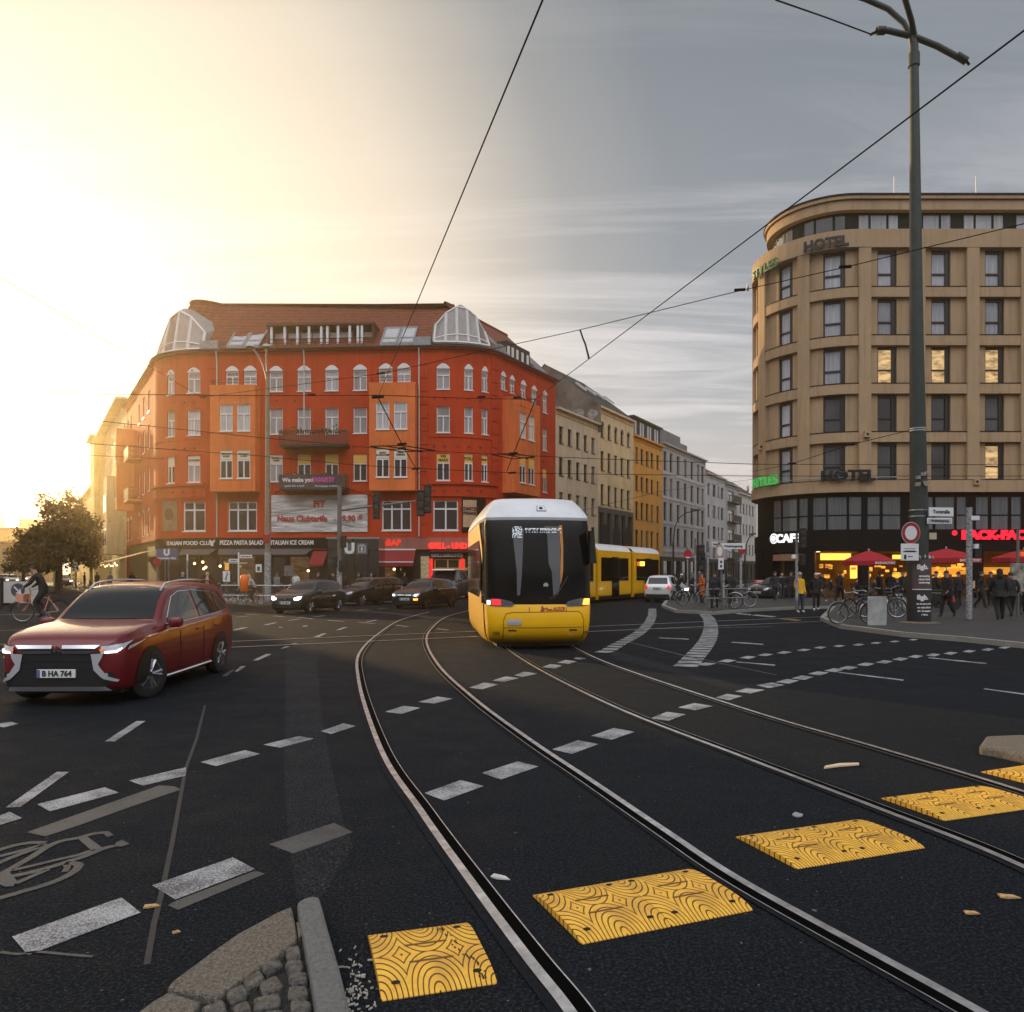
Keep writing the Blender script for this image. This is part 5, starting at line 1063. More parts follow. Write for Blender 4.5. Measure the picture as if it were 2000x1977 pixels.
for x, y in ((1662, 1066), (1598, 1073), (1815, 1064), (1922, 1063), (1849, 1068), (1740, 1070), (1880, 1072), (1975, 1070)):
    p = MB(); c = px(x, y+3, 48.6); p.lathe([(0, .06), (.16, .05), (.2, -.02), (.12, -.06), (0, -.07)], c, 10); p.build('ceiling_lamp', mat('warm_lamp', (1, .8, .5), .4, emit=(1, .62, .3), es=14), ht, world=True)
# lettering
mgreen = mat('green_neon', (.1, .6, .15), .4, emit=(.08, .75, .14), es=.22); mhl = mat('black_letter', (.006, .006, .007), .4)
def FH(u, z, d=0): return PH.F(u, z, d)
for (txt, x, y, s, m, Yq) in (('HOTEL', 1613, 481, .82, mhl, 47.6), ('HOTEL', 1655, 931, .86, mhl, 47.2)):
    text_mb(txt, s, FH, UH(x), pZ(y, Yq), .28, .14, bold=.035, sx=1.12 if y > 900 else .95).build('lettering', m, ht, world=True)
for (y, Yq) in ((529, 50.6), (946, 50.8)):
    text_mb('STYLES', .80, FH, ua(72), pZ(y, Yq)+(.1 if y > 900 else 0), .30, .14, bold=.02, sx=1.0).build('lettering', mgreen if y > 900 else mat('green_neon_unlit', (.03, .10, .035), .5, emit=(.08, .75, .14), es=.03), ht, world=True)
    text_mb('ibis', .55, FH, ua(106), pZ(y, Yq), .30, .14, bold=.02).build('lettering', mlet, ht, world=True)
rl = MB(); rl.tube([FH(UH(1475)+(UF+2-UH(1475))*i/14, 7.50, .22) for i in range(15)], .03, 5); rl.tube([FH(UH(1475)+(UF-UH(1475))*i/14, 21.55, .22) for i in range(15)], .03, 5); rl.build('letter_rail', m_metal, ht, world=True)
mwl = mat('white_lit_letters', (.9, .9, .9), .4, emit=(1, 1, 1), es=1.2)
text_mb('CAFE', .72, FH, UH(1536.5), pZ(1052, 48.9), -.1, .06, bold=.03, sx=1.08).build('lettering', mwl, ht, world=True)
c = FH(UH(1509), pZ(1052, 49.8), -.08); nr = PH.F(UH(1509), 0, 1)-PH.F(UH(1509), 0, 0)
p = MB(); p.disc(c, .33, nr, 24, .05); lo_ = p.build('cafe_logo', mwl, ht, world=True); p = MB(); p.disc(c+nr*.01, .26, nr, 24, .02); sub(lo_, p, 'logo_ring', m_hotd, ht); p = MB(); p.disc(c+nr*.02, .20, nr, 24, .02); sub(lo_, p, 'logo_centre', mwl, ht)
text_mb('BACK-FACTORY', .72, FH, UH(1880), pZ(1045.5, 47), -.1, .08, align='LEFT', bold=.05, sx=1.15).build('lettering', mat('red_neon2', (.9, .02, .04), .4, emit=(1, .01, .04), es=1.1), ht, world=True)
c = px(1865, 1041, 46.8); p = MB(); p.disc(c, .16, (0, -1, 0), 16, .05); p.build('round_sign', mat('red_neon2', (.9, .02, .04)), ht, world=True)
for x, y, Y in ((1576, 856, 48.2), (1695, 848, 46.8), (1909, 941, 46.8), (1487, 873, 51)):
    p = MB(); q = px(x, y, Y); p.box(q.x-.18, q.x+.18, q.y, q.y+.2, q.z-.18, q.z+.18); o = p.build('wall_lamp', m_hot, ht, world=True); p = MB(); p.disc((q.x, q.y-.01, q.z), .09, (0, -1, 0), 12, .02); sub(o, p, 'lens', m_dkf, ht)
# ================================================================ vehicles
import numpy as np
def cr(xs, ys, q):
    """smooth monotone-ish interpolation"""
    xs = list(xs); out = []
    for x in q:
        i = max(0, min(len(xs)-2, next((k for k in range(len(xs)-1) if x <= xs[k+1]), len(xs)-2)))
        h = xs[i+1]-xs[i]; t = (x-xs[i])/h
        m0 = (ys[i+1]-ys[max(i-1, 0)])/(xs[i+1]-xs[max(i-1, 0)]); m1 = (ys[min(i+2, len(ys)-1)]-ys[i])/(xs[min(i+2, len(xs)-1)]-xs[i])
        d = (ys[i+1]-ys[i])/h
        if d == 0: m0 = m1 = 0
        else:
            m0 = max(min(m0/d, 3), 0)*d; m1 = max(min(m1/d, 3), 0)*d
        out.append(ys[i]*(2*t**3-3*t*t+1)+h*m0*(t**3-2*t*t+t)+ys[i+1]*(3*t*t-2*t**3)+h*m1*(t**3-t*t))
    return out
def loft(L, S, N=64):
    """body shell: S = dict of station arrays over s in 0..1 (0 = nose at -y)"""
    q = [i/N for i in range(N+1)]; q = [ (t**1.35)*.5*2 if False else t for t in q]
    q = sorted(set([0, .004, .01, .018]+q+[1-.018, 1-.008, 1-.003]))
    g = {k: cr(S['s'], S[k], q) for k in S if k != 's'}
    mb = MB(); n = None
    for i, t in enumerate(q):
        y = -L/2+L*t; w, wr, zb, zm, zt, dr = (g[k][i] for k in ('w', 'wr', 'zb', 'belt', 'top', 'drop'))
        e = 1.0
        if t < .012: e = .93+.07*(t/.012)**.5
        if t > .99: e = .95+.05*((1-t)/.01)**.5
        w *= e
        half = [(0, zb), (w*.86, zb), (w*.93, zb+.02), (w*.965, zb+.07), (w*.985, zb+.16), (w*1.0, zb+(zm-zb)*.50), (w*1.003, zb+(zm-zb)*.70), (w*.997, zm-.10), (w*.992, zm-.045), (w*.975, zm-.008), (w*.955, zm+.008)]
        a = half[-1]; b = (wr, zt-dr)
        half += [(a[0]+(b[0]-a[0])*k, a[1]+(b[1]-a[1])*k) for k in (.12, .35, .6, .85)]+[b, (wr*.96, zt-dr*.62), (wr*.86, zt-dr*.33), (wr*.6, zt-dr*.1), (wr*.3, zt-dr*.02), (0, zt)]
        ring = [(x, y, z) for x, z in half]+[(-x, y, z) for x, z in half[-2:0:-1]]
        n = len(ring); base = len(mb.v); mb.v += [Vector(p) for p in ring]
        if i:
            for j in range(n): mb.f.append([base-n+j, base-n+(j+1) % n, base+(j+1) % n, base+j]); mb.m.append(0)
    mb.f.append(list(range(n))[::-1]); mb.m.append(0); e = len(mb.v)-n; mb.f.append([e+j for j in range(n)]); mb.m.append(0)
    return mb
class Skin:
    def __init__(s, mb): s.t = BVHTree.FromPolygons([tuple(v) for v in mb.v], mb.f)
    def hit(s, o, d):
        r = s.t.ray_cast(Vector(o), Vector(d)); return r
    def patch(s, poly, view, off=.005, step=.07, mirror=False, th=0.0):
        """poly in 2-D seen from 'front' (x,z), 'rear' (x,z), 'side' (y,z; +x side) or 'left'; laid on the shell"""
        bm = bmesh.new(); vs = [bm.verts.new((a, b, 0)) for a, b in poly]; bm.faces.new(vs)
        xs = [p[0] for p in poly]; ys = [p[1] for p in poly]
        for ax, lo, hi in ((0, min(xs), max(xs)), (1, min(ys), max(ys))):
            k = int((hi-lo)/step)
            for i in range(1, k+1):
                co = [0, 0, 0]; no = [0, 0, 0]; co[ax] = lo+(hi-lo)*i/(k+1); no[ax] = 1
                bmesh.ops.bisect_plane(bm, geom=bm.verts[:]+bm.edges[:]+bm.faces[:], plane_co=co, plane_no=no)
        o, d = {'front': (lambda a, b: (a, -9, b), (0, 1, 0)), 'rear': (lambda a, b: (a, 9, b), (0, -1, 0)), 'side': (lambda a, b: (9, a, b), (-1, 0, 0)), 'left': (lambda a, b: (-9, a, b), (1, 0, 0)), 'top': (lambda a, b: (a, b, 9), (0, 0, -1))}[view]
        mb = MB(); bm.verts.index_update()
        for v in bm.verts:
            r = s.hit(o(v.co.x, v.co.y), d)
            if r[0] is None: r = s.t.find_nearest(Vector(o(v.co.x, v.co.y))+Vector(d)*8.2)
            nrm = r[1]
            if nrm.dot(Vector(d)) > 0: nrm = -nrm
            mb.v.append(r[0]-Vector(d)*off*.6+nrm*off)
        for f in bm.faces: mb.f.append([v.index for v in f.verts]); mb.m.append(0)
        bm.free(); return mb
    def line(s, pts, view, r=.006, off=.004, n=6):
        o, d = {'front': (lambda a, b: (a, -9, b), (0, 1, 0)), 'rear': (lambda a, b: (a, 9, b), (0, -1, 0)), 'side': (lambda a, b: (9, a, b), (-1, 0, 0)), 'left': (lambda a, b: (-9, a, b), (1, 0, 0))}[view]
        out = []
        for (a, b) in pts:
            h = s.hit(o(a, b), d)
            if h[0] is not None: out.append(h[0]-Vector(d)*off)
        mb = MB()
        if len(out) > 1: mb.tube(out, r, n)
        return mb
def dense(pts, k=6):
    out = []
    for a, b in zip(pts, pts[1:]): out += [(a[0]+(b[0]-a[0])*i/k, a[1]+(b[1]-a[1])*i/k) for i in range(k)]
    return out+[pts[-1]]
def carpaint(name, c, flake=.0):
    m = mat(name, c, .30, .25, coat=1.0, spec=.5); return m
m_tyre = mat('tyre_rubber', (.012, .012, .013), .75); m_rim = mat('alloy_rim', (.48, .48, .50), .25, .9); m_rimd = mat('dark_rim', (.03, .03, .032), .4, .5); m_drl = mat('daytime_lamp_lit', (1, 1, 1), .2, emit=(1, .97, .92), es=9); m_chrome = mat('chrome', (.75, .75, .77), .12, 1.0); m_silver = mat('satin_silver', (.55, .55, .57), .3, .3, coat=.4); m_cg = mat('car_glass', (.010, .011, .012), .04, spec=.55)
m_plast = mat('black_plastic', (.010, .010, .011), .5); m_lens = mat('headlight_lens', (.55, .56, .60), .08, .2, coat=1.0); m_hl = mat('headlight_lit', (1, 1, 1), .2, emit=(1, .95, .88), es=5); m_amber = mat('amber_lens', (.8, .22, .02), .2, emit=(1, .25, .02), es=.5); m_ambl = mat('amber_lamp_lit', (1, .35, .05), .2, emit=(1, .30, .03), es=5)
m_redl = mat('red_lamp', (.6, .01, .01), .15, emit=(1, .03, .01), es=.7, coat=1.0); m_plate = mat('number_plate', (.72, .72, .70), .5); m_ink = mat('plate_ink', (.01, .01, .012), .6)
def wheel(par, x, y, r, w, sgn, spokes=5, steer=0.0, rimm=None):
    h = bpy.data.objects.new('wheel', None)
    mb = MB(); prof = [(r*.64, -w/2), (r*.80, -w/2-.008), (r*.95, -w/2+.008), (r, -w/2+.035), (r, w/2-.035), (r*.95, w/2-.008), (r*.80, w/2+.008), (r*.64, w/2)]
    mb.lathe(prof, (0, 0, 0), 28, 'x')
    t = mb.build('wheel', m_tyre, par, smooth=True); t.location = (x, y, r); t.rotation_euler = (0, 0, steer)
    rm = MB(); rr_ = r*.66; rm.lathe([(rr_, -.03), (rr_, .006), (rr_*.86, .014), (rr_*.82, -.03)], (sgn*(w/2-.012), 0, 0), 24, 'x')
    rm.lathe([(.0, .012), (.05, .012), (.06, -.01)], (sgn*(w/2-.015), 0, 0), 12, 'x')
    for k in range(spokes):
        a = 2*math.pi*k/spokes
        for da in (-.13, .13):
            p0 = Vector((sgn*(w/2-.015), math.cos(a)*.04, math.sin(a)*.04)); p1 = Vector((sgn*(w/2-.008), math.cos(a+da*1.2)*rr_*.96, math.sin(a+da*1.2)*rr_*.96)); rm.tube([p0, p1], [.034, .026], 5)
    ri = rm.build('rim', rimm or m_rim, t)
    dm = MB(); dm.lathe([(0, 0), (rr_*.93, 0)], (sgn*(w/2-.07), 0, 0), 20, 'x'); dm.build('wheel_disc', m_plast, t)
    return t
SUV = dict(s=[0, .02, .05, .12, .22, .275, .34, .41, .50, .62, .75, .86, .925, .965, 1.0], top=[.84, .95, 1.015, 1.075, 1.125, 1.145, 1.39, 1.60, 1.675, 1.70, 1.69, 1.66, 1.61, 1.26, .98], belt=[.76, .84, .90, .945, .98, 1.0, 1.01, 1.02, 1.035, 1.06, 1.09, 1.12, 1.10, 1.00, .86],
           w=[.66, .78, .84, .885, .90, .90, .90, .90, .90, .90, .895, .88, .86, .83, .74], wr=[.60, .72, .78, .82, .82, .80, .73, .68, .68, .68, .675, .66, .65, .72, .68], zb=[.26, .23, .22, .20, .20, .20, .20, .20, .20, .20, .20, .22, .25, .28, .32], drop=[.04, .04, .045, .05, .05, .05, .06, .08, .085, .085, .085, .08, .08, .05, .04])
HATCH = dict(s=[0, .02, .05, .12, .22, .27, .34, .42, .52, .64, .78, .90, .945, .975, 1.0], top=[.66, .76, .82, .90, .97, 1.0, 1.20, 1.36, 1.42, 1.43, 1.41, 1.33, 1.08, .92, .80], belt=[.60, .68, .74, .81, .86, .88, .89, .90, .91, .92, .94, .95, .92, .84, .74],
             w=[.60, .72, .77, .81, .82, .82, .82, .82, .82, .82, .815, .79, .77, .74, .66], wr=[.54, .66, .70, .74, .74, .73, .64, .58, .57, .57, .56, .54, .64, .64, .58], zb=[.24, .20, .19, .18]+[.18]*8+[.22, .25, .28], drop=[.04]*6+[.06, .07, .075, .075, .075, .07, .05, .04, .04])
SMART = dict(s=[0, .03, .08, .16, .22, .28, .38, .50, .64, .80, .92, .965, .985, 1.0], top=[.72, .86, .95, 1.02, 1.06, 1.16, 1.38, 1.52, 1.55, 1.53, 1.46, 1.12, .98, .9], belt=[.66, .78, .85, .90, .92, .94, .96, .97, .98, .99, 1.0, .96, .9, .8],
             w=[.62, .74, .79, .81, .82, .82, .82, .82, .82, .82, .80, .79, .77, .72], wr=[.56, .68, .72, .74, .74, .70, .62, .60, .60, .59, .58, .68, .68, .62], zb=[.24, .20, .19, .18]+[.18]*6+[.22, .25, .27, .3], drop=[.04]*5+[.06, .07, .075, .075, .075, .07, .05, .04, .04])
def arch(pts): return pts
def car(name, label, S, L, paint, loc, rz, scale=1.0, side_win=None, ws=None, rw_=None, wb=(.18, .79), r=.33, lights=True, rails=False, rimm=None, spokes=5, estate=False, group=None, plate='', steer=0, hero=False, lit=None):
    t = thing(name, label, 'car', loc, rz, group); t.scale = (scale,)*3
    mb = loft(L, S); sk = Skin(mb); mb.build('body', paint, t, smooth=True)
    Y = lambda s: -L/2+L*s; Wd = max(S['w'])
    # dark lower sill and underside
    for sd, view in ((1, 'side'), (-1, 'left')):
        for fw_, pts in (side_win or []):
            sk.patch([(Y(a), b) for a, b in pts], view, .006).build('side_window', m_cg, t, smooth=True)
        for k in wb:   # wheel housings
            c = Y(k); R_ = r*1.18; pts = [(c+R_*math.cos(math.pi*i/14*1.14-.22), r+R_*math.sin(math.pi*i/14*1.14-.22)) for i in range(15)]
            zb0 = .215; pts = [(p[0], max(p[1], zb0)) for p in pts]
            sk.patch(pts, view, .007, .10).build('wheel_arch', m_plast, t, smooth=True)
        for q in (.40, .61):
            l = sk.line(dense([(Y(q), .32), (Y(q+.005), .6), (Y(q), .93)], 5), view, .0045)
            if l.v: l.build('door_gap', m_plast, t)
        for q in (.56, .745): 
            h = sk.hit(((9, Y(q), .90) if sd > 0 else (-9, Y(q), .90)), (-sd, 0, 0))
            if h[0]: b = MB(); b.box(-.012, .025, -.085, .085, -.014, .014); o = b.build('door_handle', paint, t, bevel=.006); o.location = h[0]+Vector((sd*.006, 0, 0)); o.rotation_euler = (0, 0, 0 if sd > 0 else math.pi)
        m = MB(); cx = sd*(Wd+.09); cy, cz = Y(.315), max(S['belt'])*.93+.04
        hull = [(-.07, -.10), (.07, -.10), (.105, -.02), (.10, .06), (.05, .10), (-.06, .09), (-.10, .0)]
        vs = [(cx+a, cy-.05, cz+b*.8) for a, b in hull]+[(cx+a*.9, cy+.06, cz+b*.75) for a, b in hull]; vs += [(cx, cy-.11, cz)]
        n = 7; m.add(vs, [tuple(range(n, 2*n))]+[(i, (i+1) % n, n+(i+1) % n, n+i) for i in range(n)]+[((i+1) % n, i, 2*n) for i in range(n)]); m.tube([(sd*(Wd-.10), cy, cz-.03), (cx, cy, cz-.03)], .025, 6)
        m.build('wing_mirror', paint, t, smooth=True)
        for k in wb: wheel(t, sd*(Wd-.10), Y(k), r, .20, sd, spokes, steer if k < .5 else 0, rimm)
        if rails:
            rp = []
            for i in range(13):
                q = .40+.50*i/12; h = sk.hit((sd*.56, Y(q), 9), (0, 0, -1)); z = h[0].z if h[0] else 1.6; rp.append((sd*.57, Y(q), z+(.055 if 0 < i < 12 else .0)))
            b = MB(); b.tube(rp, .018, 6); b.build('roof_rail', m_chrome, t, smooth=True)
    if ws: sk.patch(ws, 'front', .006).build('windscreen', m_cg, t, smooth=True)
    if rw_: sk.patch(rw_, 'rear', .006).build('rear_window', m_cg, t, smooth=True)
    u = MB(); u.box(-Wd*.8, Wd*.8, -L*.44, L*.44, .16, .3); u.build('underbody', m_plast, t)
    return t, sk, Y
def lamp(t, sk, pts, view, m, nm='headlight', off=.012): 
    o = sk.patch(pts, view, off, .05).build(nm, m, t, smooth=True); return o
def mirx(p): return [(-a, b) for a, b in p]
def plate_on(t, sk, z, view, txt, w=.52, x=0):
    h = sk.hit((x, -9 if view == 'front' else 9, z), (0, 1, 0) if view == 'front' else (0, -1, 0)); y = h[0].y; s = -1 if view == 'front' else 1
    b = MB(); b.box(-w/2, w/2, min(y+s*.02, y+s*.045), max(y+s*.02, y+s*.045), z-.057, z+.057); p = b.build('number_plate', m_plate, t, bevel=.004)
    F = (lambda u, zz, d=0: Vector((u, y-.045-d, zz))) if s < 0 else (lambda u, zz, d=0: Vector((-u, y+.045+d, zz)))
    if txt: text_mb(txt, .105, F, .012, z-.002, .003, .004, bold=.004, sx=.95).build('lettering', m_ink, p)
    if txt: q = MB(); q.hexa([F(-w/2+.004, z-.053, .002), F(-w/2+.045, z-.053, .002), F(-w/2+.045, z-.053, 0), F(-w/2+.004, z-.053, 0), F(-w/2+.004, z+.053, .002), F(-w/2+.045, z+.053, .002), F(-w/2+.045, z+.053, 0), F(-w/2+.004, z+.053, 0)]); q.build('plate_band', mat('plate_blue', (.10, .12, .3), .5), p)
# ---- red SUV
sw = [(0, [(.325, 1.075), (.352, 1.19), (.43, 1.51), (.475, 1.565), (.555, 1.575), (.575, 1.10), (.47, 1.075)]), (1, [(.60, 1.10), (.585, 1.575), (.70, 1.57), (.76, 1.545), (.77, 1.13)]), (2, [(.785, 1.135), (.785, 1.54), (.86, 1.50), (.915, 1.28), (.90, 1.18)])]
m_sred = mat('metallic_red_paint', (.155, .005, .009), .34, .1, coat=.6)
SX, SY, SS = -5.69, 9.62, .915
La = 4.7; a_ = R(1.2); loc = (SX+math.sin(-a_)*La/2*SS*1.0, SY+math.cos(a_)*La/2*SS, 0)
suv, sk, Y = car('car', 'red metallic SUV with roof rails and lit headlights, turning at the left', SUV, La, m_sred, loc, a_, SS, sw, [(-.70, 1.145), (.70, 1.145), (.63, 1.43), (.60, 1.59), (.3, 1.64), (-.3, 1.64), (-.60, 1.59), (-.63, 1.43)], [(-.55, 1.14), (.55, 1.14), (.50, 1.47), (-.50, 1.47)], r=.355, rails=True, hero=True, steer=R(-22), spokes=5)
# black lower grille mouth, chrome shield, lamps
sk.patch([(-.72, .30), (.72, .30), (.60, .46), (.50, .70), (.46, .80), (-.46, .80), (-.50, .70), (-.60, .46)], 'front', .010).build('grille', m_plast, suv, smooth=True)
for i, zz in enumerate((.64, .56)): sk.patch([(-.5, zz), (.5, zz), (.5, zz+.012), (-.5, zz+.012)], 'front', .016).build('grille_bar', mat('satin_grille', (.05, .05, .05), .3, .5), suv)
for (z0, z1, w0, w1) in ((.815, .850, .52, .57), (.745, .785, .44, .56)):
    for s in (1, -1): sk.patch([(s*.07, z0), (s*w0, z0), (s*w1, z1), (s*.07, z1)], 'front', .020).build('chrome_bar', m_chrome, suv, smooth=True)
for s in (1, -1):
    P_ = lambda L_: [(s*a, b) for a, b in L_]
    sk.patch(P_([(.46, .74), (.62, .745), (.605, .68), (.56, .60), (.66, .44), (.78, .375), (.76, .35), (.62, .40), (.50, .52), (.475, .66)]), 'front', .020).build('chrome_shield', m_silver, suv, smooth=True)
    sk.patch(P_([(.59, .835), (.80, .865), (.85, .90), (.815, .80), (.72, .745), (.59, .74)]), 'front', .016).build('headlight', m_lens, suv, smooth=True)
    sk.patch([(Y(.055), .83), (Y(.145), .90), (Y(.11), .855), (Y(.045), .775)], 'side' if s > 0 else 'left', .012).build('headlight', m_lens, suv, smooth=True)
    sk.patch(P_([(.64, .765), (.76, .775), (.80, .81), (.80, .795), (.76, .755), (.64, .75)]), 'front', .022).build('daytime_lamp', m_drl, suv, smooth=True)
    sk.patch(P_([(.575, .80), (.625, .82), (.625, .79), (.585, .78)]), 'front', .022).build('indicator', m_amber, suv, smooth=True)
    sk.patch(P_([(.58, .46), (.72, .50), (.75, .43), (.68, .40)]), 'front', .016).build('fog_lamp_housing', m_plast, suv, smooth=True)
    h = sk.hit((s*.655, -9, .45), (0, 1, 0)); d = MB(); d.disc(h[0]-Vector((0, .03, 0)), .028, (0, -1, 0), 12, .02); d.build('fog_lamp', m_lens, suv)
    l = sk.line(dense([(Y(.27), .245), (Y(.70), .262)], 12), 'side' if s > 0 else 'left', .022, .004); l.build('sill_trim', m_chrome, suv, smooth=True)
    l = sk.line(dense([(Y(.325), 1.06), (Y(.47), 1.06), (Y(.61), 1.085), (Y(.765), 1.115), (Y(.885), 1.165)], 5), 'side' if s > 0 else 'left', .009, .004); l.build('window_trim', m_chrome, suv, smooth=True)
    l = sk.line(dense([(Y(.335), 1.14), (Y(.42), 1.47), (Y(.475), 1.545), (Y(.60), 1.555), (Y(.755), 1.51), (Y(.84), 1.44), (Y(.89), 1.25), (Y(.885), 1.165)], 5), 'side' if s > 0 else 'left', .008, .004); l.build('window_trim', m_chrome, suv, smooth=True)
sk.patch([(-.70, .245), (.70, .245), (.64, .295), (-.64, .295)], 'front', .02).build('skid_plate', m_silver, suv, smooth=True)
# three-diamond emblem
h = sk.hit((0, -9, .80), (0, 1, 0)); e = MB(); yy = h[0].y-.035
for k in range(3):
    a = R(90+120*k); ca, sa = math.cos(a), math.sin(a); pts = [(0, 0), (.5, .29), (1, 0), (.5, -.29)]; q = [((p*ca-r_*sa)*.062, (p*sa+r_*ca)*.062) for p, r_ in pts]; e.add([(a_, yy, .795+b_) for a_, b_ in q]+[(a_, yy+.02, .795+b_) for a_, b_ in q], [(0, 1, 2, 3), (7, 6, 5, 4), (0, 4, 5, 1), (1, 5, 6, 2), (2, 6, 7, 3), (3, 7, 4, 0)])
e.build('emblem', m_chrome, suv); plate_on(suv, sk, .475, 'front', 'B HA 764')
# ---- the smaller cars
def hatch_details(t, sk, Y, k=1.0, z=0, lit=True, plate=True, amber=False, bar=False):
    for s in (1, -1):
        P_ = lambda L_: [(s*a*k, b+z) for a, b in L_]
        lamp(t, sk, P_([(.42, .60), (.60, .575), (.70, .64), (.715, .73), (.64, .735), (.44, .68)]), 'front', m_hl if (lit and not amber) else m_lens)
        if lit: lamp(t, sk, P_([(.52, .62), (.62, .62), (.64, .68), (.54, .68)]), 'front', m_hl, 'headlight_bulb', .018)
        if amber and s > 0: lamp(t, sk, P_([(.48, .42), (.60, .42), (.60, .50), (.48, .50)]), 'front', m_ambl, 'fog_lamp', .02)
        lamp(t, sk, P_([(.56, .74), (.70, .74), (.70, .92), (.62, .92)]), 'rear', m_redl, 'rear_lamp')
    sk.patch([(-.38*k, .60+z), (.38*k, .60+z), (.36*k, .67+z), (-.36*k, .67+z)], 'front', .012).build('grille', m_plast, t, smooth=True)
    sk.patch([(-.5*k, .27), (.5*k, .27), (.42*k, .37), (-.42*k, .37)], 'front', .012).build('lower_grille', m_plast, t, smooth=True)
    if bar: sk.patch([(-.36*k, .645+z), (.36*k, .645+z), (.36*k, .665+z), (-.36*k, .665+z)], 'front', .022).build('chrome_bar', m_chrome, t, smooth=True)
    d = MB(); h = sk.hit((0, -9, .64+z), (0, 1, 0)); d.disc(h[0]-Vector((0, .03, 0)), .05, (0, -1, 0), 12, .01); d.build('emblem', m_chrome, t)
    if plate: plate_on(t, sk, .47+z*.4, 'front', 'B TR 2815'); plate_on(t, sk, .55, 'rear', '')
hw = [(0, [(.31, .945), (.345, 1.07), (.41, 1.27), (.46, 1.32), (.575, 1.33), (.585, .955)]), (1, [(.61, .955), (.60, 1.33), (.72, 1.32), (.78, 1.28), (.795, .975)]), (2, [(.815, .985), (.80, 1.27), (.85, 1.22), (.885, 1.06)])]
hws = [(-.62, 1.015), (.62, 1.015), (.53, 1.26), (.48, 1.345), (-.48, 1.345), (-.53, 1.26)]; hrw = [(-.46, 1.0), (.46, 1.0), (.44, 1.27), (-.44, 1.27)]
m_bk = carpaint('black_car_paint', (.012, .014, .018)); m_bk2 = carpaint('dark_green_car_paint', (.012, .018, .018)); m_sil = carpaint('silver_car_paint', (.40, .41, .43)); m_wcar = carpaint('white_car_paint', (.72, .73, .75))
def place(fx, fy, ang, L, sc=1.0): a = R(ang); return (fx+math.sin(a)*L/2*sc, fy+math.cos(a)*L/2*sc, 0), -a
loc, rz_ = place(-9.25, 31.2, 17, 3.85); c1, sk, Y = car('car', 'small black hatchback with lit headlights, nearest of the cars on the left', HATCH, 3.85, m_bk2, loc, rz_, .97, hw, hws, hrw, r=.30, spokes=6); hatch_details(c1, sk, Y)
ES = dict(HATCH); ES['top'] = [.66, .76, .82, .88, .94, .98, 1.18, 1.36, 1.43, 1.45, 1.45, 1.42, 1.30, .98, .82]; ES['s'] = [0, .02, .05, .12, .20, .25, .32, .40, .50, .64, .80, .91, .955, .98, 1.0]
ew = [(0, [(.29, .945), (.325, 1.07), (.39, 1.27), (.43, 1.33), (.53, 1.345), (.54, .955)]), (1, [(.56, .955), (.55, 1.345), (.69, 1.35), (.71, .965)]), (2, [(.73, .975), (.715, 1.35), (.86, 1.33), (.92, 1.20), (.90, 1.02)])]
loc, rz_ = place(-8.75, 39.0, 31, 4.5); c2, sk, Y = car('car', 'black estate car behind the small black hatchback, side turned to the camera', ES, 4.5, m_bk, loc, rz_, .98, ew, hws, hrw, r=.32, spokes=5, rails=True); hatch_details(c2, sk, Y, lit=False)
loc, rz_ = place(-4.95, 35.3, 22, 4.25); c3, sk, Y = car('car', 'black hatchback with an amber lamp glowing, in front of the grill shop', HATCH, 4.25, m_bk, loc, rz_, .99, hw, hws, hrw, r=.31, spokes=7, rimm=m_rimd); hatch_details(c3, sk, Y, amber=True, bar=True)
for s in (1,): 
    d = MB(); d.disc((.60, -2.1, .47), .07, (0, -1, 0), 12, .02); d.build('indicator', m_ambl, c3)
loc, rz_ = place(-4.6, 47.0, 12, 4.6); c4, sk, Y = car('car', 'dark van with a pale roof, half hidden behind the tram', SUV, 4.6, m_bk, loc, rz_, 1.12, sw, [(-.70, 1.145), (.70, 1.145), (.62, 1.40), (.575, 1.555), (-.575, 1.555), (-.62, 1.40)], None, r=.34)
rf_ = MB(); rf_.box(-.66, .66, -.9, 1.9, 1.60, 1.70); rf_.build('roof_panel', m_wcar, c4, bevel=.05)
sw3 = [(0, [(.30, 1.0), (.36, 1.20), (.46, 1.42), (.60, 1.44), (.64, 1.02)]), (1, [(.67, 1.02), (.64, 1.44), (.78, 1.42), (.86, 1.2), (.84, 1.05)])]
sm1, sk, Y = car('car', 'small white two-seater seen from behind with red lamps, right of the tram', SMART, 2.75, m_wcar, (8.25+.6, 43.6+1.1, 0), R(180-27), 1.0, sw3, [(-.6, 1.05), (.6, 1.05), (.5, 1.42), (-.5, 1.42)], [(-.58, 1.04), (.58, 1.04), (.52, 1.40), (-.52, 1.40)], wb=(.17, .83), r=.29)
for s in (1, -1): lamp(sm1, sk, [(s*.56, .76), (s*.74, .76), (s*.74, .96), (s*.58, .96)], 'rear', m_redl, 'rear_lamp')
sk.patch([(-.70, .30), (.70, .30), (.66, .46), (-.66, .46)], 'rear', .012).build('rear_bumper', m_plast, sm1, smooth=True); plate_on(sm1, sk, .80, 'rear', 'B SM 219', .46)
d = MB(); d.disc((-.45, .0, 0), .01); 
loc, rz_ = place(10.2, 47.2, -6, 4.2); c5, sk, Y = car('car', 'silver car with a lit headlight facing us, just right of the white two-seater', HATCH, 4.2, m_sil, loc, rz_, 1.0, hw, hws, hrw, r=.31); hatch_details(c5, sk, Y)
loc, rz_ = place(14.9, 46.5, 55, 4.3); c6, sk, Y = car('car', 'dark parked car with a pale roof reflection, behind the bicycles by the street name post', HATCH, 4.3, m_bk, loc, rz_, 1.05, hw, hws, hrw, r=.31); hatch_details(c6, sk, Y, lit=False)
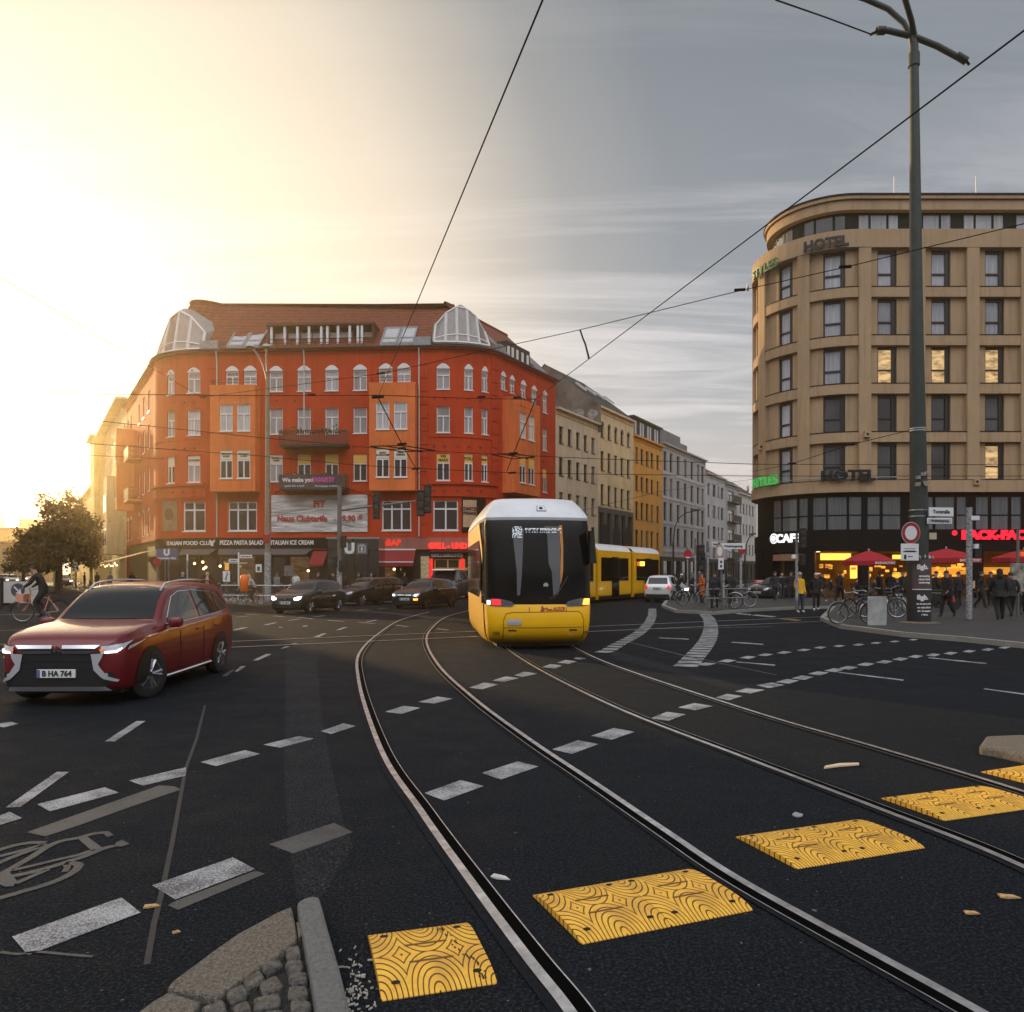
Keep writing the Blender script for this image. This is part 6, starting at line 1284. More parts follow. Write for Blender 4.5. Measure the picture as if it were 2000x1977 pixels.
for i, (x, Yd, ang, sc, lb) in enumerate(((8, 118, 33, 1, 'tiny distant car with headlights, far left edge of the street'), (24, 105, 33, 1, 'tiny dark distant car left of the white board'), (128, 92, 33, 1, 'dark distant car behind the arrow sign and the cyclist'), (60, 130, 33, 1, 'tiny far car with headlights between white board and trees'))):
    loc, rz_ = place(pX(x, Yd), Yd, -ang, 4.2); c, sk, Y = car('car', lb, HATCH, 4.2, (m_bk, m_sil)[i % 2], loc, rz_, 1.0, hw, hws, hrw, r=.31, group='far cars on the left street'); hatch_details(c, sk, Y, plate=False)
# ---------------------------------------------------------------- tram
m_ty = mat('tram_yellow_paint', (.98, .50, .004), .35, coat=.25, var=.05, vscale=1.2); m_tw = mat('tram_roof_silver', (.74, .74, .76), .35, .0, coat=.4, var=.08, vscale=2); m_tk = mat('tram_black_mask', (.003, .0035, .004), .08, spec=.22); m_tkm = mat('tram_black_matt', (.008, .008, .009), .5)
TC = [(.62, 16.62), (.22, 20.0), (-.12, 23.6), (-.02, 27.0), (.15, 30.0), (1.10, 36.9), (3.60, 43.2), (6.45, 48.5), (9.30, 53.6)]
tram = thing('tram', 'yellow and white low-floor tram curving through the junction, seen from the front', 'tram', (TC[0][0], TC[0][1], 0), 0)
hd = Vector((TC[2][0]-TC[0][0], TC[2][1]-TC[0][1], 0)); ta = math.atan2(-hd.x, hd.y)      # rotation so that local +y runs back along the first module
TM = Matrix.Translation((TC[0][0], TC[0][1], 0)) @ Matrix.Rotation(ta, 4, 'Z')
def tb(mb, name, m, par=tram, smooth=False):
    mb.v = [TM @ Vector(v) for v in mb.v]
    if par is tram: return mb.build(name, m, tram, smooth=smooth, world=True)
    o = mb.build(name, m, par, smooth=smooth); o.data.transform(Matrix.Translation(tram.location).inverted()); return o
LV = [  # z, nose offset, half width at nose corner, full half width, corner depth
    (.14, .42, .98, 1.14, 1.5), (.22, .20, 1.04, 1.18, 1.5), (.36, .06, 1.07, 1.20, 1.5), (.60, .0, 1.09, 1.22, 1.5), (.88, .03, 1.11, 1.22, 1.5), (1.00, .06, 1.12, 1.22, 1.5), (1.16, .07, 1.12, 1.22, 1.5), (1.8, .16, 1.12, 1.22, 1.5), (2.4, .28, 1.11, 1.22, 1.5), (2.72, .33, 1.12, 1.22, 1.5), (2.86, .37, 1.11, 1.22, 1.5), (2.92, .35, 1.12, 1.23, 1.5), (3.0, .42, 1.10, 1.21, 1.6), (3.2, .62, .98, 1.11, 1.9), (3.36, .84, .86, .99, 2.2), (3.40, 1.10, .74, .88, 2.3)]
def plan(lv):
    z, y0, wn, wf, cd = lv; half = []
    for i in range(9):   # nose curve
        x = wn*i/8; half.append((x, y0+.20*(i/8)**2.4))
    half += [(wn+.035, y0+.25), (wn+.06, y0+.34), (wn+(wf-wn)*.7, y0+.75), (wf, y0+cd), (wf, 6.9)]
    return [(-a, b, z) for a, b in half[::-1]]+[(a, b, z) for a, b in half[1:]]
PL = [plan(l) for l in LV]
def tshell(i0, i1):
    mb = MB(); n = len(PL[0])
    for i in range(i0, i1+1): mb.v += [Vector(p) for p in PL[i]]
    for i in range(i1-i0):
        for j in range(n-1): mb.f.append([i*n+j, i*n+j+1, (i+1)*n+j+1, (i+1)*n+j]); mb.m.append(0)
    return mb
full = tshell(0, len(LV)-1); TS = Skin(full)
tb(tshell(0, 5), 'front_lower_body', m_ty, smooth=True)
bodyu = tshell(5, 10); tb(bodyu, 'front_body_mask', m_tk, smooth=True)
rfm = tshell(11, len(LV)-1); rfm.f.append([len(rfm.v)-len(PL[0])+j for j in range(len(PL[0]))]); rfm.m.append(0); 
l2 = MB(); a, b = PL[10], PL[11]; n = len(a); l2.v = [Vector(p) for p in a+b]; l2.f = [[j, j+1, n+j+1, n+j] for j in range(n-1)]; l2.m = [0]*len(l2.f); tb(l2, 'roof_lip', m_tw)
rfo = tb(rfm, 'front_roof', m_tw, smooth=True)
def tp(poly, view='front', off=.006, step=.10): return TS.patch(poly, view, off, step)
# yellow side pillars behind the cab and side windows
for view, s in (('left', -1), ('side', 1)):
    tb(tp([(.95, 2.10), (1.02, 2.25), (1.7, 2.85), (6.8, 2.85), (6.8, 2.45), (1.6, 2.45), (1.25, 2.2), (.95, 1.9)], view, .010), 'side_panel', m_ty)
    tb(tp([(1.05, 1.0), (6.8, 1.0), (6.8, 1.12), (1.5, 1.12), (1.15, 1.3)], view, .010), 'side_panel', m_ty)
    tb(tp([(1.25, 1.30), (1.6, 1.12), (6.8, 1.12), (6.8, 2.45), (1.6, 2.45), (1.25, 2.15)], view, .012), 'side_window', mat('tram_side_glass', (.10, .065, .035), .12, coat=1.0))
    l = TS.line(dense([(.62, .2), (.62, 1.0)], 8), view, .02, .006); tb(l, 'panel_gap', m_tkm)
# lamp band
for s in (-1, 1):
    q = [(s*.56, 1.00), (s*.62, .955), (s*1.0, .965), (s*1.135, 1.00), (s*1.135, 1.12), (s*.9, 1.13), (s*.62, 1.07)]
    tb(tp(q, off=.012, step=.06), 'lamp_cluster', mat('lamp_cluster_glass', (.10, .10, .11), .08, .3, coat=1.0), smooth=True)
    for (x, r_, m) in ((.70, .042, m_chrome), (.80, .036, m_chrome)):
        h = TS.hit((s*x, -9, 1.02), (0, 1, 0)); d = MB(); d.disc(h[0]-Vector((0, .03, 0)), r_, (0, -1, 0), 14, .02); tb(d, 'headlight', m)
tb(tp([(-1.02, .985), (-.84, .985), (-.86, 1.10), (-1.04, 1.115)], off=.024), 'red_lamp', mat('tram_red_lamp', (.8, .01, .01), .2, emit=(1, .02, .03), es=1.8))
tb(tp([(.95, .985), (1.10, .99), (1.11, 1.12), (.98, 1.12)], off=.026), 'indicator', m_ambl)
h = TS.hit((-1.11, -9, 1.05), (0, 1, 0)); 
tb(tp([(-1.13, 1.0), (-1.06, 1.0), (-1.07, 1.09), (-1.13, 1.09)], off=.026), 'marker_lamp', mat('white_lamp', (.9, .9, .9), .2, emit=(1, 1, 1), es=1.5))
# seams of the coupler hatch
def seam(pts, r=.006): tb(TS.line(dense(pts, 10), 'front', r, .002), 'panel_gap', m_tkm)
seam([(-.80, .22), (-.80, .66), (-.74, .80), (-.62, .83), (.84, .85), (.93, .80), (.98, .66), (.98, .24)]); seam([(-.80, .50), (.98, .50)]); seam([(-.24, .84), (-.24, .94)]); seam([(.58, .85), (.58, .95)])
for x in (-.60, .74): tb(tp([(x-.09, .425), (x+.09, .425), (x+.075, .455), (x-.09, .46)], off=.008), 'tow_slot', mat('dark_amber_reflector', (.12, .02, .0), .4))
tb(tp([(-.72, .56), (-.42, .56), (-.42, .68), (-.72, .68)], off=.008), 'notice_sticker', mat('sticker_grey', (.40, .41, .42), .5))
TF = lambda u, z, d=0: (TS.hit((u, -9, z), (0, 1, 0))[0] or Vector((u, .2, z)))-Vector((0, .006+d, 0))
tb(text_mb('be', .15, TF, .08, .905, .004, .004, bold=.008, italic=.2), 'lettering', mat('tram_red_ink', (.35, .02, .01), .5))
tb(tp([(.29, .865), (.54, .875), (.54, .945), (.29, .935)], off=.008), 'logo_panel', mat('logo_red', (.55, .01, .015), .5))
sk_ = MB(); rr = random.Random(2)
tb(text_mb('Berlin', .075, TF, .415, .905, .012, .004), 'lettering', mat('logo_yellow_ink', (.8, .5, .05), .5))
b = MB(); x = .15
for hh in (.04, .03, .05, .035, .045, .03): a_ = TF(x, .865); b.box(a_.x, a_.x+.014, a_.y-.004, a_.y, .865, .865+hh); x += .021
tb(b, 'skyline_mark', mat('tram_red_ink', (.35, .02, .01), .5))
for x, s in ((-.96, '1058'), (1.05, '1058')): tb(text_mb(s, .10, TF, x, .37, .004, .004, sx=.8), 'lettering', mat('number_ink', (.03, .02, .01), .5))
# destination display behind the glass: rows of lit dots
dd = MB(); rr = random.Random(6)
def dots(x0, x1, z0, rows, p, gap=.022):
    for r_ in range(rows):
        x = x0
        while x < x1:
            if rr.random() < p:
                a_ = TF(x, z0-r_*gap*1.3, .004); dd.box(a_.x, a_.x+.012, a_.y-.003, a_.y, a_.z-.007, a_.z+.007)
            x += gap
dots(-.58, -.36, 2.70, 9, .72); dots(-.30, .50, 2.665, 2, .75); dots(-.30, .50, 2.585, 1, .6)
tb(dd, 'destination_display', mat('display_dots', (.9, .95, 1), .4, emit=(.85, .93, 1), es=1.1))
# reflections are left to the glass; wiper, sticker, handles
wp = MB(); wp.tube([TF(.22, 1.12, .02), TF(.42, 1.28, .03), TF(.62, 1.62, .03)], .012, 6); wp.tube([TF(.30, 1.12, .02), TF(.56, 1.50, .03)], .008, 6); tb(wp, 'wiper', m_tkm)
h = TF(.13, 1.42, .002); d = MB(); d.disc(h, .055, (0, -1, -.15), 16, .004); tb(d, 'round_sticker', mat('pale_sticker', (.45, .47, .50), .5))
q = [(-.02, 3.06), (.20, 3.06), (.155, 3.19), (.0, 3.19)]
tb(tp(q, off=.008, step=.05), 'roof_lamp_frame', m_tkm); q = [(-.008, 3.068), (.188, 3.068), (.147, 3.182), (.008, 3.182)]; tb(tp(q, off=.012, step=.05), 'roof_lamp_plate', m_tw)
h = TS.hit((.08, -9, 3.125), (0, 1, 0)); d = MB(); d.disc(h[0]-Vector((0, .02, -.01)), .042, (0, -1, .9), 16, .006); tb(d, 'roof_lamp', m_tkm)
# pale pillars seen inside the cab, driver's seat and dark curtain
for x0, x1, z0 in ((-.56, -.40, 1.15), (.30, .60, 1.2)):
    pass
mr = MB(); mr.hexa([(1.14, .25, 1.9), (1.30, .30, 1.9), (1.30, .50, 1.9), (1.14, .5, 1.9), (1.14, .25, 2.62), (1.24, .30, 2.62), (1.24, .50, 2.62), (1.14, .5, 2.62)]); o = tb(mr, 'mirror', m_tkm)
ub_ = MB(); ub_.prism([(-.9, .6), (.9, .6), (1.1, 6.8), (-1.1, 6.8)], .05, .2); tb(ub_, 'underframe', m_tkm)
# inner bulkheads that read through the dark glass: modelled as lighter vertical trims on the mask
m_ref = mat('cab_grey_trim', (.085, .085, .09), .4); m_org = mat('cab_orange_trim', (.55, .20, .02), .4)
tb(tp([(-.58, 2.66), (-.33, 2.66), (-.37, 2.0), (-.40, 1.55), (-.44, 1.2), (-.50, 1.2), (-.50, 1.7), (-.55, 2.3)], off=.0035), 'cab_pillar', m_ref, smooth=True)
tb(tp([(.12, 2.72), (.46, 2.72), (.48, 2.3), (.46, 1.5), (.40, 1.2), (.29, 1.2), (.27, 1.7), (.20, 1.9), (.19, 2.5)], off=.0035), 'cab_pillar', m_ref, smooth=True)
tb(tp([(.46, 2.74), (.53, 2.74), (.545, 2.3), (.52, 1.7), (.46, 1.42), (.46, 1.7), (.49, 2.2)], off=.0045), 'orange_pole', m_org, smooth=True)
# articulated modules behind
def module(p0, p1, last=False):
    a, b = Vector((*p0, 0)), Vector((*p1, 0)); d = (b-a); L = d.length-.55; t = d.normalized(); n = Vector((t.y, -t.x, 0)); o = a+t*.27
    def M_(x, y, z): return o+n*x+t*y+Vector((0, 0, z))
    prof = [(-1.16, .16), (-1.22, .45), (-1.22, 2.95), (-.98, 3.22), (-.6, 3.36), (.6, 3.36), (.98, 3.22), (1.22, 2.95), (1.22, .45), (1.16, .16)]
    mb = MB(); k = len(prof); mb.v = [M_(x, 0, z) for x, z in prof]+[M_(x*(.92 if last else 1), L, z) for x, z in prof]
    for j in range(k-1): mb.f.append([j, j+1, k+j+1, k+j]); mb.m.append(1 if 2 <= j <= 6 else 0)
    mb.f.append(list(range(k))); mb.m.append(0); mb.f.append([k+j for j in range(k)]); mb.m.append(0)
    mo = mb.build('module_body', [m_ty, m_tw], tram, world=True)
    for s in (1, -1):
        w = MB(); f = lambda y, z, e=.012: M_(s*(1.22+e), y, z)
        w.quad(f(.45, 1.20), f(L-.5, 1.20), f(L-.5, 2.55), f(.45, 2.55)); sub(mo, w, 'side_window', m_tk, tram)
        if L > 4.2: w = MB(); yc = L*.5; w.quad(f(yc-.62, .25, .016), f(yc+.62, .25, .016), f(yc+.62, 2.6, .016), f(yc-.62, 2.6, .016)); sub(mo, w, 'door', m_tk, tram)
        w = MB(); w.quad(f(.1, .16, .014), f(L-.1, .16, .014), f(L-.1, .36, .014), f(.1, .36, .014)); sub(mo, w, 'skirt', m_tkm, tram)
    bl = MB()
    for i in range(4): q = L+.02+.125*i; bl.hexa([M_(-1.08, q, .3), M_(1.08, q, .3), M_(1.08, q+.09, .3), M_(-1.08, q+.09, .3), M_(-1.08, q, 3.15), M_(1.08, q, 3.15), M_(1.08, q+.09, 3.15), M_(-1.08, q+.09, 3.15)])
    if not last: bl.build('bellows', m_tkm, tram, world=True)
    return M_, L, mo
for i in range(2, 8):
    if i in (3,): continue
    p0 = TC[i]; p1 = TC[i+1] if i != 2 else TC[4]
    MM, LL, mo_ = module(p0, p1, i == 7)
tx = MM(1.25, 1.3, 2.25); d = MB(); d.box(tx.x-.16, tx.x+.16, tx.y-.2, tx.y+.02, tx.z-.14, tx.z+.14); d.build('side_display', m_ambl, tram, world=True)
pg = MB(); c0 = Vector((.2, 28, 3.4)); pg.tube([c0, c0+Vector((.1, 1.2, .35)), c0+Vector((0, 0, .9))], .03, 5); pg.tube([c0+Vector((-.8, 0, .9)), c0+Vector((.8, 0, .9))], .03, 5); pg.build('pantograph', m_tkm, tram, world=True)
# ================================================================ people
def skinmesh(V, E, Rr, labels, bones):
    me = bpy.data.meshes.new('b'); me.from_pydata(V, E, []); o = bpy.data.objects.new('b', me); COL.objects.link(o)
    sk = o.modifiers.new('s', 'SKIN'); sk.use_smooth_shade = True; sk.branch_smoothing = .6
    for i, r in enumerate(Rr): d = me.skin_vertices[0].data[i]; d.radius = r if isinstance(r, tuple) else (r, r); d.use_root = (i == 0)
    ss = o.modifiers.new('u', 'SUBSURF'); ss.levels = 1; ss.render_levels = 1
    dg = bpy.context.evaluated_depsgraph_get(); m2 = bpy.data.meshes.new_from_object(o.evaluated_get(dg))
    bpy.data.objects.remove(o); bpy.data.meshes.remove(me); return m2
_pp = {}
def body_mesh(pose, H, thick=1.0, skirt=False):
    key = (pose, round(H, 2), thick)
    if key in _pp: return _pp[key]
    P = {}
    def leg(s, hip, knee, ank, toe): P['hip'+s] = hip; P['knee'+s] = knee; P['ank'+s] = ank; P['toe'+s] = toe
    lean = 0
    if pose in ('stand', 'stand2'):
        leg('l', (-.055, 0, .50), (-.06, -.01, .285), (-.062, .01, .045), (-.07, -.07, .018)); leg('r', (.055, 0, .50), (.065, -.015, .285), (.075, .0, .045), (.09, -.075, .018))
        arms = ((-.125, .01, .63), (-.115, -.06, .505)), ((.125, .01, .63), (.115, -.05, .51)) 
        if pose == 'stand2': arms = ((-.13, .0, .63), (-.06, -.11, .60)), ((.13, .0, .63), (.07, -.12, .63))
    elif pose == 'walk':
        leg('l', (-.055, 0, .50), (-.058, -.07, .29), (-.06, -.10, .06), (-.06, -.17, .035)); leg('r', (.055, 0, .50), (.058, .01, .28), (.06, .14, .085), (.06, .09, .03))
        arms = ((-.13, .06, .65), (-.12, .05, .53)), ((.13, -.04, .64), (.12, -.12, .56)); lean = .02
    elif pose == 'sit':
        leg('l', (-.055, 0, .27), (-.075, -.22, .29), (-.08, -.22, .05), (-.08, -.29, .018)); leg('r', (.055, 0, .27), (.075, -.22, .29), (.08, -.20, .05), (.08, -.27, .018))
        arms = ((-.12, -.03, .40), (-.07, -.16, .38)), ((.12, -.03, .40), (.07, -.17, .39))
    elif pose == 'bike':
        leg('l', (-.055, 0, .545), (-.07, -.19, .42), (-.075, -.07, .25), (-.075, -.15, .215)); leg('r', (.055, 0, .545), (.07, -.16, .34), (.075, -.03, .12), (.075, -.11, .09))
        arms = ((-.15, -.19, .70), (-.15, -.30, .625)), ((.15, -.19, .70), (.15, -.30, .625)); lean = .17
    dz = {'sit': -.235, 'bike': .045}.get(pose, 0)
    def up(x, y, z): k = max(0, (z-.53)/.3); return (x, y-lean*k, z+dz-.02*lean*k)
    P['pel'] = (0, 0, .53+dz); P['sp'] = up(0, .005, .62); P['ch'] = up(0, .005, .74); P['nk'] = up(0, .0, .825); P['hd0'] = up(0, -.005, .872); P['hd1'] = up(0, -.008, .925); P['hd2'] = up(0, .0, .965)
    for s, sg, a in (('l', -1, arms[0]), ('r', 1, arms[1])):
        P['sh'+s] = up(sg*.105, .005, .795)
        P['el'+s], P['wr'+s] = a
        w, e = Vector(a[1]), Vector(a[0]); P['ha'+s] = tuple(w+(w-e).normalized()*.035)
    names = list(P); ix = {n: i for i, n in enumerate(names)}
    E = [('pel', 'sp'), ('sp', 'ch'), ('ch', 'nk'), ('nk', 'hd0'), ('hd0', 'hd1'), ('hd1', 'hd2')]
    for s in 'lr': E += [('ch', 'sh'+s), ('sh'+s, 'el'+s), ('el'+s, 'wr'+s), ('wr'+s, 'ha'+s), ('pel', 'hip'+s), ('hip'+s, 'knee'+s), ('knee'+s, 'ank'+s), ('ank'+s, 'toe'+s)]
    rad = dict(pel=(.088, .066), sp=(.083, .062), ch=(.098, .068), nk=.033, hd0=(.040, .048), hd1=(.044, .056), hd2=(.034, .040))
    for s in 'lr': rad.update({'sh'+s: .043, 'el'+s: .031, 'wr'+s: .021, 'ha'+s: (.018, .012), 'hip'+s: .056, 'knee'+s: .039, 'ank'+s: .029, 'toe'+s: (.026, .018)})
    T_ = ('pel', 'sp', 'ch', 'sh', 'el', 'hip', 'knee')
    def rr_(n):
        r = rad[n]; k = thick if any(n.startswith(t) for t in T_) else 1
        return tuple(x*k*H for x in r) if isinstance(r, tuple) else (r*k*H,)*2
    order = ['pel']+[n for n in names if n != 'pel']; ix = {n: i for i, n in enumerate(order)}
    V = [tuple(c*H for c in P[n]) for n in order]
    me = skinmesh(V, [(ix[a], ix[b]) for a, b in E], [rr_(n) for n in order], None, None)
    def lab(a, b):
        if b.startswith('hd') : return 2
        if b.startswith('nk'): return 0
        if b.startswith('ha'): return 2
        if b.startswith('hip') or b.startswith('knee') or (b.startswith('ank')): return 1
        if b.startswith('toe'): return 3
        return 0
    segs = [(Vector(V[ix[a]]), Vector(V[ix[b]]), lab(a, b)) for a, b in E]
    mats = []
    for p in me.polygons:
        c = p.center; best = (9, 0)
        for a, b, l in segs:
            ab = b-a; t = max(0, min(1, (c-a).dot(ab)/max(ab.length_squared, 1e-9))); d = (c-a-ab*t).length
            if l == 0: d *= .92
            if d < best[0]: best = (d, l)
        mats.append(best[1])
    mb = MB(); mb.v = [v.co.copy() for v in me.vertices]; mb.f = [list(p.vertices) for p in me.polygons]; mb.m = mats; bpy.data.meshes.remove(me)
    # face: nose, eyes, mouth, ears; fingers
    hc = Vector(P['hd1'])*H; mb.k = 2
    mb.tube([hc+Vector((0, -.050*H, .006*H)), hc+Vector((0, -.066*H, -.012*H))], [.004*H, .008*H], 5)
    for s in (-1, 1): mb.tube([hc+Vector((s*.045*H, 0, .004*H)), hc+Vector((s*.053*H, .006*H, -.012*H))], .007*H, 5)
    mb.k = 4
    for s in (-1, 1): mb.tube([hc+Vector((s*.017*H, -.052*H, .006*H)), hc+Vector((s*.017*H, -.0575*H, .006*H))], .0045*H, 6)
    mb.tube([hc+Vector((-.012*H, -.052*H, -.029*H)), hc+Vector((.012*H, -.052*H, -.029*H))], .003*H, 5)
    mb.k = 2
    for s in 'lr':
        h, w = Vector(P['ha'+s])*H, Vector(P['wr'+s])*H; d = (h-w).normalized(); sd = d.cross(Vector((0, 0, 1))); sd = sd.normalized() if sd.length > .1 else Vector((0, 1, 0))
        for k, L in ((-1.5, .8), (-.5, 1.0), (.5, .95), (1.5, .75)): p0 = h+sd*k*.006*H; p1 = p0+d*.022*H*L; mb.tube([p0, p1, p1+(d-Vector((0, 0, .4))).normalized()*.016*H*L], [.0042*H, .0038*H, .003*H], 5)
        mb.tube([h-d*.02*H+sd*-.010*H, h+sd*-.022*H+d*.004*H], .0045*H, 5)
    mb.k = 0
    _pp[key] = (mb, P, H); return _pp[key]
m_skin = mat('skin', (.42, .24, .16), .55); m_eye = mat('face_dark', (.02, .012, .01), .5); m_shoe = mat('dark_shoe', (.02, .02, .02), .6); m_wshoe = mat('white_shoe', (.62, .62, .6), .6)
def cloth(n, c): return mat('cloth_'+n, c, .85, var=.18, vscale=9)
c_dk = cloth('black', (.010, .011, .013)); c_nv = cloth('navy', (.016, .022, .035)); c_gy = cloth('grey', (.14, .14, .15)); c_lg = cloth('light_grey', (.38, .38, .40)); c_ye = cloth('yellow', (.80, .42, .02)); c_org = cloth('orange', (.50, .10, .015)); c_jn = cloth('denim', (.035, .05, .075)); c_wh = cloth('white', (.60, .59, .58)); c_bg = cloth('beige', (.42, .30, .18)); c_br = cloth('brown', (.09, .05, .03))
h_dk = mat('hair_dark', (.018, .012, .009), .6); h_bl = mat('hair_blond', (.50, .34, .16), .6); h_gy = mat('hair_grey', (.35, .34, .33), .7)
def person(label, x, y, face, top, leg, pose='stand', H=1.75, hair=None, hat=None, hood=None, long=False, shoe=None, at=None, z=0.0, group=None, thick=1.08, skirt=None, sc=.93):
    loc = at if at is not None else gr(x, y, z); loc = Vector((loc[0], loc[1], z if at is None else loc[2]))
    t = thing('person', label, 'person', loc, R(face), group); t.scale = (sc,)*3
    mb0, P, _ = body_mesh(pose, H, thick); mb = MB(); mb.v = list(mb0.v); mb.f = mb0.f; mb.m = mb0.m
    mb.build('body', [top, leg, m_skin, shoe or m_shoe, m_eye], t, smooth=True)
    hc = Vector(P['hd1'])*H
    def cap(name, m, r, zlo, back, full=False):
        c = MB(); n = 12; rings = []
        for i in range(6):
            a = math.pi/2*i/5; rr_ = r*math.cos(a); zz = hc.z+zlo+(.062*H-zlo)*math.sin(a) if i else hc.z+zlo
            rings.append([(hc.x+rr_*.92*math.cos(2*math.pi*j/n), hc.y+.004+back+rr_*1.12*math.sin(2*math.pi*j/n), zz-(.02 if not full and math.sin(2*math.pi*j/n) > .2 and i == 0 else 0)*H) for j in range(n)])
        for i in range(5):
            c.add(rings[i]+rings[i+1], [(j, (j+1) % n, n+(j+1) % n, n+j) for j in range(n)])
        c.build(name, m, t, smooth=True)
    if hat: cap('knit_hat', hat, .056*H, .012*H, 0, True)
    elif hood: cap('hood', hood, .062*H, -.01*H, .010*H)
    else: cap('hair', hair or h_dk, .052*H, .004*H, .008*H)
    if hood: c = MB(); c.tube([hc+Vector((0, .035*H, -.02*H)), hc+Vector((0, .05*H, -.07*H)), hc+Vector((0, .055*H, -.12*H))], [.05*H, .06*H, .045*H], 8); c.build('hood', hood, t, smooth=True)
    if long: c = MB(); c.tube([hc+Vector((0, .025*H, .01*H)), hc+Vector((0, .05*H, -.05*H)), hc+Vector((0, .055*H, -.12*H))], [.045*H, .045*H, .02*H], 8); c.build('long_hair', hair or h_dk, t, smooth=True)
    if skirt or (pose in ('stand', 'stand2', 'walk')):   # jacket hem
        z1, z0 = .58*H, (.46 if not skirt else .30)*H; c = MB(); n = 14; A = [(0.092*H*thick*math.cos(2*math.pi*j/n), .070*H*thick*math.sin(2*math.pi*j/n), z1) for j in range(n)]; B = [(0.102*H*thick*math.cos(2*math.pi*j/n), .085*H*thick*math.sin(2*math.pi*j/n)*(1.0 if pose != 'walk' else 1.3), z0) for j in range(n)]
        c.add(A+B, [(j, (j+1) % n, n+(j+1) % n, n+j) for j in range(n)]); c.build('coat_hem', top, t, smooth=True)
    return t
# ---------------------------------------------------------------- bicycles
m_bkf = mat('bike_frame_dark', (.02, .022, .025), .3, .4); m_bks = mat('bike_frame_silver', (.45, .46, .47), .25, .9); m_bko = mat('bike_frame_orange', (.85, .16, .02), .4); m_bkp = mat('bike_frame_pink', (.75, .33, .22), .5)
def bicycle(label, loc, rz, fm=None, tilt=0, group=None, guards=True, rim=None, rackbox=None, name='bicycle'):
    fm = fm or m_bkf; t = thing(name, label, 'bicycle', loc, rz, group); t.rotation_euler = (0, tilt, rz)
    r = .335; wf, wr_ = Vector((0, -.52, r)), Vector((0, .52, r)); bb = Vector((0, .08, .28)); st = Vector((0, .25, .80)); hd0 = Vector((0, -.34, .62)); hd1 = Vector((0, -.30, .86))
    f = MB()
    for a, b, w in ((hd1-Vector((0, 0, .04)), st-Vector((0, 0, .08)), .015), (hd0, bb, .017), (bb, st, .015), (hd0, hd1, .019)): f.tube([a, b], w, 7)
    for s in (-1, 1):
        sx = Vector((s*.05, 0, 0)); f.tube([bb+sx*.5, wr_+sx], .009, 5); f.tube([st-Vector((0, 0, .1))+sx*.3, wr_+sx], .008, 5); f.tube([hd0+sx*.5, hd0+Vector((s*.045, -.03, -.10)), wf+sx], .010, 6)
    f.build('frame', fm, t, smooth=True)
    for c in (wf, wr_):
        w = MB(); n = 28; w.tube([c+Vector((0, r*.965*math.cos(2*math.pi*i/n), r*.965*math.sin(2*math.pi*i/n))) for i in range(n+1)], .018, 6, False); wo = w.build('wheel', m_tyre, t, smooth=True)
        w = MB(); w.tube([c+Vector((0, r*.90*math.cos(2*math.pi*i/n), r*.90*math.sin(2*math.pi*i/n))) for i in range(n+1)], .011, 5, False); w.build('rim', rim or m_bks, wo, smooth=True)
        w = MB(); 
        for i in range(16): a = 2*math.pi*i/16+.1; w.tube([c+Vector(((-1)**i*.025, .02*math.cos(a+1), .02*math.sin(a+1))), c+Vector((0, r*.9*math.cos(a), r*.9*math.sin(a)))], .0018, 3, False)
        w.tube([c-Vector((.05, 0, 0)), c+Vector((.05, 0, 0))], .018, 8); w.build('spokes', m_bks, wo)
        if guards:
            g = MB(); g.tube([c+Vector((0, (r+.03)*math.cos(R(a)), (r+.03)*math.sin(R(a)))) for a in range(10 if c is wr_ else 50, 176 if c is wr_ else 190, 12)], .014, 5); g.build('mudguard', m_bkf if fm is not m_bkf else m_bks, t, smooth=True)
    h = MB(); h.tube([(-.29, -.10, .98), (-.24, -.22, 1.02), (-.06, -.30, .97), (0, -.30, .94), (.06, -.30, .97), (.24, -.22, 1.02), (.29, -.10, .98)], .012, 6); h.tube([hd1, (0, -.30, .94)], .013, 6); h.build('handlebar', m_bks, t, smooth=True)
    s_ = MB(); s_.tube([st-Vector((0, 0, .1)), st+Vector((0, .02, .06))], .012, 6); s_.hexa([(-.03, .10, .88), (.03, .10, .88), (.085, .38, .87), (-.085, .38, .87), (-.02, .10, .91), (.02, .10, .91), (.07, .38, .925), (-.07, .38, .925)]); s_.build('saddle', m_plast, t, bevel=.012)
    k = MB(); k.disc(bb+Vector((.05, 0, 0)), .09, (1, 0, 0), 16, .01); k.tube([bb+Vector((.065, 0, 0)), bb+Vector((.07, -.10, .13))], .008, 5); k.tube([bb+Vector((-.065, 0, 0)), bb+Vector((-.07, .10, -.13))], .008, 5); k.box(.06, .15, -.13, -.06, .40, .42); k.box(-.15, -.06, .06, .13, .14, .16); k.build('crank', m_bks, t)
    ca = MB(); 
    for s in (-1, 1): ca.tube([(s*.06, .33, .74), (s*.06, .80, .74)], .006, 4); ca.tube([(s*.06, .72, .74), (s*.05, .52, .34)], .005, 4)
    ca.tube([(-.06, .5, .74), (.06, .5, .74)], .005, 4); ca.tube([(-.06, .8, .74), (.06, .8, .74)], .005, 4); ca.build('carrier', m_bkf, t)
    return t
def bat(x, y, z=.12): return Vector(gr(x, y, z))
GP = .124
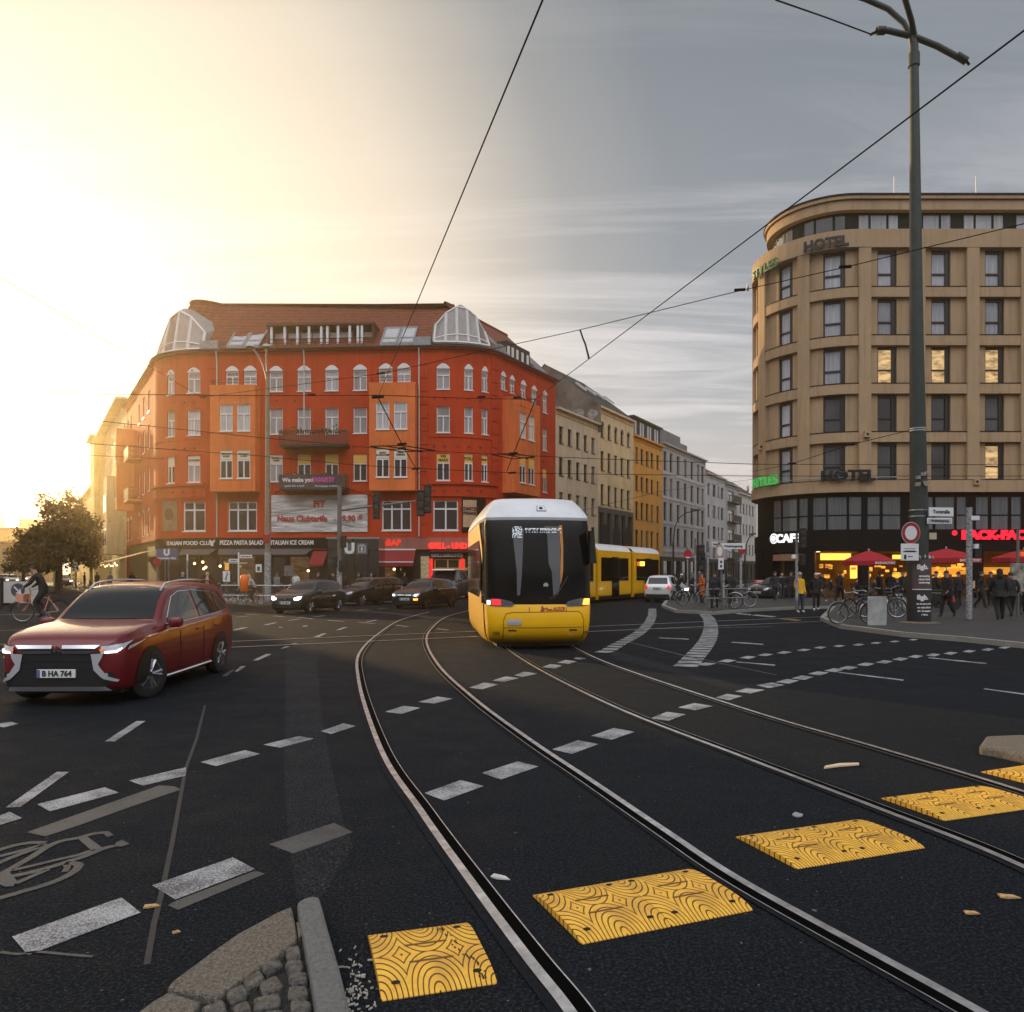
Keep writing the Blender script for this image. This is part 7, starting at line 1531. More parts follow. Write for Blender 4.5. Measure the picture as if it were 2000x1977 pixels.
# right foreground bicycles
b1 = bicycle('silver bicycle leaning at the kerb, front one of the group beside the poster pole', bat(1667, 1219, GP), R(-82), m_bkf, R(6), 'parked bicycles', rim=m_bks)
b2 = bicycle('black bicycle behind the silver one, its bright wheel rim right of the pale board', bat(1722, 1207, GP), R(-96), m_bkf, R(-7), 'parked bicycles')
b3 = bicycle('dark bicycle half hidden behind the silver front one, wheels overlapping', bat(1680, 1207, GP), R(-75), m_bkf, R(9), 'parked bicycles')
b4 = bicycle('dark bicycle with pale mudguard nearest the poster pole', bat(1757, 1196, GP), R(-50), m_bkf, R(-12), 'parked bicycles')
b5 = bicycle('dark bicycle with shiny frame locked to the railing under the street name sign', bat(1442, 1186, GP), R(88), m_bkf, R(5), 'parked bicycles')
b6 = bicycle('black bicycle on the left of the street name post railing', bat(1412, 1188, GP), R(70), m_bkf, R(-6), 'parked bicycles')
bd = MB(); p = bat(1713, 1222, GP); bd.box(-.28, .28, -.02, .02, 0, .86); o = bd.build('sign_board', mat('weathered_board', (.34, .34, .33), .7, var=.35, vscale=3), None, bevel=.01); o.location = p; tag(o, 'pale weathered board standing on the ground behind the bicycle wheels', 'board')
for i, dx in enumerate((0, .26)):
    bd = MB(); p = bat(1775+i*8, 1194, GP); bd.hexa([(-.06, 0, 0), (.06, 0, 0), (.06, .03, 0), (-.06, .03, 0), (-.56, 0, .72), (-.44, 0, .72), (-.44, .03, .72), (-.56, .03, .72)]); o = bd.build('barrier_slat', mat('white_slat', (.50, .50, .52), .6), None); o.location = p; tag(o, ('left', 'right')[i]+' of two pale slanting slats left of the poster pole', 'slat')
# people at the hotel corner
G_ = 'people on the hotel pavement'
person('person in a yellow and dark jacket with a pale hood up, standing on the crossing', 1562, 1197, 20, c_ye, c_jn, 'stand', 1.82, hood=c_lg, shoe=m_wshoe, thick=1.15, sc=.96)
v = MB(); 
person('person in black with a white knit hat, beside the yellow jacket', 1594, 1194, -15, c_dk, c_dk, 'walk', 1.78, hat=c_wh, shoe=m_wshoe, sc=.96)
person('person in a dark open jacket over a grey shirt beside the black pavement board', 1513, 1174, 15, c_nv, c_dk, 'walk', 1.78, hair=h_dk, z=GP)
person('person in a beige knit hat and dark coat behind the open jacket', 1527, 1171, 25, c_dk, c_jn, 'stand', 1.66, hat=c_bg, z=GP)
person('person in an orange coat pushing a bicycle by the sign poles', 1371, 1181, -75, c_org, c_dk, 'stand2', 1.72, hair=h_dk, skirt=True, z=GP)
b7 = bicycle('dark bicycle pushed by the person in the orange coat', bat(1352, 1182, GP), R(-78), m_bkf, R(6)); 
b8 = bicycle('bicycle of the rider in the white helmet, right of the small white car', gr(1327, 1178), R(28), m_bkf)
person('cyclist in black with a white helmet waiting right of the small white car', 0, 0, 28, c_dk, c_dk, 'bike', 1.75, hat=c_wh, at=(b8.location.x-.13*math.sin(R(28))*0-.18*math.sin(R(28)), b8.location.y+.18*math.cos(R(28)), -.04))
person('person in a dark coat seen from behind, left of the street name post', 1396, 1188, 170, c_nv, c_dk, 'stand', 1.80, hair=h_dk, z=GP, thick=1.2)
person('person in a grey hood left of the orange coat, beyond the bicycles', 1352, 1172, 60, c_dk, c_dk, 'walk', 1.75, hood=c_gy, z=0)
person('walking person in black, between the poster pole and the sticker pole', 1850, 1207, -70, c_dk, c_dk, 'walk', 1.80, hair=h_dk, z=GP, thick=1.2)
person('bulky person in black with a wide coat, right of the sticker pole', 1953, 1213, 160, c_dk, c_dk, 'walk', 1.86, hood=c_dk, z=GP, thick=1.4)
person('person in black close behind the bulky one at the right edge', 1975, 1206, 175, c_dk, c_dk, 'walk', 1.74, hair=h_dk, z=GP, thick=1.25)
person('person in a dark hat just right of the poster pole, under the second red umbrella', 1828, 1188, 90, c_dk, c_dk, 'stand', 1.78, hat=c_dk, z=GP)
person('tall person in black against the lit windows, just left of the poster pole', 1763, 1186, 30, c_dk, c_dk, 'stand', 1.82, hair=h_dk, z=GP)
person('person in a dark jacket walking behind the white knit hat', 1606, 1177, -60, c_dk, c_gy, 'walk', 1.74, hair=h_dk, z=GP, shoe=m_wshoe)
for i, (x, y, f, top, lb) in enumerate(((1640, 1176, 120, c_dk, 'person in black walking right of the white knit hat, before the lit cafe'), (1718, 1178, 40, c_dk, 'person in black behind the parked bicycles under the first umbrella'), (1740, 1180, -30, c_nv, 'person in a dark blue coat behind the parked bicycles, left of the poster pole'),
        (1872, 1186, 200, c_dk, 'person in black just left of the sticker pole, farther back'), (1915, 1190, 60, c_dk, 'person in black right of the sticker pole, nearer the cafe'), (1935, 1184, -80, c_br, 'person in brown between the sticker pole and the bulky black coat'), (1545, 1172, -20, c_dk, 'person in black in front of the cafe door'), (1995, 1200, 20, c_dk, 'person in black cut by the right edge'), (1425, 1186, 190, c_dk, 'person in black at the railing right of the street name post'))):
    person(lb, x, y, f, top, c_dk, ('walk', 'stand')[i % 2], 1.77, hair=h_dk, z=GP, group='people in front of the hotel cafe', thick=1.18)
# cafe furniture and sitters
m_tbl = mat('cafe_table_wood', (.06, .045, .035), .6); m_umb = mat('red_umbrella_cloth', (.36, .008, .018), .75, var=.12, vscale=3)
def table_(x, y, label):
    p = gr(x, y, GP); t = thing('cafe_table', label, 'table', p, 0, 'tables of the hotel cafe'); a = MB(); a.lathe([(0, .72), (.36, .72), (.36, .75), (0, .75)], (0, 0, 0), 16); a.build('table_top', m_tbl, t); a = MB(); a.tube([(0, 0, .02), (0, 0, .72)], .03, 6); a.lathe([(.22, 0), (.22, .02), (0, .03)], (0, 0, 0), 12); a.build('leg', m_tbl, t)
def chair_(x, y, rz, label):
    p = gr(x, y, GP); t = thing('cafe_chair', label, 'chair', p, rz, 'chairs of the hotel cafe'); a = MB(); a.box(-.21, .21, -.21, .21, .43, .46); a.build('seat', m_tbl, t, bevel=.01); a = MB(); a.box(-.21, .21, .19, .22, .6, .88); a.tube([(-.2, .2, .45), (-.2, .205, .88)], .012, 5); a.tube([(.2, .2, .45), (.2, .205, .88)], .012, 5); a.build('backrest', m_tbl, t)
    for q in ((-.19, -.19), (.19, -.19), (-.19, .19), (.19, .19)): a = MB(); a.tube([(q[0], q[1], 0), (q[0], q[1], .44)], .012, 5); a.build('leg', m_bks, t)
TS_ = [(1640, 1167, 'left of the first red umbrella'), (1690, 1169, 'under the first red umbrella'), (1735, 1168, 'just left of the poster pole'), (1860, 1168, 'under the second red umbrella'), (1915, 1170, 'behind the sticker pole'), (1975, 1169, 'under the third red umbrella')]
for i, (x, y, w) in enumerate(TS_):
    table_(x, y, 'small round cafe table '+w)
    chair_(x-17, y+1, R(90), 'slim cafe chair left of the table '+w); chair_(x+18, y+1, R(-90), 'slim cafe chair right of the table '+w)
    if i != 4:
        person('seated guest in black, left side of the table '+w, x-17, y, 90, c_dk, c_dk, 'sit', 1.74, hair=h_dk, z=GP+.02, thick=1.15, group='guests seated outside the hotel cafe')
    if i in (1, 2, 3): person('seated guest in dark clothes, right side of the table '+w, x+18, y, -90, c_nv, c_dk, 'sit', 1.72, hair=h_dk, z=GP+.02, thick=1.1, group='guests seated outside the hotel cafe')
def umbrella(x, yap, yed, Y, r, label, base):
    c = px(x, 1118, Y); za, ze = pZ(yap, Y), pZ(yed, Y); t = thing('parasol', label, 'parasol', (c.x, Y, GP), R(12), 'red umbrellas of the hotel cafe'); za -= GP; ze -= GP
    n = 8; a = MB(); E_ = [Vector((r*math.cos(2*math.pi*(i+.5)/n), r*math.sin(2*math.pi*(i+.5)/n), ze)) for i in range(n)]; M_ = [Vector((p.x*.5, p.y*.5, ze+(za-ze)*.58)) for p in E_]; ap = Vector((0, 0, za)); V_ = [p-Vector((0, 0, .22)) for p in E_]
    for i in range(n):
        j = (i+1) % n; a.add([ap, M_[i], M_[j]], [(0, 1, 2)]); a.quad(M_[i], M_[j], E_[j], E_[i]); a.quad(E_[i], E_[j], V_[j], V_[i])
    co = a.build('canopy', m_umb, t)
    i = 5; e0, e1 = E_[5], E_[6]; ud = (e1-e0).normalized(); F = plane_F((e0+e1)/2+Vector((0, 0, -.11)), ud); text_mb('BACK-FACTORY', .15, F, 0, 0, .02, .008, bold=.006).build('lettering', mlet, co)
    a = MB(); a.tube([(0, 0, 0), (0, 0, za+.05)], .025, 8); a.lathe([(.28, 0), (.28, .06), (.05, .08), (0, .08)], (0, 0, 0), 12); a.lathe([(.04, za), (.03, za+.08), (0, za+.1)], (0, 0, 0), 8); a.build('pole', m_bks, t)
umbrella(1697, 1075, 1096, 38.5, 1.28, 'red cafe umbrella with white lettering, left one, left of the poster pole', 1180)
umbrella(1848, 1071, 1091, 36.5, 1.55, 'red cafe umbrella between the poster pole and the sticker pole', 1180)
umbrella(2000, 1073, 1090, 37.5, 1.45, 'red cafe umbrella cut by the right edge of the picture', 1180)
# pavement board
ab = thing('pavement_board', 'slanting black pavement board with a red header by the cafe door', 'pavement board', gr(1490, 1165, GP), R(-8)); a = MB(); a.hexa([(-.30, -.25, 0), (.30, -.25, 0), (.30, -.22, 0), (-.30, -.22, 0), (-.52, -.05, 1.05), (.08, -.05, 1.05), (.08, -.02, 1.05), (-.52, -.02, 1.05)]); a.build('board', m_bks, ab)
def FA(u, z, d=0): k = z/1.05; return Vector((-.22*k+u, -.25+.20*k-d, z))
a = MB(); a.fbox(FA, -.27, .27, .08, .76, 0, .012); a.build('poster', m_black, ab); a = MB(); a.fbox(FA, -.33, .33, .80, 1.08, -.02, .03); hd_ = a.build('header', mat('board_red', (.55, .01, .03), .5), ab)
text_mb('COFFEE\nTO GO', .11, FA, 0, .94, .035, .006, bold=.004).build('lettering', mlet, hd_); text_mb('Fresh\nBakery', .13, FA, -.02, .60, .016, .005, bold=.004).build('lettering', mlet, ab)
a = MB(); a.lathe([(0, 0), (.11, .0), (.09, .05), (0, .08)], FA(.0, .25, .02), 10); a.build('food_picture', mat('food_orange', (.5, .2, .08), .6), ab)
pk = MB(); p = gr(1480, 1178, GP)
# motorcycle with a red tail behind the poster pole
mc = thing('motor_scooter', 'parked scooter with a red front panel, right of the poster pole', 'scooter', gr(1838, 1193, GP), R(100)); a = MB(); a.hexa([(-.16, -.55, .35), (.16, -.55, .35), (.14, -.35, .3), (-.14, -.35, .3), (-.2, -.35, .95), (.2, -.35, .95), (.16, -.2, .9), (-.16, -.2, .9)]); a.build('front_panel', mat('scooter_red', (.6, .01, .02), .25, coat=1.0), mc, bevel=.04)
a = MB(); a.hexa([(-.14, .05, .3), (.14, .05, .3), (.12, .75, .45), (-.12, .75, .45), (-.15, .05, .75), (.15, .05, .75), (.12, .8, .78), (-.12, .8, .78)]); a.build('body', m_bk, mc, bevel=.04); a = MB(); a.box(-.13, .13, .05, .7, .77, .86); a.build('seat', m_plast, mc, bevel=.03); a = MB(); a.box(-.12, .12, -.3, .1, .25, .32); a.build('footboard', m_plast, mc)
for yy in (-.62, .62): w = MB(); w.lathe([(.13, -.05), (.23, -.045), (.25, 0), (.23, .045), (.13, .05)], (0, yy, .25), 20, 'x'); wo = w.build('wheel', m_tyre, mc, smooth=True); w = MB(); w.lathe([(0, -.03), (.13, -.03), (.13, .03), (0, .03)], (0, yy, .25), 14, 'x'); w.build('rim', m_rim, wo)
a = MB(); a.tube([(-.33, -.3, 1.02), (0, -.38, .98), (.33, -.3, 1.02)], .014, 6); a.tube([(0, -.62, .25), (0, -.38, .98)], .025, 6); a.build('handlebar', m_bks, mc)
# ---------------------------------------------------------------- left side people and bikes
cy = bicycle('rental bicycle with a pink front panel and large wheels, ridden at the left edge', gr(80, 1215), R(-84), m_bkp); cy.scale = (1.12,)*3
person('cyclist in dark clothes riding left past the white board', 0, 0, -84, c_dk, c_dk, 'bike', 1.78, hair=h_dk, at=cy.location+Vector((.16, .0, .03)), thick=1.2, sc=1.05)
a = MB(); a.box(-.22, .22, -.62, -.40, .62, .86); o = a.build('basket_panel', mat('bike_panel_pink', (.70, .28, .20), .5), cy)
cy2 = bicycle('orange rental bicycle ridden past the cafes on the left', gr(492, 1181), R(-88), m_bko)
person('person with long blond hair in a grey jumper riding the orange bicycle', 0, 0, -88, c_lg, c_dk, 'bike', 1.72, hair=h_bl, long=True, at=cy2.location+Vector((.18, .02, -.03)))
for i, (x, y, f, lb, top, hr) in enumerate(((357, 1178, 10, 'person with grey hair, head just above the roof of the red car', c_nv, h_gy), (540, 1172, 160, 'person in a grey hooded jacket behind the stickered lamp post', c_gy, h_dk), (621, 1172, 80, 'person with a pale cap behind the nearest black hatchback', c_dk, h_dk), (652, 1172, -60, 'person in dark clothes at the foot of the traffic light mast', c_dk, h_dk),
        (725, 1170, 90, 'person standing at the dark lift kiosk', c_dk, h_br if False else h_dk), (758, 1166, 0, 'person in a brown jacket under the dark red awning', c_br, h_dk), (790, 1165, 40, 'person in dark clothes right of the brown jacket', c_dk, h_dk), (848, 1166, -30, 'person in black at the grill shop door', c_dk, h_dk),
        (405, 1176, 120, 'person in beige above the rear of the red car roof', c_bg, h_bl), (578, 1168, 0, 'person in white inside the ice cream front', c_wh, h_dk), (700, 1168, 120, 'dark figure between the lift kiosk and the black estate car', c_dk, h_dk), (190, 1152, 10, 'dark distant person under the trees left of the tan awning', c_dk, h_dk), (215, 1151, 200, 'distant person in grey under the tan awning', c_gy, h_dk), (258, 1155, 30, 'distant person in black at the cafe front under the tan awning', c_dk, h_dk), (165, 1150, 100, 'small distant person in black left of the round speed sign', c_dk, h_dk))):
    person(lb, x, y, f, top, c_dk, ('stand', 'walk')[i % 2], 1.74, hair=hr, z=GP, group='people along the left pavements')
for i, (x, y, rz_, ti, lb) in enumerate(((452, 1178, 100, 8, 'left end of the long railing'), (476, 1179, 80, -6, 'below the orange bin'), (540, 1178, 95, 7, 'right of the stickered lamp post'), (566, 1178, 85, -8, 'between lamp post and black hatchback'), (596, 1179, 100, 5, 'just left of the black hatchback'), (430, 1176, 75, -5, 'behind the rear of the red car'))):
    bicycle('dark bicycle parked at the railing, '+lb, gr(x, y, GP), R(rz_), m_bkf, R(ti), 'bicycles at the left railing', guards=False)
for i, (x, y, rz_, lb) in enumerate(((128, 1152, 60, 'leftmost of the row under the trees'), (150, 1153, 75, 'at the foot of the round speed sign'), (168, 1154, 60, 'right of the round speed sign'), (190, 1155, 80, 'nearest the red car windscreen'))):
    bicycle('distant dark bicycle parked '+lb, gr(x, y, GP), R(rz_), m_bkf, R(6), 'bicycles under the trees', guards=False)
# ================================================================ street furniture
m_pole = mat('green_grey_pole', (.026, .036, .032), .55, var=.25, vscale=3); m_poleg = mat('grey_pole', (.16, .15, .14), .5, .3, var=.2, vscale=5); m_steel = mat('dark_wire', (.006, .006, .007), .9, spec=.08); m_sgw = mat('sign_white', (.72, .72, .72), .45); m_sgr = mat('sign_red', (.34, .010, .02), .45); m_sgb = mat('sign_blue', (.05, .07, .16), .5); m_sk = mat('sticker_layer', (.55, .55, .56), .7, col2=(.04, .04, .045), vscale=13)
def FP(x, y, z): return plane_F((x, y, z), (1, 0, 0))
# big catenary pole
YP = 24.0
bp_ = thing('catenary_pole', 'tall tapering dark green pole with curved arms, wrapped with posters at its foot', 'overhead line pole', (pX(1795, YP), YP, GP)); a = MB(); p0 = Vector((0, 0, 0)); zt = pZ(85, YP)-GP; dx = pX(1785, YP)-pX(1795, YP)
a.tube([(0, 0, 0), (0, 0, 3.2), (dx*.5, 0, zt*.5), (dx, 0, zt)], [.27, .265, .20, .125], 20); a.build('shaft', m_pole, bp_, smooth=True)
def arm(pts, r, nm='arm', m=None): b = MB(); b.tube([px(x, y, Y)-bp_.location for x, y, Y in pts], r, 10); return b.build(nm, m or m_pole, bp_, smooth=True)
arm([(1785, 100, 24), (1786, 70, 24), (1780, 40, 23.6), (1768, 0, 22.8), (1750, -60, 21.8)], .085); arm([(1785, 110, 24), (1780, 75, 24), (1765, 45, 24), (1735, 18, 24), (1690, -2, 24), (1600, -30, 24)], .085)
arm([(1712, 60, 24), (1735, 60, 24), (1785, 72, 24), (1830, 90, 24), (1882, 118, 24)], .095, 'cross_arm'); arm([(1712, 60, 24), (1728, 60, 24)], .13, 'insulator', m_plast); arm([(1868, 108, 24), (1888, 120, 24)], .12, 'insulator', m_plast); arm([(1785, 105, 24), (1785, 130, 24)], .17, 'collar')
arm([(1700, 68, 24), (1712, 62, 24)], .04, 'hook', m_steel); arm([(1888, 120, 24), (1893, 127, 24)], .04, 'hook', m_steel)
for yy in (838, 842, 997, 1009): a = MB(); z = pZ(yy, YP)-GP; a.lathe([(.245 if yy < 900 else .275, -.02), (.245 if yy < 900 else .275, .02)], (dx*z/zt, 0, z), 20); a.build('strap', m_bks, bp_)
# junction box and torn posters
a = MB(); z = pZ(932, YP)-GP; rr = random.Random(4)
for i in range(9): u = rr.uniform(-.28, .12); v_ = rr.uniform(-.30, .18); a.box(u-.07, u+.07, -.33+rr.uniform(0, .02), -.29, z+v_-.05, z+v_+.05)
a.build('cable_bracket', mat('bracket_mix', (.5, .42, .35), .5, col2=(.03, .03, .03), vscale=20), bp_)
a = MB(); a.lathe([(.34, 0), (.34, 2.0), (.30, 2.08), (.27, 2.1)], (0, 0, 0), 24); a.build('poster_sleeve', mat('poster_black', (.012, .011, .012), .6), bp_, smooth=True)
def FC(r): return lambda u, z, d=0: Vector(((r+d)*math.sin(u/r), -(r+d)*math.cos(u/r), z))
f1 = FC(.345); a = MB()
for i in range(10): u = -.36+.072*i; a.quad(f1(u, 1.06), f1(u+.072, 1.06), f1(u+.072, 1.98), f1(u, 1.98))
a.build('poster', mat('poster_plum', (.085, .050, .055), .6, var=.2, vscale=5), bp_, smooth=True)
a = MB()
for i in range(10): u = -.36+.072*i; a.quad(f1(u, 1.035, .004), f1(u+.072, 1.035, .004), f1(u+.072, 1.06, .004), f1(u, 1.06, .004))
a.build('poster_edge', mlet, bp_)
text_mb('8gb.', .20, f1, -.06, 1.74, .006, .004, bold=.01).build('lettering', mlet, bp_); text_mb('8gb.', .20, f1, -.06, .80, .006, .004, bold=.01).build('lettering', mlet, bp_)
for k, s in enumerate(('streaming', 'ohne Ende', 'unterwegs')): text_mb(s, .085, f1, 0, 1.46-.10*k, .006, .003, bold=.004).build('lettering', mlet, bp_)
for k, s in enumerate(('im besten Netz', 'so schnell wie', 'die Gedanken', 'reisen.')): text_mb(s, .075, f1, 0, .60-.11*k, .006, .003, bold=.004).build('lettering', mlet, bp_)
a = MB(); rr = random.Random(14)
for i in range(10): an = rr.uniform(-1.1, 1.1); b = Vector((.35*math.sin(an), -.35*math.cos(an), 2.02+rr.uniform(-.04, .08))); a.add([b, b+Vector((rr.uniform(-.1, .1), -.04, rr.uniform(.02, .10))), b+Vector((rr.uniform(-.12, .12), -.06, -.05))], [(0, 1, 2)])
a.build('torn_paper', m_scrap, bp_)
for r_, c_, m in ((.255, 0, m_sgw), (.245, .004, m_sgr), (.165, .008, m_sgw)):
    a = MB(); a.disc((pX(1779, 23.6)-bp_.location.x, -.40-c_, pZ(1041, 23.6)-GP), r_, (-.6, -1, 0), 32, .006, 1.32); a.build('no_entry_sign', m, bp_)
F = FP(pX(1779.5, 23.5)-bp_.location.x, -.42, pZ(1078.5, 23.5)-GP); a = MB(); a.fbox(F, -.275, .275, -.26, .26, -.01, .01); sp_ = a.build('supplementary_plate', m_sgw, bp_, bevel=.008)
a = MB()
for u0, u1, z0, z1 in ((-.18, .18, .10, .115), (-.21, -.15, .0, .03), (.15, .21, .0, .03), (-.16, .16, .0, .05), (-.18, -.11, -.22, -.08), (-.06, .02, -.15, -.12), (.03, .08, -.15, -.12)): a.fbox(F, u0, u1, z0, z1, .01, .014)
a.build('pictogram', m_ink, sp_)
def nameplate(par, x, y, w, h, txt, m=m_sgw, Y=YP-.3, rot=0, sz=None, frame=False):
    F = plane_F((pX(x, Y)-par.location.x, Y-par.location.y, pZ(y, Y)-par.location.z), (math.cos(R(rot)), math.sin(R(rot)), 0)); a = MB(); a.fbox(F, -w/2, w/2, -h/2, h/2, -.012, .012); o = a.build('name_plate', m, par, bevel=.006)
    if frame: a = MB(); a.fbox(F, -w/2+.03, w/2-.03, -h/2+.03, h/2-.03, .012, .016); a.build('plate_face', mat('sign_grey', (.42, .42, .42), .5), o)
    text_mb(txt, sz or h*.55, F, 0, 0, .020, .004, bold=.004, sx=.95).build('lettering', m_ink, o); return o
nameplate(bp_, 1838, 1000, .84, .27, 'Torstraße', rot=9); nameplate(bp_, 1835, 1017.5, .80, .18, 'Weinbergsweg', rot=4, frame=True)
a = MB(); F = FP(.25, -.28, pZ(1048, YP)-GP); a.fbox(F, -.08, .14, -.10, .10, -.01, .01); a.build('small_notice', mat('kraft_notice', (.50, .40, .26), .7), bp_)
sd = MB(); sd.lathe([(.62, .004), (.5, .03), (.36, .05), (.3, .02)], (0, 0, 0), 24); sd.build('sand_ring', mat('sand_dirt', (.16, .12, .09), .9, var=.5, vscale=12, bump=1), bp_)
def pole(name, label, cat, x, yb, yt, r, m, z=GP, Y=None, lean=0, grp=None, band=None, r1=None):
    Yb = Y or (CH-z)*FPX/(yb-HY); X = pX(x, Yb); t = thing(name, label, cat, (X, Yb, z), 0, grp); H_ = pZ(yt, Yb)-z; a = MB(); a.tube([(0, 0, 0), (lean*.5, 0, H_*.5), (lean, 0, H_)], [r, (r+(r1 or r))/2, r1 or r], 12); a.build('post', m, t, smooth=True)
    if band: a = MB(); a.tube([(0, 0, band[0]), (0, 0, band[1])], r*1.06, 12, False); a.build('stickers', m_sk, t, smooth=True)
    return t, H_, Yb
t, H_, Yb = pole('signal_post', 'slim pole plastered with stickers, right of the poster pole', 'sign post', 1893, 1212, 1008, .085, m_poleg, band=(.05, 3.7)); a = MB(); a.box(.0, .28, -.1, .1, H_-.14, H_); a.build('bracket', m_sgw, t)
a = MB(); a.box(.12, .34, -.12, .12, 2.05, 2.5); a.build('signal_box', m_plast, t, bevel=.02); a = MB(); a.box(.10, .22, -.16, -.02, 2.35, 2.5); a.build('camera_box', m_sgw, t); a = MB(); a.lathe([(0, 0), (.07, 0), (.07, .25), (0, .25)], (.11, 0, 1.05), 10); a.build('push_button', mat('push_button_tan', (.6, .42, .25), .5), t)
t, H_, Yb = pole('sign_post', 'slim grey pole with a small lit shelter panel at the right edge', 'sign post', 1988, 1205, 1035, .05, m_poleg); a = MB(); a.box(-.25, .6, -.05, .05, .9, 1.9); a.build('info_panel', mat('info_panel', (.5, .45, .35), .5, col2=(.05, .05, .06), vscale=5), t); a = MB(); a.box(.08, .5, -.06, .06, 2.15, 2.3); a.build('orange_panel', mat('orange_panel', (.7, .12, .03), .5, emit=(1, .2, .05), es=.4), t)
t, H_, Yb = pole('traffic_light', 'traffic light on a stickered pole by the cafe door', 'traffic light', 1556, 1192, 1042, .055, m_poleg, band=(.4, 2.3))
def lights(t, x, y, z, w=.26, h=.85, rz=0, n=3):
    a = MB(); a.box(x-w/2, x+w/2, y-.14, y+.12, z-h/2, z+h/2); b = a.build('signal_head', m_plast, t, bevel=.03)
    for k in range(n): zz = z+h/2-h/n*(k+.5); a = MB(); a.disc((x, y-.145, zz), w*.36, (0, -1, 0), 16, .01); a.build('lens', mat('dark_lens', (.03, .03, .03), .2, coat=1), b); a = MB(); a.tube([(x-w*.42, y-.14, zz), (x-w*.42, y-.26, zz+.02)], .01, 4); a.box(x-w*.4, x+w*.4, y-.26, y-.14, zz+w*.36, zz+w*.40); a.build('visor', m_plast, b)
lights(t, .24, 0, 3.0); lights(t, .22, 0, 2.1, .2, .45, n=2); a = MB(); a.lathe([(0, -.1), (.1, -.05), (.1, .08), (0, .12)], (-.14, -.05, 2.2), 10); a.build('beacon', mlet, t)
# street name post group
t, H_, Yb = pole('street_name_post', 'leaning stickered post with street name plates and an oval sign, left of the hotel', 'sign post', 1413, 1192, 1060, .045, m_poleg, lean=-.18, band=(.5, 1.5))
nameplate(t, 1432, 1067, .98, .25, 'Weinbergsweg', Y=Yb-.05, rot=-5, sz=.13); nameplate(t, 1396, 1063, .40, .20, 'Torstraße', Y=Yb-.05, rot=40, sz=.08)
for r_, c_, m in ((.17, 0, mat('worn_ring', (.45, .25, .14), .6)), (.12, .005, m_sgw)): a = MB(); a.disc((-.17, -.07-c_, pZ(1077, Yb)-GP), r_, (.2, -1, 0), 24, .006, 1.7); a.build('oval_sign', m, t)
a = MB(); F = FP(-.12, -.07, pZ(1101, Yb)-GP); a.fbox(F, -.11, .11, -.24, .24, -.01, .01); o = a.build('small_plate', m_sgw, t); a = MB(); a.fbox(F, -.04, .04, .02, .12, .01, .014); a.fbox(F, -.04, .04, -.16, -.06, .01, .014); a.build('pictogram', m_ink, o)
for (x, yb, yt, r, lb, zz) in ((1382, 1192, 1057, .05, 'stickered traffic light post left of the street name post', 0), (1358, 1180, 1052, .045, 'thin pale stickered post behind the orange coat', 0), (1447, 1172, 1068, .07, 'stickered post between street name plate and hotel', 0), (1343, 1165, 1070, .04, 'post with a round dark red sign behind the small white car', 1)):
    t, H_, Yb = pole('sign_post' if x != 1382 else 'traffic_light', lb, 'sign post', x, yb, yt, r, m_poleg, band=(.6, 2.4))
    if x == 1382: lights(t, -.30, 0, H_-.7, .3, 1.1); lights(t, .2, 0, H_-1.9, .22, .45, n=2); lights(t, -.22, 0, 2.2, .2, .4, n=2)
    if zz: a = MB(); a.disc((0, -.06, pZ(1083, Yb)-GP), .28, (0, -1, 0), 20, .01, 1.1); a.build('round_sign', m_sgr, t); a = MB(); a.box(-.14, .14, -.08, -.075, pZ(1089, Yb)-GP-.04, pZ(1089, Yb)-GP+.04); a.build('sign_bar', m_sgw, t)
    if x == 1447: a = MB(); a.disc((.03, -.09, pZ(1072, Yb)-GP), .30, (.4, -1, 0), 20, .01); a.build('round_sign', m_sgr, t)
def railing(name, label, A, B, ys, posts, Y=None, r=.025, m=None, zs=(.55, .95)):
    a, b = gr(*A, GP), gr(*B, GP); c = (a+b)/2; t = thing(name, label, 'railing', c); d = b-a
    mb = MB()
    for z in zs: mb.tube([a-c+Vector((0, 0, z)), b-c+Vector((0, 0, z))], r, 8)
    mb.build('rail', m or m_bks, t, smooth=True)
    for i in range(posts): p = a+d*i/(posts-1)-c; mb = MB(); mb.tube([p, p+Vector((0, 0, zs[-1]))], r*1.2, 8); mb.build('post', m or m_bks, t, smooth=True)
railing('railing', 'steel tube railing with locked bicycles at the street name post', (1378, 1193), (1459, 1190), 0, 3, zs=(.50, .88))
railing('railing', 'long steel railing with parked bicycles in front of the cafes on the left', (432, 1179), (642, 1181), 0, 6, zs=(.42, .92))
railing('railing', 'dark railing by the dark red awning behind the black hatchback', (748, 1178), (808, 1177), 0, 4, zs=(.45, .95), m=m_steel)
# left lamp post with two heads
t, H_, Yb = pole('street_lamp', 'tall pale street lamp with two heads and a stickered foot before the red building', 'street lamp', 523, 1178, 735, .16, mat('lamp_post_ochre', (.22, .19, .13), .6, var=.25, vscale=2), r1=.09, band=(.1, 2.6))
for pts in ([(522, 745), (515, 715), (505, 695), (493, 680)], [(522.5, 745), (521, 710), (521, 682)]): a = MB(); a.tube([px(x, y, Yb)-t.location for x, y in pts], .045, 8); a.build('arm', m_poleg, t, smooth=True)
for x in (489, 521): c = px(x, 678, Yb)-t.location; a = MB(); a.lathe([(0, .16), (.16, .13), (.24, 0), (.18, -.06), (0, -.08)], c, 14); a.build('lamp_head', mat('lamp_head_pale', (.45, .43, .36), .4), t, smooth=True)
a = MB(); F = FP(0, -.2, 3.3); a.fbox(F, -.17, .17, -.2, .2, -.01, .01); a.build('red_sticker', m_sgr, t)
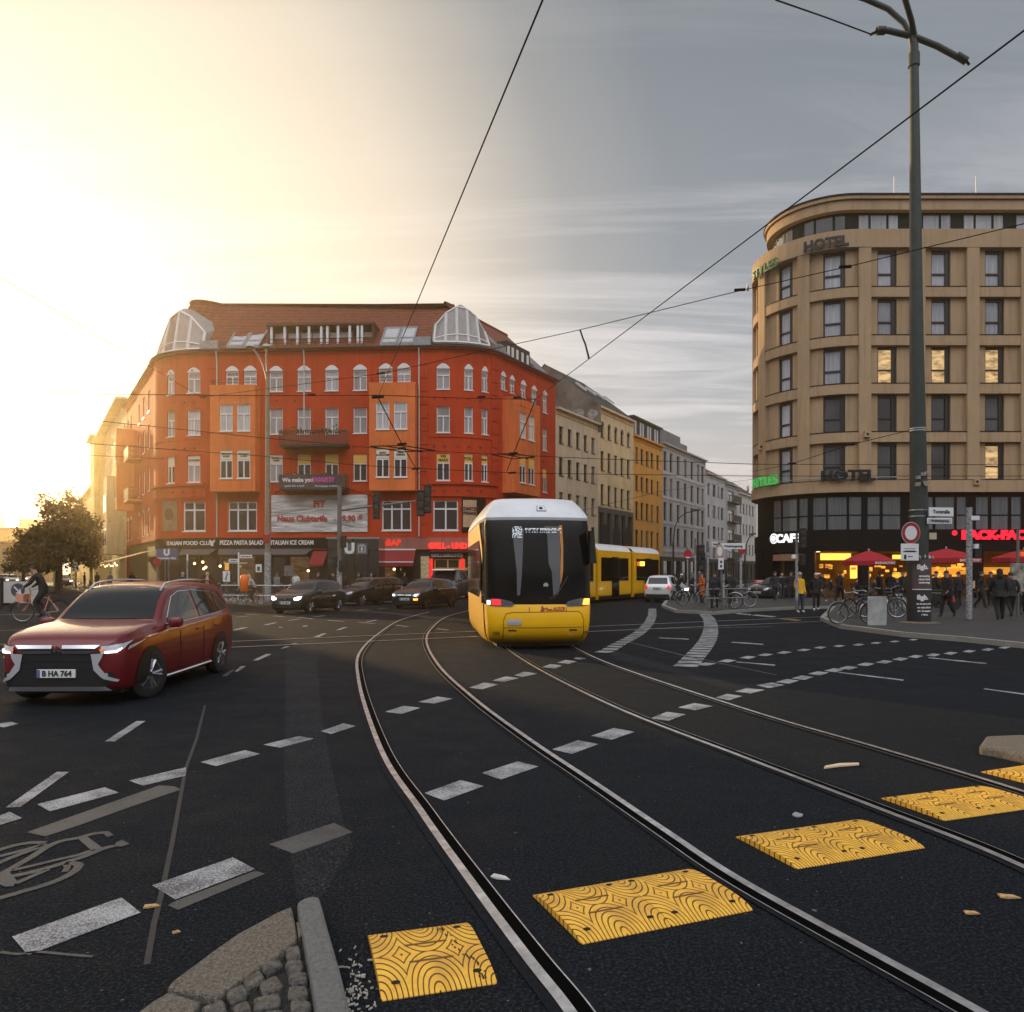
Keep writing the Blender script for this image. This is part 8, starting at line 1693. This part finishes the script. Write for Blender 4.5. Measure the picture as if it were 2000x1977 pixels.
# traffic light mast with arm
t, H_, Yb = pole('traffic_light', 'dark mast whose long arm carries traffic lights across the red facade', 'traffic light', 663, 1180, 948, .13, m_poleg, r1=.10, band=(.2, 2.2))
arm_ = [px(x, y, Yb)-t.location for x, y in ((664, 997), (700, 992), (760, 985), (828, 977))]; a = MB(); a.tube(arm_, [.06, .055, .05, .04], 8); a.build('arm', m_poleg, t, smooth=True); a = MB(); a.tube([px(664, 950, Yb)-t.location, px(772, 984, Yb)-t.location], .015, 5); a.build('stay_wire', m_steel, t)
for x, y, w, h in ((736, 989, .34, 1.3), (822, 983, .38, 1.3), (836, 975, .34, 1.4)): c = px(x, y, Yb)-t.location; lights(t, c.x, c.y-.08, c.z, w, h)
for x, z0 in ((655, 2.1), (672, 3.1), (668, 1.9)): c = pX(x, Yb)-t.location.x; lights(t, c, -.05, z0, .24, .6, n=2)
# lift kiosk
YK = 50.0; kx0, kx1 = pX(640, YK), pX(739, YK); t = thing('lift_kiosk', 'dark glass underground lift kiosk with a white U and a lift symbol', 'kiosk', ((kx0+kx1)/2, YK, GP)); w = (kx1-kx0)/2; zt = pZ(1053, YK)-GP
a = MB(); a.box(-w, w, 0, 2.6, 0, zt); a.build('cabin', mat('kiosk_glass', (.010, .014, .012), .12, coat=.8), t); a = MB(); a.box(-w-.08, w+.08, -.08, 2.7, zt, zt+.12); a.build('roof', m_bks, t); a = MB()
for i in range(6): x = -w+2*w*i/5; a.box(x-.03, x+.03, -.04, -.001, 0, zt-.62)
a.box(-w, w, -.04, -.001, zt-.66, zt-.62); a.build('glazing_bars', m_plast, t)
F = plane_F((0, -.02, 0), (1, 0, 0)); 
for x, s in ((683, 'U'), (707, '')):
    c = pX(x, YK)-t.location.x; a = MB(); z = pZ(1072, YK)-GP; a.fbox(F, c-.36, c+.36, z-.36, z+.36, .0, .03); pb = a.build('sign_panel', mat('kiosk_panel', (.10, .11, .12), .5), t)
    if s: text_mb('U', .92, F, c, z, .04, .02, bold=.05).build('lettering', mlet, pb)
    else:
        a = MB(); 
        for u0, u1, z0, z1 in ((-.22, .22, .18, .21), (-.22, .22, -.23, -.20), (-.22, -.19, -.2, .18), (.19, .22, -.2, .18), (-.055, .055, -.08, .06), (-.04, .04, .08, .14), (-.03, .03, -.18, -.08), (-.12, -.04, .24, .28), (.04, .12, .24, .28)): a.fbox(F, c+u0, c+u1, z+z0, z+z1, .03, .045)
        a.build('pictogram', mlet, pb)
# U-Bahn entrance sign
YU = 44.0; t = thing('station_sign', 'grey blue station sign with a white U, above the red car roof', 'station sign', (pX(326, YU), YU, GP)); F = plane_F((0, 0, 0), (1, 0, 0)); a = MB(); zc = pZ(1083, YU)-GP; a.fbox(F, -.62, .62, zc-.34, zc+.34, -.06, .03); pb = a.build('sign_panel', mat('station_panel', (.10, .12, .17), .5), t)
text_mb('U', .48, F, 0, zc+.10, .04, .02, bold=.03).build('lettering', mlet, pb); text_mb('Rosenthaler Platz', .15, F, 0, zc-.22, .04, .01, bold=.004).build('lettering', mlet, pb)
for s in (-.1, .1): a = MB(); a.tube([(s, 0, 0), (s, 0, zc-.3)], .04, 6); a.build('post', m_poleg, t)
t, H_, Yb = pole('sign_post', 'pole with a round dark red sign left of the station sign', 'sign post', 307, 1176, 1096, .035, m_bks); a = MB(); a.disc((0, -.05, pZ(1098, Yb)-GP), .22, (0, -1, 0), 20, .01); a.build('round_sign', m_sgr, t)
t, H_, Yb = pole('street_name_post', 'thin post with two small street name plates in front of the pizza restaurant', 'sign post', 466, 1176, 1079, .04, m_sgw); nameplate(t, 480.5, 1087, .66, .18, 'Rosenthaler Str.', Y=Yb-.03, sz=.085); nameplate(t, 456, 1095, .50, .18, 'Torstraße', Y=Yb-.03, sz=.09); a = MB(); a.tube([(-.6, 0, pZ(1100, Yb)-GP), (.45, 0, pZ(1100, Yb)-GP)], .02, 5); a.build('cross_bar', m_sgw, t)
ob = thing('litter_bin', 'orange litter bin with a rounded top on the post by the railing', 'litter bin', gr(477, 1180, GP)); a = MB(); a.lathe([(0, .62), (.15, .62), (.20, .68), (.21, 1.2), (.19, 1.36), (.10, 1.46), (0, 1.48)], (0, 0, 0), 16); a.build('bin_body', mat('bin_orange', (.85, .16, .015), .5), ob, smooth=True); a = MB(); a.tube([(0, .1, 0), (0, .1, 1.2)], .03, 6); a.build('post', m_poleg, ob)
t, H_, Yb = pole('sign_post', 'post with stickers and a small lamp right of the station sign', 'sign post', 366, 1176, 1083, .04, m_sgw, band=(.8, 2.2))
for x, y, w, h, m, tx, lb in ((505, 1110, .34, .46, m_sgw, 'E', 'small white sign with a dark E on a dark shop front'), (442, 1126, .40, .60, m_sgw, '', 'white framed poster with a dark stroke at the pizza restaurant'), (443, 1107, .22, .42, mat('amber_box', (.6, .3, .05), .5, emit=(1, .5, .1), es=.4), '', 'amber light box above the white framed poster'), (564, 1115, .5, .6, mat('grey_poster', (.2, .2, .2), .6, col2=(.04, .04, .04), vscale=4), '', 'grey poster beside the ice cream parlour door')):
    Yq = 46.5 if x < 460 else 57.4; p = px(x, y, Yq); k = Yq/44; F = plane_F((0, 0, 0), (1, 0, 0)); a = MB(); a.fbox(F, -w*k/2, w*k/2, -h*k/2, h*k/2, -.04, .0); t = thing('wall_sign' if Yq > 50 else 'poster_stand', lb, 'sign', p); a.build('sign_face', m, t)
    if tx: text_mb(tx, .36, F, 0, -.05, .01, .01, bold=.03).build('lettering', m_ink, t)
    elif m is m_sgw: a = MB(); a.hexa([F(-.10, -.22, .01), F(-.04, -.22, .01), F(-.04, -.22, 0), F(-.10, -.22, 0), F(.06, .2, .01), F(.12, .2, .01), F(.12, .2, 0), F(.06, .2, 0)]); a.build('picture_mark', m_ink, t)
    if Yq < 50: a = MB(); a.tube([(0, .02, -h*k/2), (0, .02, GP-p.z)], .03, 6); a.build('post', m_poleg, t)
for x, y in ((402, 1108), (398, 1111), (396, 1098), (602, 1115), (700, 1118), (690, 1117), (770, 1112), (430, 1106), (380, 1101)):
    c = px(x, y, 57.0); a = MB(); a.lathe([(0, -.1), (.09, -.05), (.09, .05), (0, .1)], c, 8); o = a.build('wall_lamp', mat('warm_small_lamp', (1, .7, .4), .4, emit=(1, .55, .22), es=6), rb, world=True)
# shop doors and windows of the dark ground floor
for x0, x1 in ((330, 352), (358, 388), (392, 424), (430, 458), (462, 500), (532, 560), (566, 606), (745, 775), (780, 812), (948, 968)):
    a = MB(); u0, u1 = PG.u_at_px(x0), PG.u_at_px(x1); a.fbox(PG.F, u0, u1, .5, 2.95, 0, .05); o = a.build('shop_window', m_plast, rb, world=True); a = MB(); a.fbox(PG.F, u0+.08, u1-.08, .6, 2.87, .05, .06); sub(o, a, 'pane', g_dark if x0 not in (462, 566, 745) else glassmat('shop_dim_glass', (.03, .02, .015), emit=(1, .5, .2), es=.10), rb)
# ---- left edge: arrow sign, white board
t = thing('traffic_sign', 'round dark sign with a white arrow pointing down right, at the left edge', 'traffic sign', gr(36, 1186)); Ya = t.location.y; a = MB(); zc = pZ(1153, Ya); a.disc((0, -.05, zc), .34, (0, -1, 0), 28, .012); ds = a.build('sign_disc', mat('arrow_blue', (.05, .055, .075), .5), t); a = MB(); a.tube([(0, 0, 0), (0, 0, zc+.2)], .035, 8); a.build('post', m_poleg, t)
Fz = lambda u, z, d=0: Vector(((u+z)*.7071, -.065-d, zc+(z-u)*.7071)); a = MB(); a.fbox(Fz, -.24, .12, -.035, .035, 0, .01); a.poly([Fz(.26, 0, .01), Fz(.06, .16, .01), Fz(.02, .12, .01), Fz(.14, 0, .01), Fz(.02, -.12, .01), Fz(.06, -.16, .01)]); a.build('arrow', m_sgw, ds)
t = thing('white_barrier', 'pale flat barrier board standing behind the arrow sign', 'barrier', gr(38, 1183)); a = MB(); a.box(-1.1, .75, .3, .42, .12, 1.22); a.build('panel', mat('pale_board', (.50, .46, .42), .7, var=.1, vscale=1), t, bevel=.01); 
for xx in (-1.0, .65): a = MB(); a.box(xx-.05, xx+.05, .1, .65, 0, .12); a.build('foot', m_plast, t)
t, H_, Yb = pole('bollard', 'dark post cut by the left edge', 'bollard', 2, 1190, 1128, .10, m_plast, z=0)
# left lamps and tree-side signs
for (x, yb, pts, hd_, lb) in ((148, 1150, [(148, 1060), (145, 1030), (138, 1008), (125, 992), (100, 972), (82, 965)], (72, 965), 'curved street lamp arching left over the trees'), (106, 1146, [(106, 1080), (104, 1050), (98, 1025), (82, 1010), (70, 1008)], (63, 1008), 'farther curved street lamp in front of the trees')):
    t, H_, Yb = pole('street_lamp', lb, 'street lamp', x, yb, pts[0][1], .09, mat('pale_lamp_post', (.38, .32, .22), .6)); a = MB(); a.tube([px(a_, b_, Yb)-t.location for a_, b_ in pts], [.07]*len(pts), 8); a.build('arm', _M['pale_lamp_post'], t, smooth=True); c = px(*hd_, Yb)-t.location; a = MB(); a.box(c.x-.5, c.x+.4, c.y-.14, c.y+.14, c.z-.07, c.z+.05); a.build('lamp_head', _M['pale_lamp_post'], t, bevel=.05)
    if x == 148: a = MB(); a.disc((0, -.1, pZ(1103, Yb)-GP), .36, (0, -1, 0), 20, .01); o = a.build('round_sign', m_sgr, t); a = MB(); a.disc((0, -.112, pZ(1103, Yb)-GP), .28, (0, -1, 0), 20, .01); a.build('sign_face', m_sgw, o); text_mb('30', .3, plane_F((0, -.12, pZ(1103, Yb)-GP), (1, 0, 0)), 0, 0, .01, .005, bold=.01).build('lettering', m_ink, o); a = MB(); F = plane_F((0, -.1, pZ(1113, Yb)-GP), (1, 0, 0)); a.fbox(F, -.4, .4, -.18, .18, -.01, .01); a.build('supplementary_plate', m_sgw, t)
t = thing('station_sign', 'white shop sign panel beside the trees on the left street', 'sign', px(175, 1092, 66)); a = MB(); a.box(-.9, .6, -.05, .05, -.3, .3); a.build('sign_face', m_sgw, t); a = MB(); a.tube([(0, .1, -.3), (0, .1, -2.6)], .05, 6); a.build('post', m_poleg, t)
# right street lamps
for (x, yb, pts, lb) in ((1315, 1154, [(1315, 1060), (1318, 1030), (1326, 1012), (1340, 1002), (1361, 997)], 'dark curved street lamp before the grey grid block'), (1086, 1150, [(1086, 965), (1095, 952), (1112, 940), (1132, 934)], 'dark curved street lamp rising behind the tram, before the beige block'), (1455, 1150, [(1455, 1085), (1457, 1065), (1462, 1052), (1470, 1044)], 'small far street lamp left of the hotel corner'), (1127, 1146, [(1127, 925), (1129, 915), (1136, 907), (1150, 901)], 'smaller farther lamp in front of the beige block windows')):
    t, H_, Yb = pole('street_lamp', lb, 'street lamp', x, yb, pts[0][1], .08, m_pole); a = MB(); a.tube([px(a_, b_, Yb)-t.location for a_, b_ in pts], .05, 6); a.build('arm', m_pole, t, smooth=True); c = px(*pts[-1], Yb)-t.location; a = MB(); a.hexa([(c.x-.35, c.y-.12, c.z-.06), (c.x+.35, c.y-.12, c.z+.02), (c.x+.35, c.y+.12, c.z+.02), (c.x-.35, c.y+.12, c.z-.06), (c.x-.3, c.y-.1, c.z+.08), (c.x+.3, c.y-.1, c.z+.12), (c.x+.3, c.y+.1, c.z+.12), (c.x-.3, c.y+.1, c.z+.08)]); a.build('lamp_head', m_pole, t)
# ---------------------------------------------------------------- overhead wires
def wire(label, pts, r=.012, group='overhead tram wires', sag=0.0, ins=()):
    P = [px(*p) for p in pts]; o0 = P[0].copy(); t = thing('overhead_wire', label, 'overhead wire', o0, 0, group); out = []
    for a, b in zip(P, P[1:]):
        for i in range(10): q = a.lerp(b, i/10); q.z -= sag*4*(i/10)*(1-i/10); out.append(q-o0)
    out.append(P[-1]-o0); mb = MB(); mb.tube(out, r, 5); mb.build('wire', m_steel, t)
    for k in ins: c = px(*k)-o0; mb = MB(); mb.tube([c-Vector((.16, 0, 0)), c+Vector((.16, 0, .02))], .045, 6); mb.build('insulator', m_steel, t)
wire('contact wire running from the top centre down to the red building', [(1075, -45, 5.6), (1060, 0, 6.0), (738, 776, 21)], .0085); wire('contact wire zigzag over the right bay of the red building', [(738, 776, 21), (785, 868, 27), (812, 915, 30), (818, 925, 33)], .016, ins=((785, 868, 27), (738, 776, 21)))
wire('long contact wire from the upper right corner down to the street mouth', [(2060, 16, 5.8), (2000, 60, 6.1), (1046, 780, 22)], .0085); wire('contact wire bend above the right wing of the red building', [(1046, 780, 22), (1003, 886, 30), (990, 921, 36)], .018, ins=((1003, 886, 30),))
wire('span wire from the red building to beyond the hotel, crossing the sky', [(2040, 427, 17.5), (2000, 437, 18), (1651, 522, 21), (1445, 568, 23), (1130, 645, 26), (744, 730, 30), (396, 776, 44)], .013, sag=0, ins=((1445, 567, 23), (1651, 522, 21), (744, 730, 30), (396, 776, 44)))
wire('short twisted hanger between the span wire and the contact wire', [(1133, 645, 26), (1138, 660, 25.8), (1143, 672, 24), (1150, 700, 20.5)], .03)
wire('wire from the top edge to the left arm of the poster pole', [(1515, 0, 20), (1610, 33, 22), (1701, 67, 24)], .022); wire('slanting wire from the left edge to the red building corner turret', [(-20, 530, 20), (285, 712, 40), (400, 780, 56)], .014)
wire('upper horizontal wire crossing in front of the red building', [(-20, 765, 30), (310, 771, 30), (740, 772, 30), (1046, 780, 31)], .015, sag=.03, ins=((608, 772, 30), (940, 776, 31), (1010, 777, 31)))
wire('middle horizontal wire crossing from left edge to the hotel', [(-20, 803, 30), (190, 822, 30), (500, 854, 31), (750, 877, 32), (1180, 897, 33), (1480, 907, 33), (2040, 908, 33)], .013, ins=((785, 876, 32), (1000, 889, 33)))
wire('lower horizontal wire crossing from left edge to the hotel', [(-20, 852, 32), (250, 872, 32), (500, 890, 32), (700, 909, 33), (1000, 924, 33), (1470, 930, 34), (2040, 930, 34)], .013, ins=((812, 916, 33), (1000, 924, 33)))
wire('lowest faint wire at the left edge', [(-20, 881, 36), (320, 896, 40)], .010)
wire('guy wire from the strap on the poster pole down to the hotel corner', [(1788, 838, 24), (1660, 869, 28), (1547, 906, 33), (1471, 921, 40)], .012, ins=((1547, 906, 33), (1660, 869, 28))); wire('thin wire over the grey blocks of the right street', [(1085, 1010, 40), (1290, 960, 42), (1480, 935, 44)], .008)
for k, (a_, b_) in enumerate((((722, 872, 27), (850, 880, 27)), ((960, 888, 30), (1045, 893, 30)))):
    t = thing('wire_crossing', ('flat steel crossing frame of the wires over the right bay', 'flat steel crossing frame of the wires over the right wing')[k], 'wire frame', px(*a_)); A, B = px(*a_), px(*b_); o0 = A.copy(); m_ = (A+B)/2; mb = MB()
    for dz in (-.12, .10): mb.tube([Vector((0, 0, 0)), m_-o0+Vector((0, 0, dz)), B-o0], .02, 5)
    mb.tube([m_-o0+Vector((-.6, -.6, 0)), m_-o0+Vector((.6, .8, 0))], .02, 5); mb.build('frame_bar', m_steel, t)
# ---------------------------------------------------------------- trees
def leafmat(name, c, c2):
    m = mat(name, c, .7, col2=c2, vscale=1.3); return m
def tree(label, X, Y, z0, H, r, blobs, seed, m, dens=2600):
    rr = random.Random(seed); t = thing('street_tree', label, 'tree', (X, Y, z0), 0, 'street trees on the left'); tr = MB(); tr.tube([(0, 0, 0), (.05, 0, H*.25), (-.05, .05, H*.42), (.1, 0, H*.62)], [.20, .16, .13, .06], 9)
    cs_ = []
    for (bx, bz, br) in blobs:
        by = rr.uniform(-.35, .35)*r; cs_.append((Vector((bx, by, bz)), br)); tr.tube([(0, 0, H*.32), Vector((bx*.5, by*.5, (H*.32+bz)*.52)), (bx, by, bz)], [.09, .06, .02], 6)
    tw = MB()
    for c, br in cs_:
        for i in range(9):
            d = Vector((rr.gauss(0, 1), rr.gauss(0, 1), rr.gauss(.3, 1))).normalized(); tr.tube([c, c+d*br*.6, c+d*br*1.12+Vector((0, 0, .1))], [.025, .014, .006], 4)
    tr.build('trunk', mat('bark', (.05, .035, .025), .9), t)
    lf = MB()
    for c, br in cs_:
        n = int(dens*br*br/len(cs_)*.9)
        cl = [c+Vector((rr.gauss(0, 1), rr.gauss(0, 1), rr.gauss(0, 1))).normalized()*br*rr.uniform(.35, 1.0) for _ in range(16)]
        for i in range(n):
            p = rr.choice(cl)+Vector((rr.gauss(0, .22), rr.gauss(0, .22), rr.gauss(0, .18)))*br
            a = Vector((rr.gauss(0, 1), rr.gauss(0, 1), rr.gauss(0, 1))).normalized(); b = a.cross(Vector((rr.gauss(0, 1), rr.gauss(0, 1), rr.gauss(0, 1)))).normalized(); s = rr.uniform(.09, .19); lf.quad(p-a*s, p-b*s*.6, p+a*s, p+b*s*.6)
    lf.build('crown', m, t); return t
m_lf = leafmat('autumn_leaves_dark', (.11, .085, .02), (.15, .09, .02)); m_lf2 = leafmat('autumn_leaves_gold', (.26, .17, .03), (.16, .10, .02))
Yt = 63.0; s_ = Yt/1500; Z = lambda y: pZ(y, Yt)-GP; Xc = lambda x: (x-112)*s_
tree('broad dark street tree, nearest on the left street', pX(112, Yt), Yt, GP, Z(960), 3, [(Xc(75), Z(1060), 1.5), (Xc(110), Z(1035), 1.9), (Xc(150), Z(1045), 1.7), (Xc(60), Z(1085), 1.2), (Xc(170), Z(1075), 1.3), (Xc(120), Z(1080), 1.8), (Xc(90), Z(1095), 1.3), (Xc(135), Z(1010), 1.2)], 3, m_lf, 5200)
tree('thin topped golden tree with gaps in its crown behind the dark tree', pX(118, 72), 72, GP, pZ(955, 72), 3, [((x-118)*72/1500, pZ(y, 72)-GP, r_) for x, y, r_ in ((100, 985, 1.0), (125, 975, 1.2), (148, 995, 1.1), (88, 1000, .8), (165, 1020, 1.0), (112, 1010, 1.2))], 8, m_lf2, 1500)
tree('small dark tree at the left end of the row', pX(45, 85), 85, GP, pZ(1060, 85), 2, [((x-45)*85/1500, pZ(y, 85)-GP, r_) for x, y, r_ in ((35, 1090, 1.2), (50, 1078, 1.4), (62, 1095, 1.1), (22, 1105, 1.0))], 12, m_lf, 1800)
tree('far small tree against the yellow block', pX(178, 92), 92, GP, pZ(1040, 92), 2, [((x-178)*92/1500, pZ(y, 92)-GP, r_) for x, y, r_ in ((172, 1070, 1.4), (186, 1060, 1.5), (180, 1090, 1.4))], 15, m_lf, 1600)
# ---------------------------------------------------------------- the low sun's haze
hz = MB(); hz.box(-300, 140, -6, 480, -1, 46); ho = hz.build('haze', [], None); tag(ho, kind='stuff')
hm = bpy.data.materials.new('haze'); hm.use_nodes = True; nt = hm.node_tree; nt.nodes.clear(); o_ = nn(nt, 'ShaderNodeOutputMaterial'); v_ = nn(nt, 'ShaderNodeVolumePrincipled')
v_.inputs['Color'].default_value = (1, .80, .50, 1); v_.inputs['Density'].default_value = .0013; v_.inputs['Anisotropy'].default_value = .885
nt.links.new(v_.outputs[0], o_.inputs['Volume']); ho.data.materials.append(hm)
